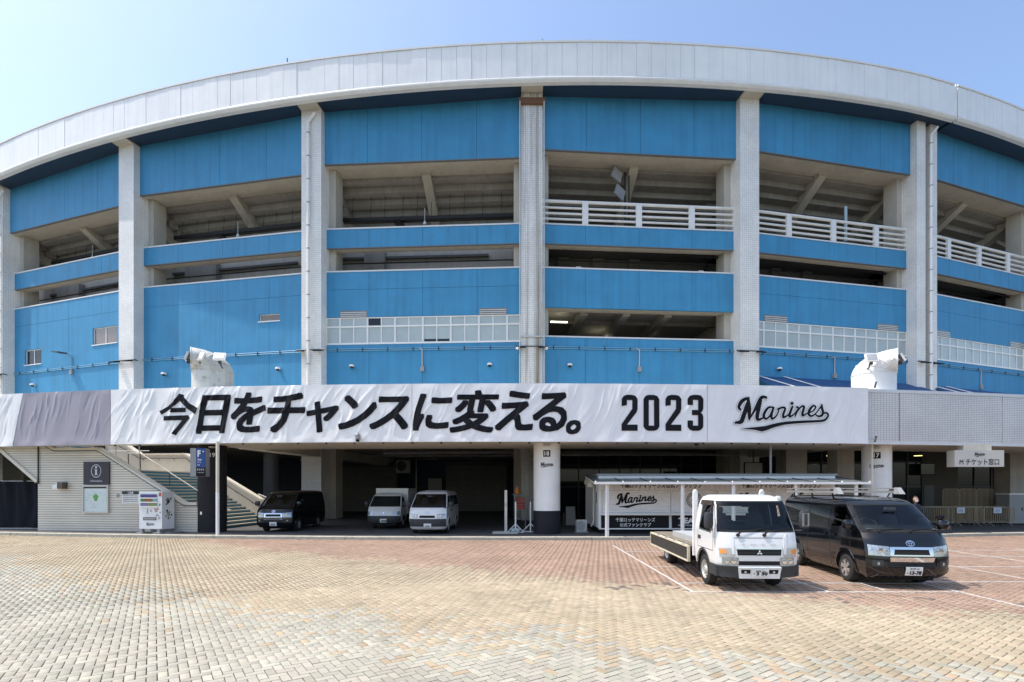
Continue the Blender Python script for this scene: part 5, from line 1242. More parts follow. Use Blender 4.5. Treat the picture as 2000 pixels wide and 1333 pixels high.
    def ell(cx, cz, a, b, t, off):
        n = 24
        for k in range(n):
            p = [2 * math.pi * (k + i) / n for i in (0, 1)]
            m.add([fr(cx + (a + s * t) * math.cos(q), cz + (b + s * t) * math.sin(q), off) for q in p for s in (0, 1)], [(0, 1, 3, 2)])
    ell(0, .985, .075, .050, .014, .012); ell(0, .985, .020, .046, .010, .013); ell(0, 1.0, .048, .016, .010, .014); m.build("badge", M_CHROME, V, world=False)
    m = MB(); patch(m, fr, [(-.80, 1.20), (.80, 1.20), (.80, 1.21), (-.80, 1.21)], .003, 16, 1, .004); m.build("bonnet_gap", M_UNDER, V, world=False)
    plate(V, lambda a, b, o: fr(a, b, o + .03), .02, .41, ptop, pmain, kana=kana)
    mirror(V, [(-.80, .62, 1.27), (-.93, .58, 1.30)], (-1.00, .58, 1.36), (.12, .09, .22), paint if black else M_PLASTIC, -1); mirror(V, [(.80, .62, 1.27), (.93, .58, 1.30)], (1.00, .58, 1.36), (.12, .09, .22), paint if black else M_PLASTIC, 1)
    m = MB(); m.tube([fr(.70, 1.20, .0), fr(.88, 1.14, .14), fr(.98, 1.22, .20), fr(.97, 1.38, .17)], .014, 6); m.lathe([(.001, -.06), (.08, -.02), (.09, .06)], 12, tuple(fr(.96, 1.40, .17))); m.build("kerb_mirror", M_BLACKP, V, world=False)
    m = MB()
    for k in range(5): m.box(-.40 + k * .2 - .02, -.40 + k * .2 + .02, 1.9, 4.3, 1.972, 1.990)
    m.build("roof_rib", paint, V, world=False)
    if rack:
        for sx in (-1, 1):
            m = MB(); m.box(sx * .70 - .05, sx * .70 + .05, 1.55, 4.45, 2.06, 2.12); m.box(sx * .70 - .03, sx * .70 + .03, 1.6, 4.4, 2.16, 2.19); rk = m.build("roof_rack", M_SILVER, V, world=False)
            m = MB(); m.hexa([(sx * .70 - .06, 1.45, 2.04), (sx * .70 + .06, 1.45, 2.04), (sx * .70 + .06, 1.70, 2.04), (sx * .70 - .06, 1.70, 2.04), (sx * .70 - .05, 1.60, 2.20), (sx * .70 + .05, 1.60, 2.20), (sx * .70 + .05, 1.70, 2.20), (sx * .70 - .05, 1.70, 2.20)]); m.build("rack_end", M_GREY, rk, world=False)
            for y in (1.9, 3.0, 4.1): m = MB(); m.bar((sx * .68, y, 2.08), (sx * .63, y + .06, 1.93), .035, .025); m.box(sx * .70 - .03, sx * .70 + .03, y - .04, y + .04, 2.121, 2.159); m.build("rack_foot", M_PIPE, rk, world=False)
    return V, lf
M_VBLACK = mat("black_car_paint", (.004, .005, .007), .08, var=.05, coat=.25)
M_VWHITE = mat("white_car_paint", (.70, .70, .69), .22, var=.03, vs=3, coat=.6)
van((8.58, 10.98, 0), R_(-6.0), "glossy black van with a silver roof rack parked in the sun beside the flatbed truck", M_VBLACK, True, M_SILVER, 6, True, True, True, ptop="習志野 401", pmain="13-78")
van((-11.30, 24.2, FLOOR_Z), R_(.8), "black van with chrome grille parked in the shade beside the staircase", M_VBLACK, True, M_SILVER, 6, True, True, False, ptop="", pmain="", kana="")
van((-3.83, 23.1, FLOOR_Z), R_(-1.2), "plain white van with grey bumpers in the shade in front of the roller shutters", M_VWHITE, False, M_GREY, 0, False, False, False, ptop="", pmain="", kana="")

# white flatbed truck
T = thing("flatbed_truck", (5.15, 10.66, 0), "white flatbed truck with lowered black-sided bed parked in the sun", "truck", None, R_(-2.3))
lf = Loft([(.44, .04, .80, 1.62), (.60, .0, .825, 1.64), (.80, .0, .83, 1.66), (1.0, .02, .83, 1.66), (1.22, .07, .828, 1.66), (1.30, .11, .824, 1.66), (1.80, .32, .745, 1.62), (1.90, .40, .715, 1.60), (1.98, .52, .67, 1.56), (2.025, .70, .60, 1.48), (2.04, .85, .52, 1.38)], bf=.13, br=.08, pf=5)
carve(lf.body(), [(.98, .36, .43, sx * .45, sx * 1.0) for sx in (-1, 1)], "cab", M_VWHITE, T, front=[(-.755, 1.30), (.755, 1.30), (.685, 1.87), (-.685, 1.87)], sides=[[(.50, 1.24), (1.25, 1.27), (1.25, 1.80), (.68, 1.80)]], rear=[(-.55, 1.40), (.55, 1.40), (.50, 1.76), (-.50, 1.76)], deep=1.45)
cabin(T, 1.30, 1.87, .46, 1.16, (-.42, .40), -.40)
fr = lf.front
m = MB(); m.box(-.60, .60, .2, 1.6, .30, .7); m.box(-.78, .78, .72, 1.28, .52, .80); m.box(-.42, -.30, 1.0, 5.6, .50, .64); m.box(.30, .42, 1.0, 5.6, .50, .64)
for y in (2.0, 2.7, 3.6, 4.4): m.box(-.30, .30, y, y + .08, .52, .64)
m.box(-.12, .12, 1.6, 4.2, .34, .48); m.lathe([(.14, -.5), (.14, .5)], 14, (0, 4.33, .36), axis='x'); m.box(.45, .75, 2.0, 2.7, .35, .62); m.box(-.75, -.45, 2.2, 2.8, .38, .62); m.build("chassis", M_UNDER, T, world=False)
for sx in (-1, 1): wheel(T, sx * .70, .98, .345, .20, sx, M_STEEL, 0)
for sx in (-1, 1): wheel(T, sx * .66, 4.33, .345, .26, sx, M_WHITEM, 0)
seal(T, fr, [(-.80, 1.255), (.80, 1.255), (.715, 1.90), (-.715, 1.90)], [(-.75, 1.305), (.75, 1.305), (.68, 1.865), (-.68, 1.865)], .008)
m = MB(); patch(m, fr, [(-.77, 1.30), (.77, 1.30), (.69, 1.875), (-.69, 1.875)], .010, 16, 6, .001); m.build("windscreen", M_CLEAR, T, world=False)
m = MB()
for xa in (-.42, .12): m.bar(fr(xa, 1.20, .02), fr(xa + .05, 1.24, .05), .03, .03); m.bar(fr(xa + .02, 1.24, .045), fr(xa + .55, 1.33, .022), .018, .014); m.lathe([(.001, -.03), (.035, -.025), (.035, .02)], 10, tuple(fr(xa, 1.195, .02)), axis='y')
m.build("wiper", M_PIPE, T, world=False)
for sg in (-1, 1):
    S = lambda a, b, o, sg=sg: lf.side(a, b, sg, o)
    m = MB(); patch(m, S, [(.47, 1.21), (1.28, 1.24), (1.28, 1.83), (.66, 1.83)], .006, 6, 5, .001); m.build("side_window", M_CLEAR, T, world=False)
    m = MB(); patch(m, S, [(.58, 1.80), (1.34, 1.80), (1.34, 1.90), (.60, 1.90)], .035, 6, 2, .03); patch(m, S, [(.38, 1.30), (.47, 1.30), (.66, 1.86), (.57, 1.86)], .030, 2, 5, .03); m.build("window_visor", mat("smoked_visor", (.035, .022, .018), .15, coat=.5), T, world=False)
    m = MB()
    for y in (.36, 1.36): patch(m, S, [(y, .84), (y + .012, .84), (y + .012 + (.0 if y > 1 else .0), 1.20), (y, 1.20)], .0015, 1, 6, .003)
    patch(m, S, [(.36, .83), (1.36, .83), (1.36, .842), (.36, .842)], .0015, 6, 1, .003); m.build("door_gap", M_UNDER, T, world=False)
    m = MB(); patch(m, S, [(1.16, 1.02), (1.33, 1.02), (1.33, 1.10), (1.16, 1.10)], .014, 2, 2, .02); m.build("door_handle", M_PLASTIC, T, world=False)
    m = MB(); n = 16
    for k in range(n):
        a0, a1 = math.pi * (-.02 + 1.04 * k / n), math.pi * (-.02 + 1.04 * (k + 1) / n)
        q = [lf.side(.98 + math.cos(a) * rr, max(.38, .36 + math.sin(a) * rr), sg, o) for a in (a0, a1) for rr, o in ((.43, .02), (.475, .014))]
        m.add(q, [(0, 1, 3, 2)], True)
    m.build("wheel_arch", M_PLASTIC, T, world=False)
    m = MB(); m.hexa([(sg * .80, 1.42, .22), (sg * .60, 1.42, .22), (sg * .60, 1.46, .22), (sg * .80, 1.46, .22), (sg * .82, 1.42, .62), (sg * .60, 1.42, .62), (sg * .60, 1.46, .62), (sg * .82, 1.46, .62)]); m.build("mud_flap", M_UNDER, T, world=False)
# front panels
m = MB(); patch(m, fr, [(-.52, 1.13), (.52, 1.13), (.50, 1.15), (-.50, 1.15)], .004, 12, 1, .008); m.build("panel_line", mat("panel_gap_grey", (.35, .35, .34), .5), T, world=False)
m = MB(); 
for pl in ([(-.55, .80), (-.505, .80), (-.505, 1.12), (-.60, 1.24)], [(.505, .80), (.55, .80), (.60, 1.24), (.505, 1.12)]): patch(m, fr, pl, .010, 2, 5, .02)
m.build("front_crease", M_VWHITE, T, world=False)
m = MB(); letters(m, "FUSO", lambda a, b: fr(a, b, .010), -.34, .34, .985, 1.02, bold=.02, spacing=2.6); m.build("front_lettering", M_SILVER, T, world=False)
m = MB(); patch(m, fr, [(-.44, .78), (.44, .78), (.46, .93), (-.46, .93)], .006, 14, 3); m.build("grille", M_UNDER, T, world=False)
m = MB(); patch(m, fr, [(-.46, .905), (.46, .905), (.47, .935), (-.47, .935)], .018, 14, 1); m.build("grille_bar", M_CHROME, T, world=False)
m = MB()
for z in (.81, .84, .87): patch(m, fr, [(-.42, z), (.42, z), (.42, z + .010), (-.42, z + .010)], .012, 14, 1, .01)
m.build("grille_slat", M_PLASTIC, T, world=False)
m = MB()
for a in (90, 210, 330):
    d = Vector((math.cos(R_(a)), math.sin(R_(a)))); n_ = Vector((-d.y, d.x)); c = Vector((0, .835))
    q = [c, c + d * .03 + n_ * .018, c + d * .062, c + d * .03 - n_ * .018]; m.add([fr(p.x, p.y, .022) for p in q], [(0, 1, 2, 3)])
m.build("badge", M_CHROME, T, world=False)
for sx in (-1, 1):
    a, b = sorted((sx * .50, sx * .80)); ia, ib = (a, b)
    m = MB(); patch(m, fr, [(a + (.02 if sx < 0 else 0), .74), (b - (.0 if sx < 0 else .02), .74), (b, .93), (a, .93)], .007, 8, 3); tl = m.build("turn_lamp_panel", mat("satin_silver", (.50, .48, .45), .3, .3), T, world=False)
    m = MB(); c = fr(sx * .70, .86, .012); a2, b2 = sorted((sx * .66, sx * .78)); patch(m, fr, [(a2, .81), (b2, .81), (b2, .90), (a2, .90)], .014, 4, 2); m.build("turn_lamp", M_AMBER, tl, world=False)
    a3, b3 = sorted((sx * .42, sx * .74)); m = MB(); patch(m, fr, [(a3, .585), (b3, .585), (b3, .735), (a3, .735)], .010, 8, 3); hl = m.build("headlight", M_LAMP, T, world=False)
    for cx_ in (.52, .64): c = fr(sx * cx_, .655, .014); m = MB(); m.lathe([(.001, -.004), (.05, 0)], 12, tuple(c), axis='y'); m.build("reflector", M_CHROME, hl, world=False)
m = MB(); patch(m, fr, [(-.44, .57), (.44, .57), (.46, .66), (-.46, .66)], .005, 12, 2); m.build("lower_grille", M_UNDER, T, world=False)
m = MB(); patch(m, fr, [(-.83, .33), (-.40, .31), (-.44, .555), (-.83, .565)], .045, 10, 3, .10); bp_ = m.build("bumper_corner", M_PLASTIC, T, world=False); m = MB(); patch(m, fr, [(.40, .31), (.83, .33), (.83, .565), (.44, .555)], .045, 10, 3, .10); m.build("bumper_corner", M_PLASTIC, T, world=False)
for sg in (-1, 1): m = MB(); m.box(min(sg * .79, sg * .855), max(sg * .79, sg * .855), .10, .52, .34, .565); m.build("bumper_end", M_PLASTIC, bp_, world=False)
m = MB(); patch(m, fr, [(-.41, .30), (.41, .30), (.44, .545), (-.44, .545)], .055, 10, 3, .10); m.build("bumper_centre", M_VWHITE, T, world=False)
m = MB(); patch(m, fr, [(-.37, .40), (-.19, .40), (-.19, .50), (-.38, .50)], .058, 3, 2, .01); patch(m, fr, [(.19, .40), (.37, .40), (.38, .50), (.19, .50)], .058, 3, 2, .01); m.build("bumper_slot", M_UNDER, T, world=False)
for sx in (-1, 1): c = fr(sx * .29, .45, .062); m = MB(); m.lathe([(.001, -.008), (.025, 0)], 10, tuple(c), axis='y'); m.build("tow_eye", M_STEEL, T, world=False)
plate(T, lambda a, b, o: fr(a, b, o + .065), .0, .435, "船橋 130", "3 30", kana="あ")
mirror(T, [(-.80, .42, 1.28), (-.98, .25, 1.28), (-.98, .25, 1.70), (-.76, .5, 1.82)], (-.97, .22, 1.50), (.10, .07, .36), M_PLASTIC, -1)
mo = mirror(T, [(.80, .42, 1.28), (1.02, .25, 1.28), (1.02, .25, 1.70), (.76, .5, 1.82)], (1.03, .22, 1.52), (.11, .07, .38), M_PLASTIC, 1)
m = MB(); m.grid(lambda u, v: Vector((.95 + .15 * u, .155, 1.38 + .28 * v)), 2, 2); m.build("mirror_glass", M_CHROME, mo, world=False)
m = MB(); m.lathe([(.001, -.04), (.05, -.03), (.05, .04)], 12, tuple(fr(.62, 1.94, .03)), axis='y'); m.build("marker_lamp", M_WHITEM, T, world=False)
# load bed
M_BED = mat("bed_planks", (.20, .165, .12), .85, var=.25, vs=5, dirt=(.08, .07, .06))
M_GATE = mat("black_gate_panel", (.028, .026, .022), .7, var=.25, vs=6, dirt=(.10, .09, .07))
M_TRIM = mat("cream_trim", (.62, .56, .42), .6, var=.12, vs=8, dirt=(.30, .25, .18))
BY = 5.75
for k in range(7):
    w = 1.66 / 7; m = MB(); m.box(-.83 + w * k + .004, -.83 + w * (k + 1) - .004, 1.76, BY - .02, .76, .80); m.build("deck_plank", M_BED, T, world=False)
m = MB(); m.box(-.85, .85, 1.74, BY, .66, .756); m.build("deck_frame", M_UNDER, T, world=False)
for sx in (-1, 1):
    m = MB(); m.box(min(sx * .885, sx * .925), max(sx * .885, sx * .925), 1.84, BY - .04, .43, .74); sg_ = m.build("side_gate", M_GATE, T, world=False)
    m = MB(); a, b = min(sx * .875, sx * .94), max(sx * .875, sx * .94)
    m.box(a, b, 1.84, BY - .04, .741, .785); m.box(a, b, 1.84, BY - .04, .39, .429); m.box(a, b, 1.80, 1.839, .39, .785); m.box(a, b, BY - .039, BY, .39, .785); m.build("gate_trim", M_TRIM, sg_, world=False)
    m = MB()
    for y in (2.1, 2.95, 3.8, 4.65): m.box(min(sx * .82, sx * .946), max(sx * .82, sx * .946), y, y + .10, .78, .808)
    m.build("gate_hinge", M_STEEL, sg_, world=False)
    m = MB(); m.box(min(sx * .74, sx * .84), max(sx * .74, sx * .84), 1.66, 1.74, .56, 2.10); m.lathe([(.05, 2.10), (.05, 2.14), (.02, 2.15)], 8, (sx * .79, 1.70, 0)); m.build("front_post", M_WHITEM, T, world=False)
m = MB(); m.box(-.85, .85, BY + .01, BY + .05, .38, .79); m.build("tail_gate", M_GATE, T, world=False)
m = MB(); m.box(-.80, .80, 1.64, 1.68, .80, 1.10); m.build("headboard", M_WHITEM, T, world=False)
for k in range(3):
    m = MB(); m.box(-.62, .18, 2.3, 4.3, .802 + .05 * k, .848 + .05 * k); o = m.build("sheet_panel", mat("grey_sheet", (.40, .41, .41), .5, var=.1), None, world=True)
    o.matrix_world = WM[T.name]; tag(o, ("grey panel at the bottom of the stack on the truck bed", "grey panel in the middle of the stack on the truck bed", "topmost grey panel of the stack lying on the truck bed")[k], "panel", "grey panels on the truck bed")
m = MB(); m.tube([(-.70, 2.0, 1.03), (-.66, 2.1, .90), (-.60, 2.3, 1.03)], .035, 6); m.box(-.74, -.60, 1.92, 2.05, .85, 1.02); o = m.build("ratchet_strap", M_RED, None); o.matrix_world = WM[T.name]; tag(o, "bundled red ratchet strap on the truck bed behind the cab", "strap")
# small white box truck
S2 = thing("box_truck", (-6.52, 25.95, FLOOR_Z), "small white box truck with grey bumper parked in the shade beside the white van", "truck", None, R_(0))
l2 = Loft([(.34, .06, .78, 1.75), (.46, .0, .82, 1.80), (.66, .0, .83, 1.80), (.90, .05, .83, 1.80), (1.10, .16, .825, 1.80), (1.20, .25, .815, 1.80), (1.66, .72, .735, 1.78), (1.76, .86, .69, 1.76), (1.82, 1.05, .62, 1.72), (1.85, 1.3, .5, 1.6)], bf=.16, br=.06)
carve(l2.body(), [(1.0, .33, .38, sx * .5, sx * 1.0) for sx in (-1, 1)], "cab", M_VWHITE, S2); fr = l2.front
m = MB(); m.box(-.6, .6, .2, 4.2, .2, .55); m.box(-.76, .76, .75, 1.25, .4, .72); m.build("chassis", M_UNDER, S2, world=False)
for y in (1.0, 3.3):
    for sx in (-1, 1): wheel(S2, sx * .70, y, .30, .18, sx, M_GREY, 0)
m = MB(); patch(m, fr, [(-.78, 1.15), (.78, 1.15), (.69, 1.68), (-.69, 1.68)], .008, 14, 5); m.build("windscreen", M_GLASSV, S2, world=False)
for sg in (-1, 1):
    m = MB(); patch(m, lambda a, b, o, sg=sg: l2.side(a, b, sg, o), [(.55, 1.12), (1.45, 1.12), (1.45, 1.64), (.92, 1.64)], .006, 5, 4); m.build("side_window", M_GLASSV, S2, world=False)
    a, b = sorted((sg * .46, sg * .80)); m = MB(); patch(m, fr, [(a, .74), (b, .74), (b, .92), (a, .90)] if sg > 0 else [(a, .74), (b, .74), (b, .90), (a, .92)], .010, 8, 3); m.build("headlight", M_LAMP, S2, world=False)
m = MB(); patch(m, fr, [(-.82, .36), (.82, .36), (.83, .69), (-.83, .69)], .03, 16, 3, .06); m.build("bumper", M_PLASTIC, S2, world=False)
m = MB(); patch(m, fr, [(-.05, .81), (.05, .81), (.03, .87), (-.03, .87)], .010, 2, 2); m.build("badge", M_CHROME, S2, world=False)
m = MB(); 
for xa in (-.5, .08): m.bar(fr(xa, 1.14, .03), fr(xa + .5, 1.19, .024), .018, .012)
m.build("wiper", M_PIPE, S2, world=False)
plate(S2, lambda a, b, o: fr(a, b, o + .03), .0, .46, "", "", kana="")
mirror(S2, [(-.80, .5, 1.14), (-.95, .42, 1.2)], (-.98, .42, 1.30), (.10, .07, .22), M_PLASTIC, -1); mirror(S2, [(.80, .5, 1.14), (.95, .42, 1.2)], (.98, .42, 1.30), (.10, .07, .22), M_PLASTIC, 1)
m = MB(); m.box(-.87, .87, 1.90, 4.40, .72, 2.08); m.build("cargo_box", M_VWHITE, S2, world=False)
m = MB(); 
for sx in (-1, 1): m.box(min(sx * .872, sx * .885), max(sx * .872, sx * .885), 1.90, 4.40, 2.02, 2.09); m.box(min(sx * .872, sx * .885), max(sx * .872, sx * .885), 1.90, 4.40, .70, .78)
m.box(-.87, .87, 1.885, 1.899, 2.02, 2.09); m.build("box_trim", M_STEEL, S2, world=False)
# ------------------------------------------------------------------ ticket kiosk under its lean-to awning
KX0, KX1, KZ = 3.99, 14.9, 23.6
K = thing("kiosk", (9.4, KZ, FLOOR_Z), "long white ticket kiosk with roller shutters and black lower panels under an awning", "kiosk")
m = MB(); m.box(KX0, KX1, KZ, KZ + 4.2, .36, 2.78); m.build("wall", M_WHITE, K)
m = MB(); m.box(KX0 + .06, KX1 - .06, KZ + .05, KZ + 4.1, FLOOR_Z, .355); m.build("plinth", M_BLACKP, K)
m = MB(); m.box(KX0 - .08, KX1 + .08, KZ - .06, KZ + 4.3, 2.785, 2.86); m.build("roof", M_GREY, K)
def kx(x): return (x - 1000) * KZ / 1000
def kz(y): return EYE + (955 - y) * KZ / 1000
fnK = lambda d: (lambda a, b: Vector((a, KZ - d, b)))
n = 46; wv = (KX1 - KX0 - .25) / n
hv = MB(); hv.box(0, wv - .018, 0, .05, 2.115, 2.62); h0 = hv.build("header_board", M_WHITE, K); h0.data.transform(Matrix.Translation((9.4, KZ, FLOOR_Z)))
h0.matrix_local = Matrix.Translation((KX0 - 9.4 + .02, -.06, -FLOOR_Z))
for k in range(1, n): inst(h0, "header_board", K, Matrix.Translation((KX0 - 9.4 + .02 + wv * k, -.06 + random.uniform(-.006, .006), -FLOOR_Z)))
for xa, xb in ((1211, 1370), (1447, 1602)):
    m = MB(); letters(m, "千葉ロッテマリーンズ公式ファンクラブ", fnK(.075), kx(xa), kx(xb), kz(954), kz(942.5), bold=.02); m.build("header_lettering", M_INK, K)
cuts = [(1174, 1306), (1312, 1396), (1402, 1511), (1515, 1625)]
for (xa, xb) in cuts:
    a, c = kx(xa), kx(xb); z0s, z1s = 1.07, 2.10; ns = 13; h = (z1s - z0s) / ns
    f = MB(); f.box(a - .04, a, KZ - .10, KZ - .002, .95, z1s); f.box(c, c + .04, KZ - .10, KZ - .002, .95, z1s); f.box(a, c, KZ - .09, KZ - .002, 1.0, 1.06); fo = f.build("shutter", M_SHUTW, K)
    s = MB(); s.prism([(0, 0), (.02, h * .3), (.02, h * .7), (0, h - .004)], lambda d, z, e: Vector((e, KZ - .025 - d, z0s + z)), a, c); so = s.build("slat", M_SHUTW, fo)
    for k in range(1, ns): inst(so, "slat", fo, Matrix.Translation((0, 0, k * h)))
    m = MB(); m.box(a, c, KZ - .05, KZ - .001, .36, .93); m.build("black_panel", M_BLACKP, K)
m = MB(); m.box(KX0 + .05, KX1 - .05, KZ - .38, KZ - .101, .98, 1.03); m.build("counter", M_WHITEM, K)
m = MB(); m.box(KX0, KX1, KZ - .06, KZ - .002, .30, .355); m.build("bottom_rail", M_WHITEM, K)
def kword(xa, xb, ya, yb):
    m = MB(); wordmark(m, lambda a, b, d: Vector((a, KZ - .060 - d, b)), kx(xa), kx(xb), kz(yb), kz(ya), 7); m.build("wordmark_print", M_INK, K)
kword(1201, 1282, 962, 994); kword(1436, 1508, 962, 992)
m = MB(); wordmark(m, lambda a, b, d: Vector((a, KZ - .060 - d, b)), kx(1540), kx(1618), kz(993), kz(962), 7); m.build("wordmark_print", M_INK, K)
m = MB(); cx, cz = kx(1355), kz(977)
for k in range(36):
    a0, a1 = 2 * math.pi * k / 36, 2 * math.pi * (k + 1) / 36
    for r0, r1 in ((.36, .34), (.25, .235)): m.add([Vector((cx + r * math.cos(a), KZ - .062, cz + r * math.sin(a))) for r, a in ((r0, a0), (r0, a1), (r1, a1), (r1, a0))], [(0, 1, 2, 3)])
    if k % 2 == 0: m.add([Vector((cx + r * math.cos(a), KZ - .062, cz + r * math.sin(a))) for r, a in ((.33, a0 + .02), (.33, a1 - .02), (.265, a1 - .02), (.265, a0 + .02))], [(0, 1, 2, 3)])
for (xa, za, xb, zb_) in ((-.2, -.1, .0, .12), (-.02, .13, .18, -.02), (-.15, -.16, .15, -.12), (-.05, .0, .12, .10)): m.bar((cx + xa, KZ - .062, cz + za), (cx + xb, KZ - .062, cz + zb_), .003, .035, up=(0, 1, 0))
m.build("round_emblem", mat("emblem_grey_ink", (.06, .06, .065), .6), K)
m = MB(); letters(m, "千葉ロッテマリーンズ", fnK(.056), kx(1202), kx(1279), kz(1019.5), kz(1011.5), bold=.02); letters(m, "公式ファンクラブ", fnK(.056), kx(1210), kx(1271), kz(1029), kz(1021.5), bold=.02); m.build("panel_lettering", M_WHITE, K)
m = MB(); letters(m, "TEAM 26", fnK(.056), kx(1324), kx(1388), kz(1023), kz(1011.5), bold=.05); m.build("panel_lettering", M_WHITE, K); m = MB(); tiny_print(m, fnK(.056), kx(1324), kx(1386), kz(1028), kz(1025)); m.build("panel_lettering", M_WHITE, K)
# side wall fittings
m = MB(); m.box(KX0 - .02, KX0 - .001, KZ + .5, KZ + .56, 1.5, 2.0); m.build("side_switch", M_BLACKP, K)
for dy, z in ((.9, 2.38), (1.7, 2.52)):
    m = MB(); m.lathe([(.001, .2), (.14, .16), (.2, .02), (.2, -.14), (.19, -.14)], 14, (KX0 - .22, KZ + dy, z)); m.build("vent_cowl", mat("cream_plastic", (.58, .56, .44), .5), K)
m = MB(); m.tube([(KX0 - .12, KZ + .7, 2.2), (KX0 - .12, KZ + .7, .6), (KX0 - .25, KZ + .6, .4)], .035, 6); m.build("hose_pipe", MATS["cream_plastic"], K)
# awning
A = thing("awning_roof", (9.4, 22.0, 0), "grey sheet lean-to awning on white posts in front of the ticket kiosk", "awning")
AX0, AX1, AY0, AY1, AZ0, AZ1 = 3.57, 15.26, 21.85, 24.9, 2.42, 2.80
nb = 10; wb = (AX1 - AX0) / nb
M_AWN = mat("grey_roof_sheet", (.16, .18, .175), .35, var=.12, vs=2, streak=.1)
for k in range(nb):
    m = MB(); xa, xb = AX0 + wb * k + .012, AX0 + wb * (k + 1) - .012
    m.hexa([(xa, AY0 + .06, AZ0 - .005), (xb, AY0 + .06, AZ0 - .005), (xb, AY1, AZ1), (xa, AY1, AZ1), (xa, AY0 + .06, AZ0 + .012), (xb, AY0 + .06, AZ0 + .012), (xb, AY1, AZ1 + .017), (xa, AY1, AZ1 + .017)]); m.build("roof_sheet", M_AWN, A)
m = MB()
for k in range(nb + 1): x = AX0 + wb * k; m.bar((x, AY0 + .05, AZ0 + .016), (x, AY1, AZ1 + .02), .03, .05)
m.build("sheet_rib", M_DKGREY, A)
m = MB(); m.box(AX0 - .03, AX1 + .03, AY0 - .06, AY0 + .055, AZ0 - .06, AZ0 + .035); m.build("front_beam", M_WHITEM, A)
m = MB()
for k in range(nb + 1): m.lathe([(.03, 0), (.03, .04), (.01, .05)], 6, (AX0 + wb * k, AY0, AZ0 + .035))
m.build("bolt", M_WHITEM, A)
for x in (AX0 + .02, AX1 - .02): m = MB(); m.bar((x, AY0 + .05, AZ0 - .03), (x, AY1, AZ1 - .03), .06, .06); m.build("side_beam", M_WHITEM, A)
for x in (1185, 1333, 1433, 1555, 1674):
    X = (x - 1000) * 21.9 / 1000
    m = MB(); m.box(X - .045, X + .045, 21.95, 22.04, FLOOR_Z - .02, AZ0 - .05); m.build("awning_post", M_WHITEM, A)
    m = MB(); m.box(X + .065, X + .115, 22.0, 22.05, FLOOR_Z - .02, AZ0 - .05); m.build("awning_post", M_WHITEM, A)
# outdoor air-conditioning units
def aircon(p, rz, w, h, d, label):
    r = thing("air_conditioner", p, label, "air conditioner", None, rz)
    m = MB(); m.box(-w / 2, w / 2, 0, d, .06, h); m.build("casing", mat("aircon_ivory", (.50, .49, .44), .5, var=.08), r, world=False)
    m = MB(); m.lathe([(.001, -.012), (h * .36, -.012), (h * .38, -.002)], 22, (-w * .12, 0, h * .54), axis='y'); m.build("fan_grille", M_GREY if h < 1 else M_DKGREY, r, world=False)
    m = MB(); m.box(-w / 2 - .05, w / 2 + .05, -.05, d + .05, 0, .055); m.build("stand", M_GREY, r, world=False)
    m = MB(); m.box(w * .28, w * .46, -.012, -.002, h * .15, h * .3); m.build("label_plate", M_STEEL, r, world=False)
aircon((3.30, 24.2, FLOOR_Z), R_(6), .50, .60, .30, "small ivory air conditioner on the ground beside the ticket kiosk")
aircon(at(788, 925, 46.5) + Vector((0, -.2, 0)), 0, 1.25, 1.2, .45, "air conditioner mounted high on the dark wall between the roller shutters")
# hanging ticket sign
p = at(1913, 912, 24.1)
r = thing("ticket_sign", p, "white box sign for the M ticket window hanging under the tiled podium", "sign")
hw = 1.16; hh = .78
m = MB(); m.box(-hw, hw, 0, .45, 0, hh); m.build("sign_box", mat("sign_cream", (.60, .57, .50), .5, var=.03), r, world=False)
m = MB(); letters(m, "M チケット窓口", lambda a, b: Vector((a, -.006, b)), -.94, .92, .08, .38, bold=.015); wordmark(m, lambda a, b, d: Vector((a, -.006 - d, b)), -.25, .25, .46, .68, 8); m.build("lettering", M_INK, r, world=False)
m = MB(); m.box(-.70, .62, .05, .40, hh, hh + .30); m.build("hanger_box", M_BEIGE, r, world=False)
# crowd barriers
BAR = None
def barrier(loc, rz, label, w=1.7, h=1.04, group="steel crowd barriers by the ticket windows"):
    global BAR
    r = thing("crowd_barrier", loc, label, "crowd barrier", group, rz)
    key = (w, h)
    m = MB(); m.tube([(-w / 2, 0, .12), (-w / 2, 0, h - .08), (-w / 2 + .08, 0, h), (w / 2 - .08, 0, h), (w / 2, 0, h - .08), (w / 2, 0, .12)], .021, 6); m.tube([(-w / 2, 0, .2), (w / 2, 0, .2)], .018, 6); m.build("frame", mat("worn_steel", (.38, .33, .25), .5, .3, var=.15), r, world=False)
    n = 13
    if BAR is None or BAR[1] != key:
        bm_ = MB(); bm_.tube([(0, 0, .2), (0, 0, h)], .017, 6); b0 = bm_.build("bar", mat("warm_steel", (.34, .26, .16), .5, .2, var=.15), r, world=False); b0.matrix_local = Matrix.Translation((-w / 2 + w / (n + 1), 0, 0)); BAR = (b0, key); k0 = 1
    else: k0 = 0
    for k in range(k0, n): inst(BAR[0], "bar", r, Matrix.Translation((-w / 2 + w * (k + 1) / (n + 1), 0, 0)))
    m = MB()
    for x in (-w * .32, w * .32): m.tube([(x, -.25, 0), (x, -.05, .12), (x, 0, .2), (x, .05, .12), (x, .25, 0)], .018, 5)
    m.build("foot", M_STEEL, r, world=False)
    return r
for k, (x, lab) in enumerate(((1829, "front crowd barrier beside the person in the white mask"), (1889, "front crowd barrier carrying a paper notice, in the middle of its row"), (1949, "front crowd barrier with a paper notice, nearest the white cabinet"))):
    barrier(((x - 1000) * 28.6 / 1000, 28.6 - .05 * k, FLOOR_Z), R_(-1 + k), lab)
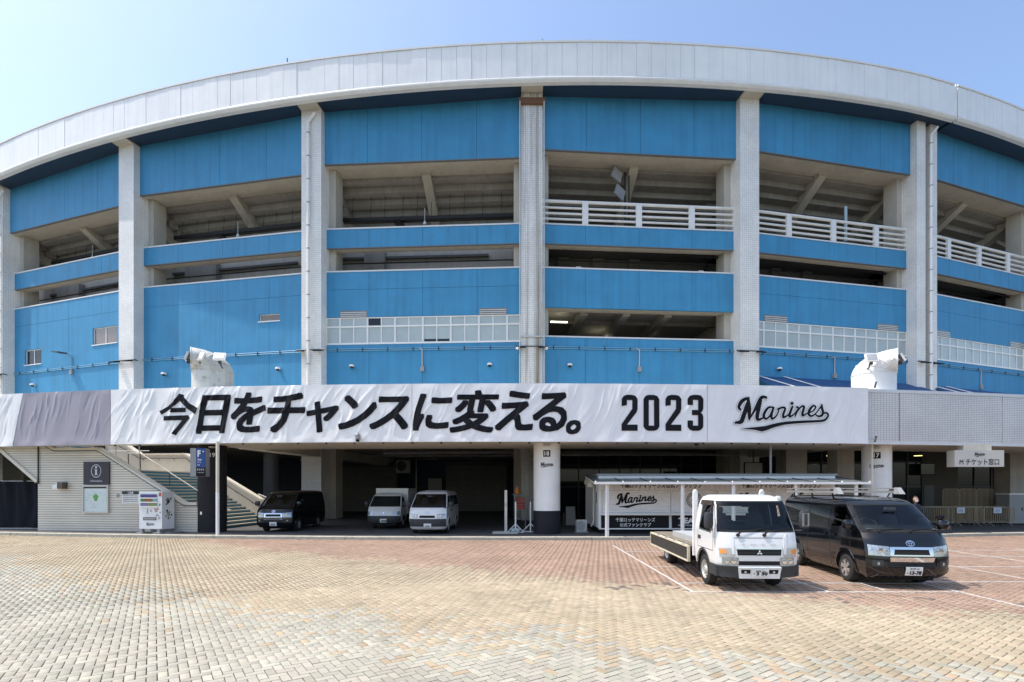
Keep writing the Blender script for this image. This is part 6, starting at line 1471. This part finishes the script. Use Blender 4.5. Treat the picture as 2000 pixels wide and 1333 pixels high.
for k, (x, lab) in enumerate(((1824, "crowd barrier in the second row behind the person"), (1880, "crowd barrier in the second row behind the paper notice"), (1935, "crowd barrier in the second row near the white cabinet"))):
    barrier(((x - 1000) * 29.6 / 1000, 29.6, FLOOR_Z), R_(1 - k), lab)
for k, (x, lab) in enumerate(((1858, "tall crowd barrier standing behind the low ones under the M sign"), (1891, "tall crowd barrier in the middle behind the low ones"), (1924, "tall crowd barrier behind the low ones near the dark passage"))):
    barrier(((x - 1000) * 30.9 / 1000, 30.9, FLOOR_Z), 0, lab, 1.02, 2.06, "tall steel barriers by the ticket windows")
for x, lab in ((1877, "paper notice taped to the middle of the front crowd barriers"), (1948.5, "paper notice on the front crowd barrier by the white cabinet")):
    p = at(x, 997.5, 28.45); m = MB(); m.box(p.x - .22, p.x + .22, 28.45, 28.456, p.z - .15, p.z + .16); o = m.build("paper_notice", mat("paper", (.62, .66, .74), .7, var=.02)); tag(o, lab, "notice")
    m = MB()
    for k in range(4): m.box(p.x - .15, p.x + .13, 28.444, 28.4495, p.z - .09 + .05 * k, p.z - .07 + .05 * k)
    m.build("print_line", M_INKG, o)
# white cabinet at the edge, wall screen, hanging lamps, panels
p = at(1992, 1012, 29.5); r = thing("cabinet", (p.x + .3, 29.5, FLOOR_Z), "pale grey equipment cabinet beyond the crowd barriers", "cabinet")
m = MB(); m.box(-.9, 1.2, 0, .8, .08, 1.72); m.build("body", M_GREY, r, world=False); m = MB(); m.box(-.93, 1.23, -.03, .83, 1.725, 1.80); m.build("lid", M_WHITE, r, world=False); m = MB(); m.box(.05, .07, -.012, -.001, .1, 1.7); m.box(-.2, -.15, -.03, -.001, .8, 1.0); m.build("door_handle", M_DKGREY, r, world=False)
p = at(1812, 928, 32.5); r = thing("wall_screen", p, "black television screen hung under the podium near pillar 17", "screen")
m = MB(); m.box(-.46, .46, 0, .08, 0, .74); m.build("bezel", M_BLACKP, r, world=False); m = MB(); m.box(-.42, .42, -.006, -.001, .04, .70); m.build("screen_glass", M_GLASSV if "vehicle_glass" in MATS else M_PANEDK, r, world=False); m = MB(); m.box(-.05, .05, .02, .06, .74, 2.0); m.build("drop_pole", M_DKGREY, r, world=False)
for (x, y, Z, lab) in ((1622, 891, 29, "hanging lamp with a lit yellow rim beyond the ticket kiosk"), (1793, 891, 29, "hanging lamp with a lit yellow rim near the black screen")):
    p = at(x, y, Z); r = thing("pendant_lamp", p, lab, "lamp", "hanging lamps under the podium")
    m = MB(); m.lathe([(.03, .32), (.05, .22), (.20, .08), (.22, .02)], 16, cap=False); m.tube([(0, 0, .3), (0, 0, 4.95 - p.z)], .015, 5); m.build("shade", M_DKGREY, r, world=False)
    m = MB(); m.lathe([(.001, .0), (.19, .0), (.21, .03)], 16); m.build("diffuser", M_LITW, r, world=False)
for (x, y, Z, lab) in ((905, 868, 24.5, "small lit twin spot lamp under the podium edge beam"),):
    p = at(x, y, Z); r = thing("spot_lamp", p, lab, "lamp"); m = MB(); m.lathe([(.03, .12), (.10, .02), (.09, 0)], 10, (-.16, 0, 0)); m.lathe([(.03, .12), (.10, .02), (.09, 0)], 10, (.16, 0, 0)); m.box(-.2, .2, -.03, .03, .1, .15); m.build("housing", M_BEIGE, r, world=False)
    m = MB(); m.lathe([(.001, -.003), (.08, -.003)], 10, (-.16, 0, 0), cap=False); m.lathe([(.001, -.003), (.08, -.003)], 10, (.16, 0, 0), cap=False); m.build("lamp_glass", M_LITW, r, world=False)
p = at(1472, 927, 30.0); r = thing("framed_board", p, "pale framed board hanging above the kiosk awning", "board")
m = MB(); m.box(-.56, .56, 0, .07, 0, .72); m.build("frame", M_BLACKP, r, world=False); m = MB(); m.box(-.50, .50, -.008, -.001, .05, .67); m.build("panel", mat("pale_board", (.36, .33, .28), .6, var=.08), r, world=False); m = MB(); m.box(-.03, .03, .02, .06, .72, 2.1); m.build("hanger", M_DKGREY, r, world=False)
p = at(1361, 866, 23.5); r = thing("security_camera", p, "black dome camera hanging under the podium edge beyond pillar 18", "security camera"); m = MB(); m.lathe([(.10, .18), (.13, .05), (.13, 0)], 12); m.build("housing", M_BLACKP, r, world=False); m = MB(); m.lathe([(.12, 0), (.09, -.09), (.001, -.13)], 12); m.build("dome", M_PANEDK, r, world=False)
# net frames and oddments beside pillar 18
def net_stand(loc, label, kind):
    r = thing("equipment_stand", loc, label, "stand")
    if kind == 0:
        m = MB(); m.box(-.06, .06, -.05, .05, .06, 2.0); m.build("post", mat("worn_cream", (.55, .52, .45), .6, var=.2, vs=6), r, world=False); m = MB(); m.box(-.62, .55, -.06, .06, 0, .07); m.box(-.60, .2, .5, .58, .0, .07); m.box(-.62, -.55, .06, .5, 0, .06); m.build("foot", M_STEEL, r, world=False)
    else:
        m = MB(); m.box(-.03, .03, -.03, .03, .05, 1.45); m.build("post", M_WHITEM, r, world=False)
        m = MB(); m.bar((-.38, 0, .03), (0, 0, .42), .04, .04); m.bar((.38, 0, .03), (0, 0, .42), .04, .04); m.bar((-.4, 0, .03), (.4, 0, .03), .04, .04); m.bar((0, -.3, .03), (0, .4, .03), .04, .04); m.build("foot", M_WHITEM, r, world=False)
        if kind == 1:
            for x in (-.11, .10): m = MB(); m.lathe([(.02, .06), (.10, .07), (.11, .16), (.06, .22)], 12, (x, -.12, 0)); m.build("weight", mat("pale_weight", (.50, .56, .58), .6), r, world=False)
    return r
net_stand(((988 - 1000) * 23.6 / 1000, 23.6, FLOOR_Z), "worn cream post on a low rectangular steel foot by the roller shutter", 0)
net_stand(((1007 - 1000) * 24.0 / 1000, 24.0, FLOOR_Z), "thin white post on a triangular foot with round weights", 1)
net_stand(((1036 - 1000) * 24.4 / 1000, 24.4, FLOOR_Z), "thin white post on a triangular foot half hidden by pillar 18", 2)
p = at(1016, 1000, 26.5); r = thing("rack", (p.x, 26.5, FLOOR_Z), "tall wire rack with stacked red boards between pillar 18 and the shutter", "rack")
m = MB()
for x in (-.28, .28):
    for y in (0, .5): m.tube([(x, y, 0), (x, y, 1.75)], .02, 5)
for z in (.5, 1.0, 1.4, 1.74): m.bar((-.28, 0, z), (.28, 0, z), .02, .02); m.bar((-.28, .5, z), (.28, .5, z), .02, .02)
m.build("frame", M_GREY, r, world=False)
for k in range(5): m = MB(); m.box(-.24, .24, .08, .42, 1.02 + .12 * k, 1.10 + .12 * k); m.build("red_board", M_RED, r, world=False)
p = at(1004, 960, 26.0); r = thing("traffic_cone", (.28, 26.75, FLOOR_Z + 1.77), "small orange cone on top of the wire rack with red boards", "traffic cone")
m = MB(); m.lathe([(.15, .03), (.03, .42)], 14, cap=False); m.build("cone", M_ORANGE, r, world=False); m = MB(); m.box(-.17, .17, -.17, .17, 0, .03); m.build("base", M_BLACKP, r, world=False)
p = at(1115, 1018, 29); r = thing("folded_board", (p.x, 29, FLOOR_Z), "pale folded board leaning in the shade between pillar 18 and the kiosk", "board")
m = MB(); m.hexa([(-.28, 0, 0), (.28, 0, 0), (.28, .05, 0), (-.28, .05, 0), (-.26, .22, 1.05), (.26, .22, 1.05), (.26, .27, 1.05), (-.26, .27, 1.05)]); m.build("panel", M_GREY, r, world=False); m = MB(); m.box(-.4, -.34, .2, .5, 0, .7); m.build("leg", M_DKGREY, r, world=False)

m = MB(); m.box(.0, .62, 26.5, 27.0, FLOOR_Z + 1.75, FLOOR_Z + 1.768); m.build('rack_shelf', M_GREY, bpy.data.objects['rack'])
# ------------------------------------------------------------------ person with a mask beyond the black van
PZ = 21.2
PR = thing("person", ((1788 - 1000) * PZ / 1000, PZ, .0), "person in a dark navy jacket and white face mask standing behind the black van", "person", None, R_(12))
S_ = 1.86 / 1.80
def skin_body(name, verts, edges, radii, m_, sub=2):
    me = bpy.data.meshes.new(name + "_raw"); me.from_pydata([tuple(S_ * c for c in v) for v in verts], edges, [])
    ob = bpy.data.objects.new("raw", me); _tmp.collection.objects.link(ob)
    sk = ob.modifiers.new("skin", 'SKIN'); sk.use_smooth_shade = True
    for i, rr in enumerate(radii): d = me.skin_vertices[0].data[i]; d.radius = (rr[0] * S_, rr[1] * S_) if isinstance(rr, tuple) else (rr * S_, rr * S_); d.use_root = (i == 0)
    ss = ob.modifiers.new("sub", 'SUBSURF'); ss.levels = sub; ss.render_levels = sub
    _tmp.view_layers[0].update(); dg = _tmp.view_layers[0].depsgraph; dg.update(); out = bpy.data.meshes.new_from_object(ob.evaluated_get(dg)); bpy.data.objects.remove(ob)
    out.materials.clear(); out.materials.append(m_); out.name = name
    for p_ in out.polygons: p_.use_smooth = True
    o = bpy.data.objects.new(name, out); C.objects.link(o); o.parent = PR; WM[o.name] = WM[PR.name]; return o
V_ = [(0, 0, .95), (0, .0, 1.15), (0, .01, 1.36), (0, .0, 1.47), (0, -.01, 1.54), (-.10, 0, .88), (-.11, -.01, .50), (-.11, .03, .10), (-.11, -.10, .05), (.10, 0, .88), (.11, -.01, .50), (.11, .03, .10), (.11, -.10, .05),
      (-.19, .01, 1.42), (-.25, .02, 1.14), (-.24, -.08, .90), (.19, .01, 1.42), (.25, .02, 1.14), (.24, -.08, .90)]
E_ = [(0, 1), (1, 2), (2, 3), (3, 4), (0, 5), (5, 6), (6, 7), (7, 8), (0, 9), (9, 10), (10, 11), (11, 12), (2, 13), (13, 14), (14, 15), (2, 16), (16, 17), (17, 18)]
Rr = [(.15, .11), (.155, .11), (.17, .115), (.07, .065), (.055, .055), .09, .06, .045, .04, .09, .06, .045, .04, .075, .055, .042, .075, .055, .042]
skin_body("body", V_, E_, Rr, mat("navy_jacket", (.012, .014, .028), .8, var=.1))
M_SKIN = mat("skin", (.42, .24, .16), .55, var=.05)
hd = MB()
def headpt(u, v):
    th = 2 * math.pi * u; ph = math.pi * v; z = math.cos(ph); r = math.sin(ph)
    x, y = r * math.sin(th) * .078, -r * math.cos(th) * .098
    if z < 0: x *= 1 + .25 * z * .6; y *= 1 + .12 * z
    f = max(0, -math.cos(th)) if False else max(0, math.cos(th)); 
    y -= .018 * math.exp(-((z + .08) / .16) ** 2) * math.exp(-(math.sin(th) / .25) ** 2) * f     # nose
    return Vector((x * S_, y * S_, (1.665 + .128 * z) * S_))
hd.grid(headpt, 28, 18)
for sx in (-1, 1): hd.lathe([(.001, -.012), (.022, -.006), (.018, .012)], 8, (sx * .080 * S_, 0.005, 1.66 * S_), axis='x')
hd.build("head", M_SKIN, PR, world=False, sharp=80)
m = MB(); m.grid(lambda u, v: headpt(u, v * .30 + .0) * 1.0 + Vector((0, .004, .012)) + (headpt(u, v * .30) - Vector((0, 0, 1.665 * S_))) * .07 if not False else 0, 24, 6); m.grid(lambda u, v: headpt(.28 + .44 * u, .28 + .34 * v) + Vector((0, .010, .002)), 12, 6); m.build("hair", mat("dark_hair", (.02, .016, .013), .6), PR, world=False, sharp=80)
m = MB(); m.grid(lambda u, v: (lambda p: p + Vector((p.x * .08, -.012 - .010 * math.sin(math.pi * v), 0)))(headpt((-.19 + .38 * u) % 1, .53 + .30 * v)), 14, 6); m.build("face_mask", mat("mask_white", (.72, .73, .74), .8, var=.03), PR, world=False, sharp=80)
m = MB()
for sx in (-1, 1): m.lathe([(.001, -.004), (.010, 0)], 8, tuple(headpt((sx * .075) % 1, .45) + Vector((0, -.003, 0))), axis='y')
m.build("eye", M_INK, PR, world=False)
for sx, wrist in ((-1, (-.24, -.08, .90)), (1, (.24, -.08, .90))):
    wv = Vector(wrist); hv = [tuple(wv), (wv.x, wv.y - .03, wv.z - .09)]; he = [(0, 1)]; hr2 = [(.022, .034), (.018, .036)]
    for k, (dx, ln) in enumerate(((-.028, .075), (-.009, .085), (.010, .080), (.028, .065))):
        b0 = len(hv); hv += [(wv.x + dx, wv.y - .035, wv.z - .10), (wv.x + dx, wv.y - .045, wv.z - .10 - ln * .6), (wv.x + dx * .9, wv.y - .035, wv.z - .10 - ln)]; he += [(1, b0), (b0, b0 + 1), (b0 + 1, b0 + 2)]; hr2 += [.009, .0085, .007]
    b0 = len(hv); hv += [(wv.x - sx * .04, wv.y - .05, wv.z - .05), (wv.x - sx * .045, wv.y - .07, wv.z - .095)]; he += [(0, b0), (b0, b0 + 1)]; hr2 += [.010, .008]
    skin_body("hand", hv, he, hr2, M_SKIN, 1)

# ------------------------------------------------------------------ painted stall lines
lines = []
PL = bpy.data.objects.new("parking_lines", None); C.objects.link(PL); PL["kind"] = "structure"; WM["parking_lines"] = Matrix.Identity(4)
def gp(x, y): Z = EYE * 1000 / (y - 955); return Vector(((x - 1000) * Z / 1000, Z, 0))
def pline(a, c, w=.055):
    d = (c - a).normalized(); n_ = Vector((-d.y, d.x, 0)) * w / 2; N = max(1, int((c - a).length / .8)); m = MB()
    for k in range(N):
        p, q = a + (c - a) * k / N, a + (c - a) * (k + 1) / N
        m.hexa([p - n_ + Vector((0, 0, .002)), p + n_ + Vector((0, 0, .002)), q + n_ + Vector((0, 0, .002)), q - n_ + Vector((0, 0, .002)), p - n_ + Vector((0, 0, .0055 + PLZ[0])), p + n_ + Vector((0, 0, .0055 + PLZ[0])), q + n_ + Vector((0, 0, .0055 + PLZ[0])), q - n_ + Vector((0, 0, .0055 + PLZ[0]))])
    m.build("painted_line", M_LINE, PL); PLZ[0] += .00025
PLZ = [0.0]
Xl = [3.86, 6.72, 9.45, 12.4, 15.3, 18.2]
for k, X in enumerate(Xl): pline(Vector((X, 19.6 if k < 2 else 18.5, 0)), Vector((X - .06, 10.75 if k < 2 else 9.2, 0)))
for (xa, xb, y) in ((3.74, 9.5, 10.74), (3.75, 9.5, 11.75), (3.8, 6.7, 14.2), (3.8, 6.7, 17.6)): pline(Vector((xa, y, 0)), Vector((xb, y, 0)))
for y in (9.3, 11.9, 14.2, 16.4, 18.0): pline(Vector((9.5 if y < 12 else 12.4, y, 0)), Vector((19.5, y - .02, 0)))
for X in (8.0,): pline(Vector((X, 11.75, 0)), Vector((X - .05, 10.9, 0)))

# ------------------------------------------------------------------ block paving: herringbone of real blocks
W0, L0 = .105, .210; JT = .010
PA = R_(35.0)                                        # courses run 35 degrees to the left of straight ahead
eu = np.array([-math.sin(PA), math.cos(PA)]); ev = np.array([math.cos(PA), math.sin(PA)])
cells = []
NN = 345
# herringbone tiling on the unit grid: period (4,0),(1,1)-type lattice
ii, jj = np.meshgrid(np.arange(-NN, NN), np.arange(-NN, NN), indexing='ij')
def gen(kind):
    # cell (i,j) starts a block: horizontal blocks where (i - j) % 4 == 0, vertical where (i - j) % 4 == 3
    msk = ((ii - jj) % 4 == 0) if kind == 0 else ((ii - jj) % 4 == 3)
    return ii[msk], jj[msk]
blocks = []
for kind in (0, 1):
    a, b_ = gen(kind)
    if kind == 0: cu, cv, hu, hv_ = (a + 1.0) * W0, (b_ + .5) * W0, W0 - JT / 2, W0 / 2 - JT / 2
    else: cu, cv, hu, hv_ = (a + .5) * W0, (b_ + 1.0) * W0, W0 / 2 - JT / 2, W0 - JT / 2
    blocks.append((cu, cv, hu, hv_))
rb = np.random.default_rng(11)
PLAZA = bpy.data.objects.new("plaza", None); C.objects.link(PLAZA); PLAZA["kind"] = "structure"; WM["plaza"] = Matrix.Identity(4)
def paver_mat(name, per_object):
    m = bpy.data.materials.new(name); m.use_nodes = True; nt = m.node_tree; N = nt.nodes; L = nt.links; b = N["Principled BSDF"]; b.inputs["Roughness"].default_value = .88
    b.inputs["Specular IOR Level"].default_value = .3
    if per_object: src = N.new("ShaderNodeObjectInfo").outputs["Color"]
    else: a = N.new("ShaderNodeAttribute"); a.attribute_name = "paint"; src = a.outputs["Color"]
    geo = N.new("ShaderNodeNewGeometry"); n1 = N.new("ShaderNodeTexNoise"); n1.inputs["Scale"].default_value = 45; n1.inputs["Detail"].default_value = 6; n1.inputs["Roughness"].default_value = .7
    n2 = N.new("ShaderNodeTexNoise"); n2.inputs["Scale"].default_value = .55; n2.inputs["Detail"].default_value = 5
    L.new(geo.outputs["Position"], n1.inputs["Vector"]); L.new(geo.outputs["Position"], n2.inputs["Vector"])
    r1 = N.new("ShaderNodeMapRange"); r1.inputs[1].default_value = .3; r1.inputs[2].default_value = .7; r1.inputs[3].default_value = .80; r1.inputs[4].default_value = 1.16; L.new(n1.outputs[0], r1.inputs[0])
    r2 = N.new("ShaderNodeMapRange"); r2.inputs[1].default_value = .3; r2.inputs[2].default_value = .7; r2.inputs[3].default_value = .83; r2.inputs[4].default_value = 1.08; L.new(n2.outputs[0], r2.inputs[0])
    mu = N.new("ShaderNodeMath"); mu.operation = 'MULTIPLY'; L.new(r1.outputs[0], mu.inputs[0]); L.new(r2.outputs[0], mu.inputs[1])
    vm = N.new("ShaderNodeVectorMath"); vm.operation = 'SCALE'; L.new(src, vm.inputs[0]); L.new(mu.outputs[0], vm.inputs["Scale"]); L.new(vm.outputs[0], b.inputs["Base Color"])
    bp = N.new("ShaderNodeBump"); bp.inputs["Strength"].default_value = .35; bp.inputs["Distance"].default_value = .003; L.new(n1.outputs[0], bp.inputs["Height"]); L.new(bp.outputs[0], b.inputs["Normal"])
    return m
MP_O = paver_mat("paver_block", True); MP_F = paver_mat("paver_blocks", False)
GREY = np.array([.392, .366, .292]); SAND = np.array([.402, .332, .228]); WARM = np.array([.410, .322, .215]); TERRA = np.array([.362, .248, .180]); DARK = np.array([.17, .135, .11])
def smooth_noise(x, y, s, seed):
    r = np.random.default_rng(seed); out = 0
    for k in range(7): a, ph, f = r.uniform(0, 6.28), r.uniform(0, 6.28), s * r.uniform(.5, 2); out = out + np.sin((x * np.cos(a) + y * np.sin(a)) * f + ph)
    return out / 4
allP = []
for kind, (cu, cv, hu, hw_) in enumerate(blocks):
    P = cu[:, None] * eu + cv[:, None] * ev + np.array([.03, .02])
    X, Y = P[:, 0], P[:, 1]
    ok = (Y > 3.2) & (np.abs(X) < Y * 1.12 + 6) & (np.hypot(X - RC.x, Y - RC.y) > RK + .02 + L0 * .5)
    allP.append((kind, X[ok], Y[ok], hu, hw_))
tot = [(k, x, y) for k, X, Y, _, _ in allP for x, y in zip(X, Y)]
K_ = np.array([t[0] for t in tot]); X = np.array([t[1] for t in tot]); Y = np.array([t[2] for t in tot]); n = len(X)
jt = smooth_noise(X, Y, 1.1, 21) * .45 + rb.normal(0, .33, n)
red = Y - (13.2 - .555 * X + .004 * X * X) + jt * .9
gry = (7.35 - .36 * X + .012 * X * X) - Y + jt * 1.25
col = np.where((red > 0)[:, None], TERRA, np.where((gry > 0)[:, None], GREY, SAND))
# the mixed border courses
mixg = np.exp(-(gry / 1.1) ** 2); pick = rb.random(n)
col = np.where(((pick < .16 * mixg) & (red < 0))[:, None], WARM, col)
mixr = np.exp(-(red / .8) ** 2); pick2 = rb.random(n)
col = np.where((pick2 < .30 * mixr)[:, None], SAND * .5 + TERRA * .5, col)
far_left = (X < -6) & (Y > 17.6 - .12 * (X + 6)) 
dk = ((rb.random(n) < .012) & (red > -.2) & (X > 5)) | ((rb.random(n) < .22) & (np.abs(Y - 11.4) < .55) & (np.abs(X - 3.0) < .9))
col = np.where(dk[:, None], DARK, col)
lum = 1 + rb.normal(0, .075, n); tint = 1 + rb.normal(0, .010, (n, 3)); col = np.clip(col * lum[:, None] * tint, .02, .8)
dist = np.hypot(X, Y); inframe = (np.abs(X) < Y * 1.0) & (Y > 5.74)
order = np.argsort(np.where(inframe, dist, 1e9)); near = set(order[:300].tolist())
zj = rb.normal(0, .0012, n); tl = rb.normal(0, .004, (n, 2))
def paver_geo(kind, bev):
    hu, hv_ = blocks[kind][2], blocks[kind][3]
    def corner(s, zz, inset): return [(a * (hu - inset) * eu[0] + c * (hv_ - inset) * ev[0], a * (hu - inset) * eu[1] + c * (hv_ - inset) * ev[1], zz) for a, c in ((-1, -1), (1, -1), (1, 1), (-1, 1))]
    if bev: v = corner(0, -.03, 0) + corner(0, -.0035, 0) + corner(0, 0, .0045); f = [(8, 9, 10, 11)] + [(i, (i + 1) % 4, 4 + (i + 1) % 4, 4 + i) for i in range(4)] + [(4 + i, 4 + (i + 1) % 4, 8 + (i + 1) % 4, 8 + i) for i in range(4)]
    else: v = corner(0, -.02, 0) + corner(0, 0, .001); f = [(4, 5, 6, 7)] + [(i, (i + 1) % 4, 4 + (i + 1) % 4, 4 + i) for i in range(4)]
    v = np.array(v); 
    # make the top face look up
    p = v[list(f[0])]; nz = np.cross(p[1] - p[0], p[2] - p[0])[2]
    if nz < 0: f = [tuple(reversed(q)) for q in f]
    return v, f
base = {}
for k in (0, 1):
    v, f = paver_geo(k, True); me = bpy.data.meshes.new("paver"); me.from_pydata([tuple(p) for p in v], [], f); me.update(); me.materials.append(MP_O); base[k] = me
for i in order[:300]:
    o = bpy.data.objects.new("paver", base[int(K_[i])]); C.objects.link(o); o.parent = PLAZA; o.location = (X[i], Y[i], float(zj[i])); o.rotation_euler = (float(tl[i, 0]), float(tl[i, 1]), float(rb.normal(0, .006))); o.color = (*[float(c) for c in col[i]], 1)
AV, AF, AC = [], [], []
off = 0
for bev in (True, False):
    for k in (0, 1):
        idx = np.array([i for i in range(n) if i not in near and K_[i] == k and ((dist[i] < 12) == bev)])
        if len(idx) == 0: continue
        v, f = paver_geo(k, bev); m_ = len(v)
        V = v[None] + np.stack([X[idx], Y[idx], zj[idx]], -1)[:, None, :]
        V[:, :, 2] += v[None, :, 0] * tl[idx, 1][:, None] + v[None, :, 1] * tl[idx, 0][:, None]
        AV.append(V.reshape(-1, 3)); fa = np.array(f)
        AF.append((fa[None] + (off + np.arange(len(idx)) * m_)[:, None, None]).reshape(-1, 4)); AC.append(np.repeat(col[idx], m_, 0)); off += len(idx) * m_
AV = np.concatenate(AV); AF = np.concatenate(AF); AC = np.concatenate(AC)
me = bpy.data.meshes.new("paver_field"); me.vertices.add(len(AV)); me.vertices.foreach_set("co", AV.astype(np.float32).ravel())
me.loops.add(AF.size); me.loops.foreach_set("vertex_index", AF.astype(np.int32).ravel()); me.polygons.add(len(AF)); me.polygons.foreach_set("loop_start", np.arange(0, AF.size, 4, dtype=np.int32)); me.polygons.foreach_set("loop_total", np.full(len(AF), 4, dtype=np.int32))
me.update(calc_edges=True); me.validate()
at_ = me.attributes.new("paint", 'FLOAT_COLOR', 'POINT'); at_.data.foreach_set("color", np.concatenate([AC, np.ones((len(AC), 1))], 1).astype(np.float32).ravel())
me.materials.append(MP_F); o = bpy.data.objects.new("paver_field", me); C.objects.link(o); o.parent = PLAZA; o["kind"] = "stuff"
bpy.data.scenes.remove(_tmp)
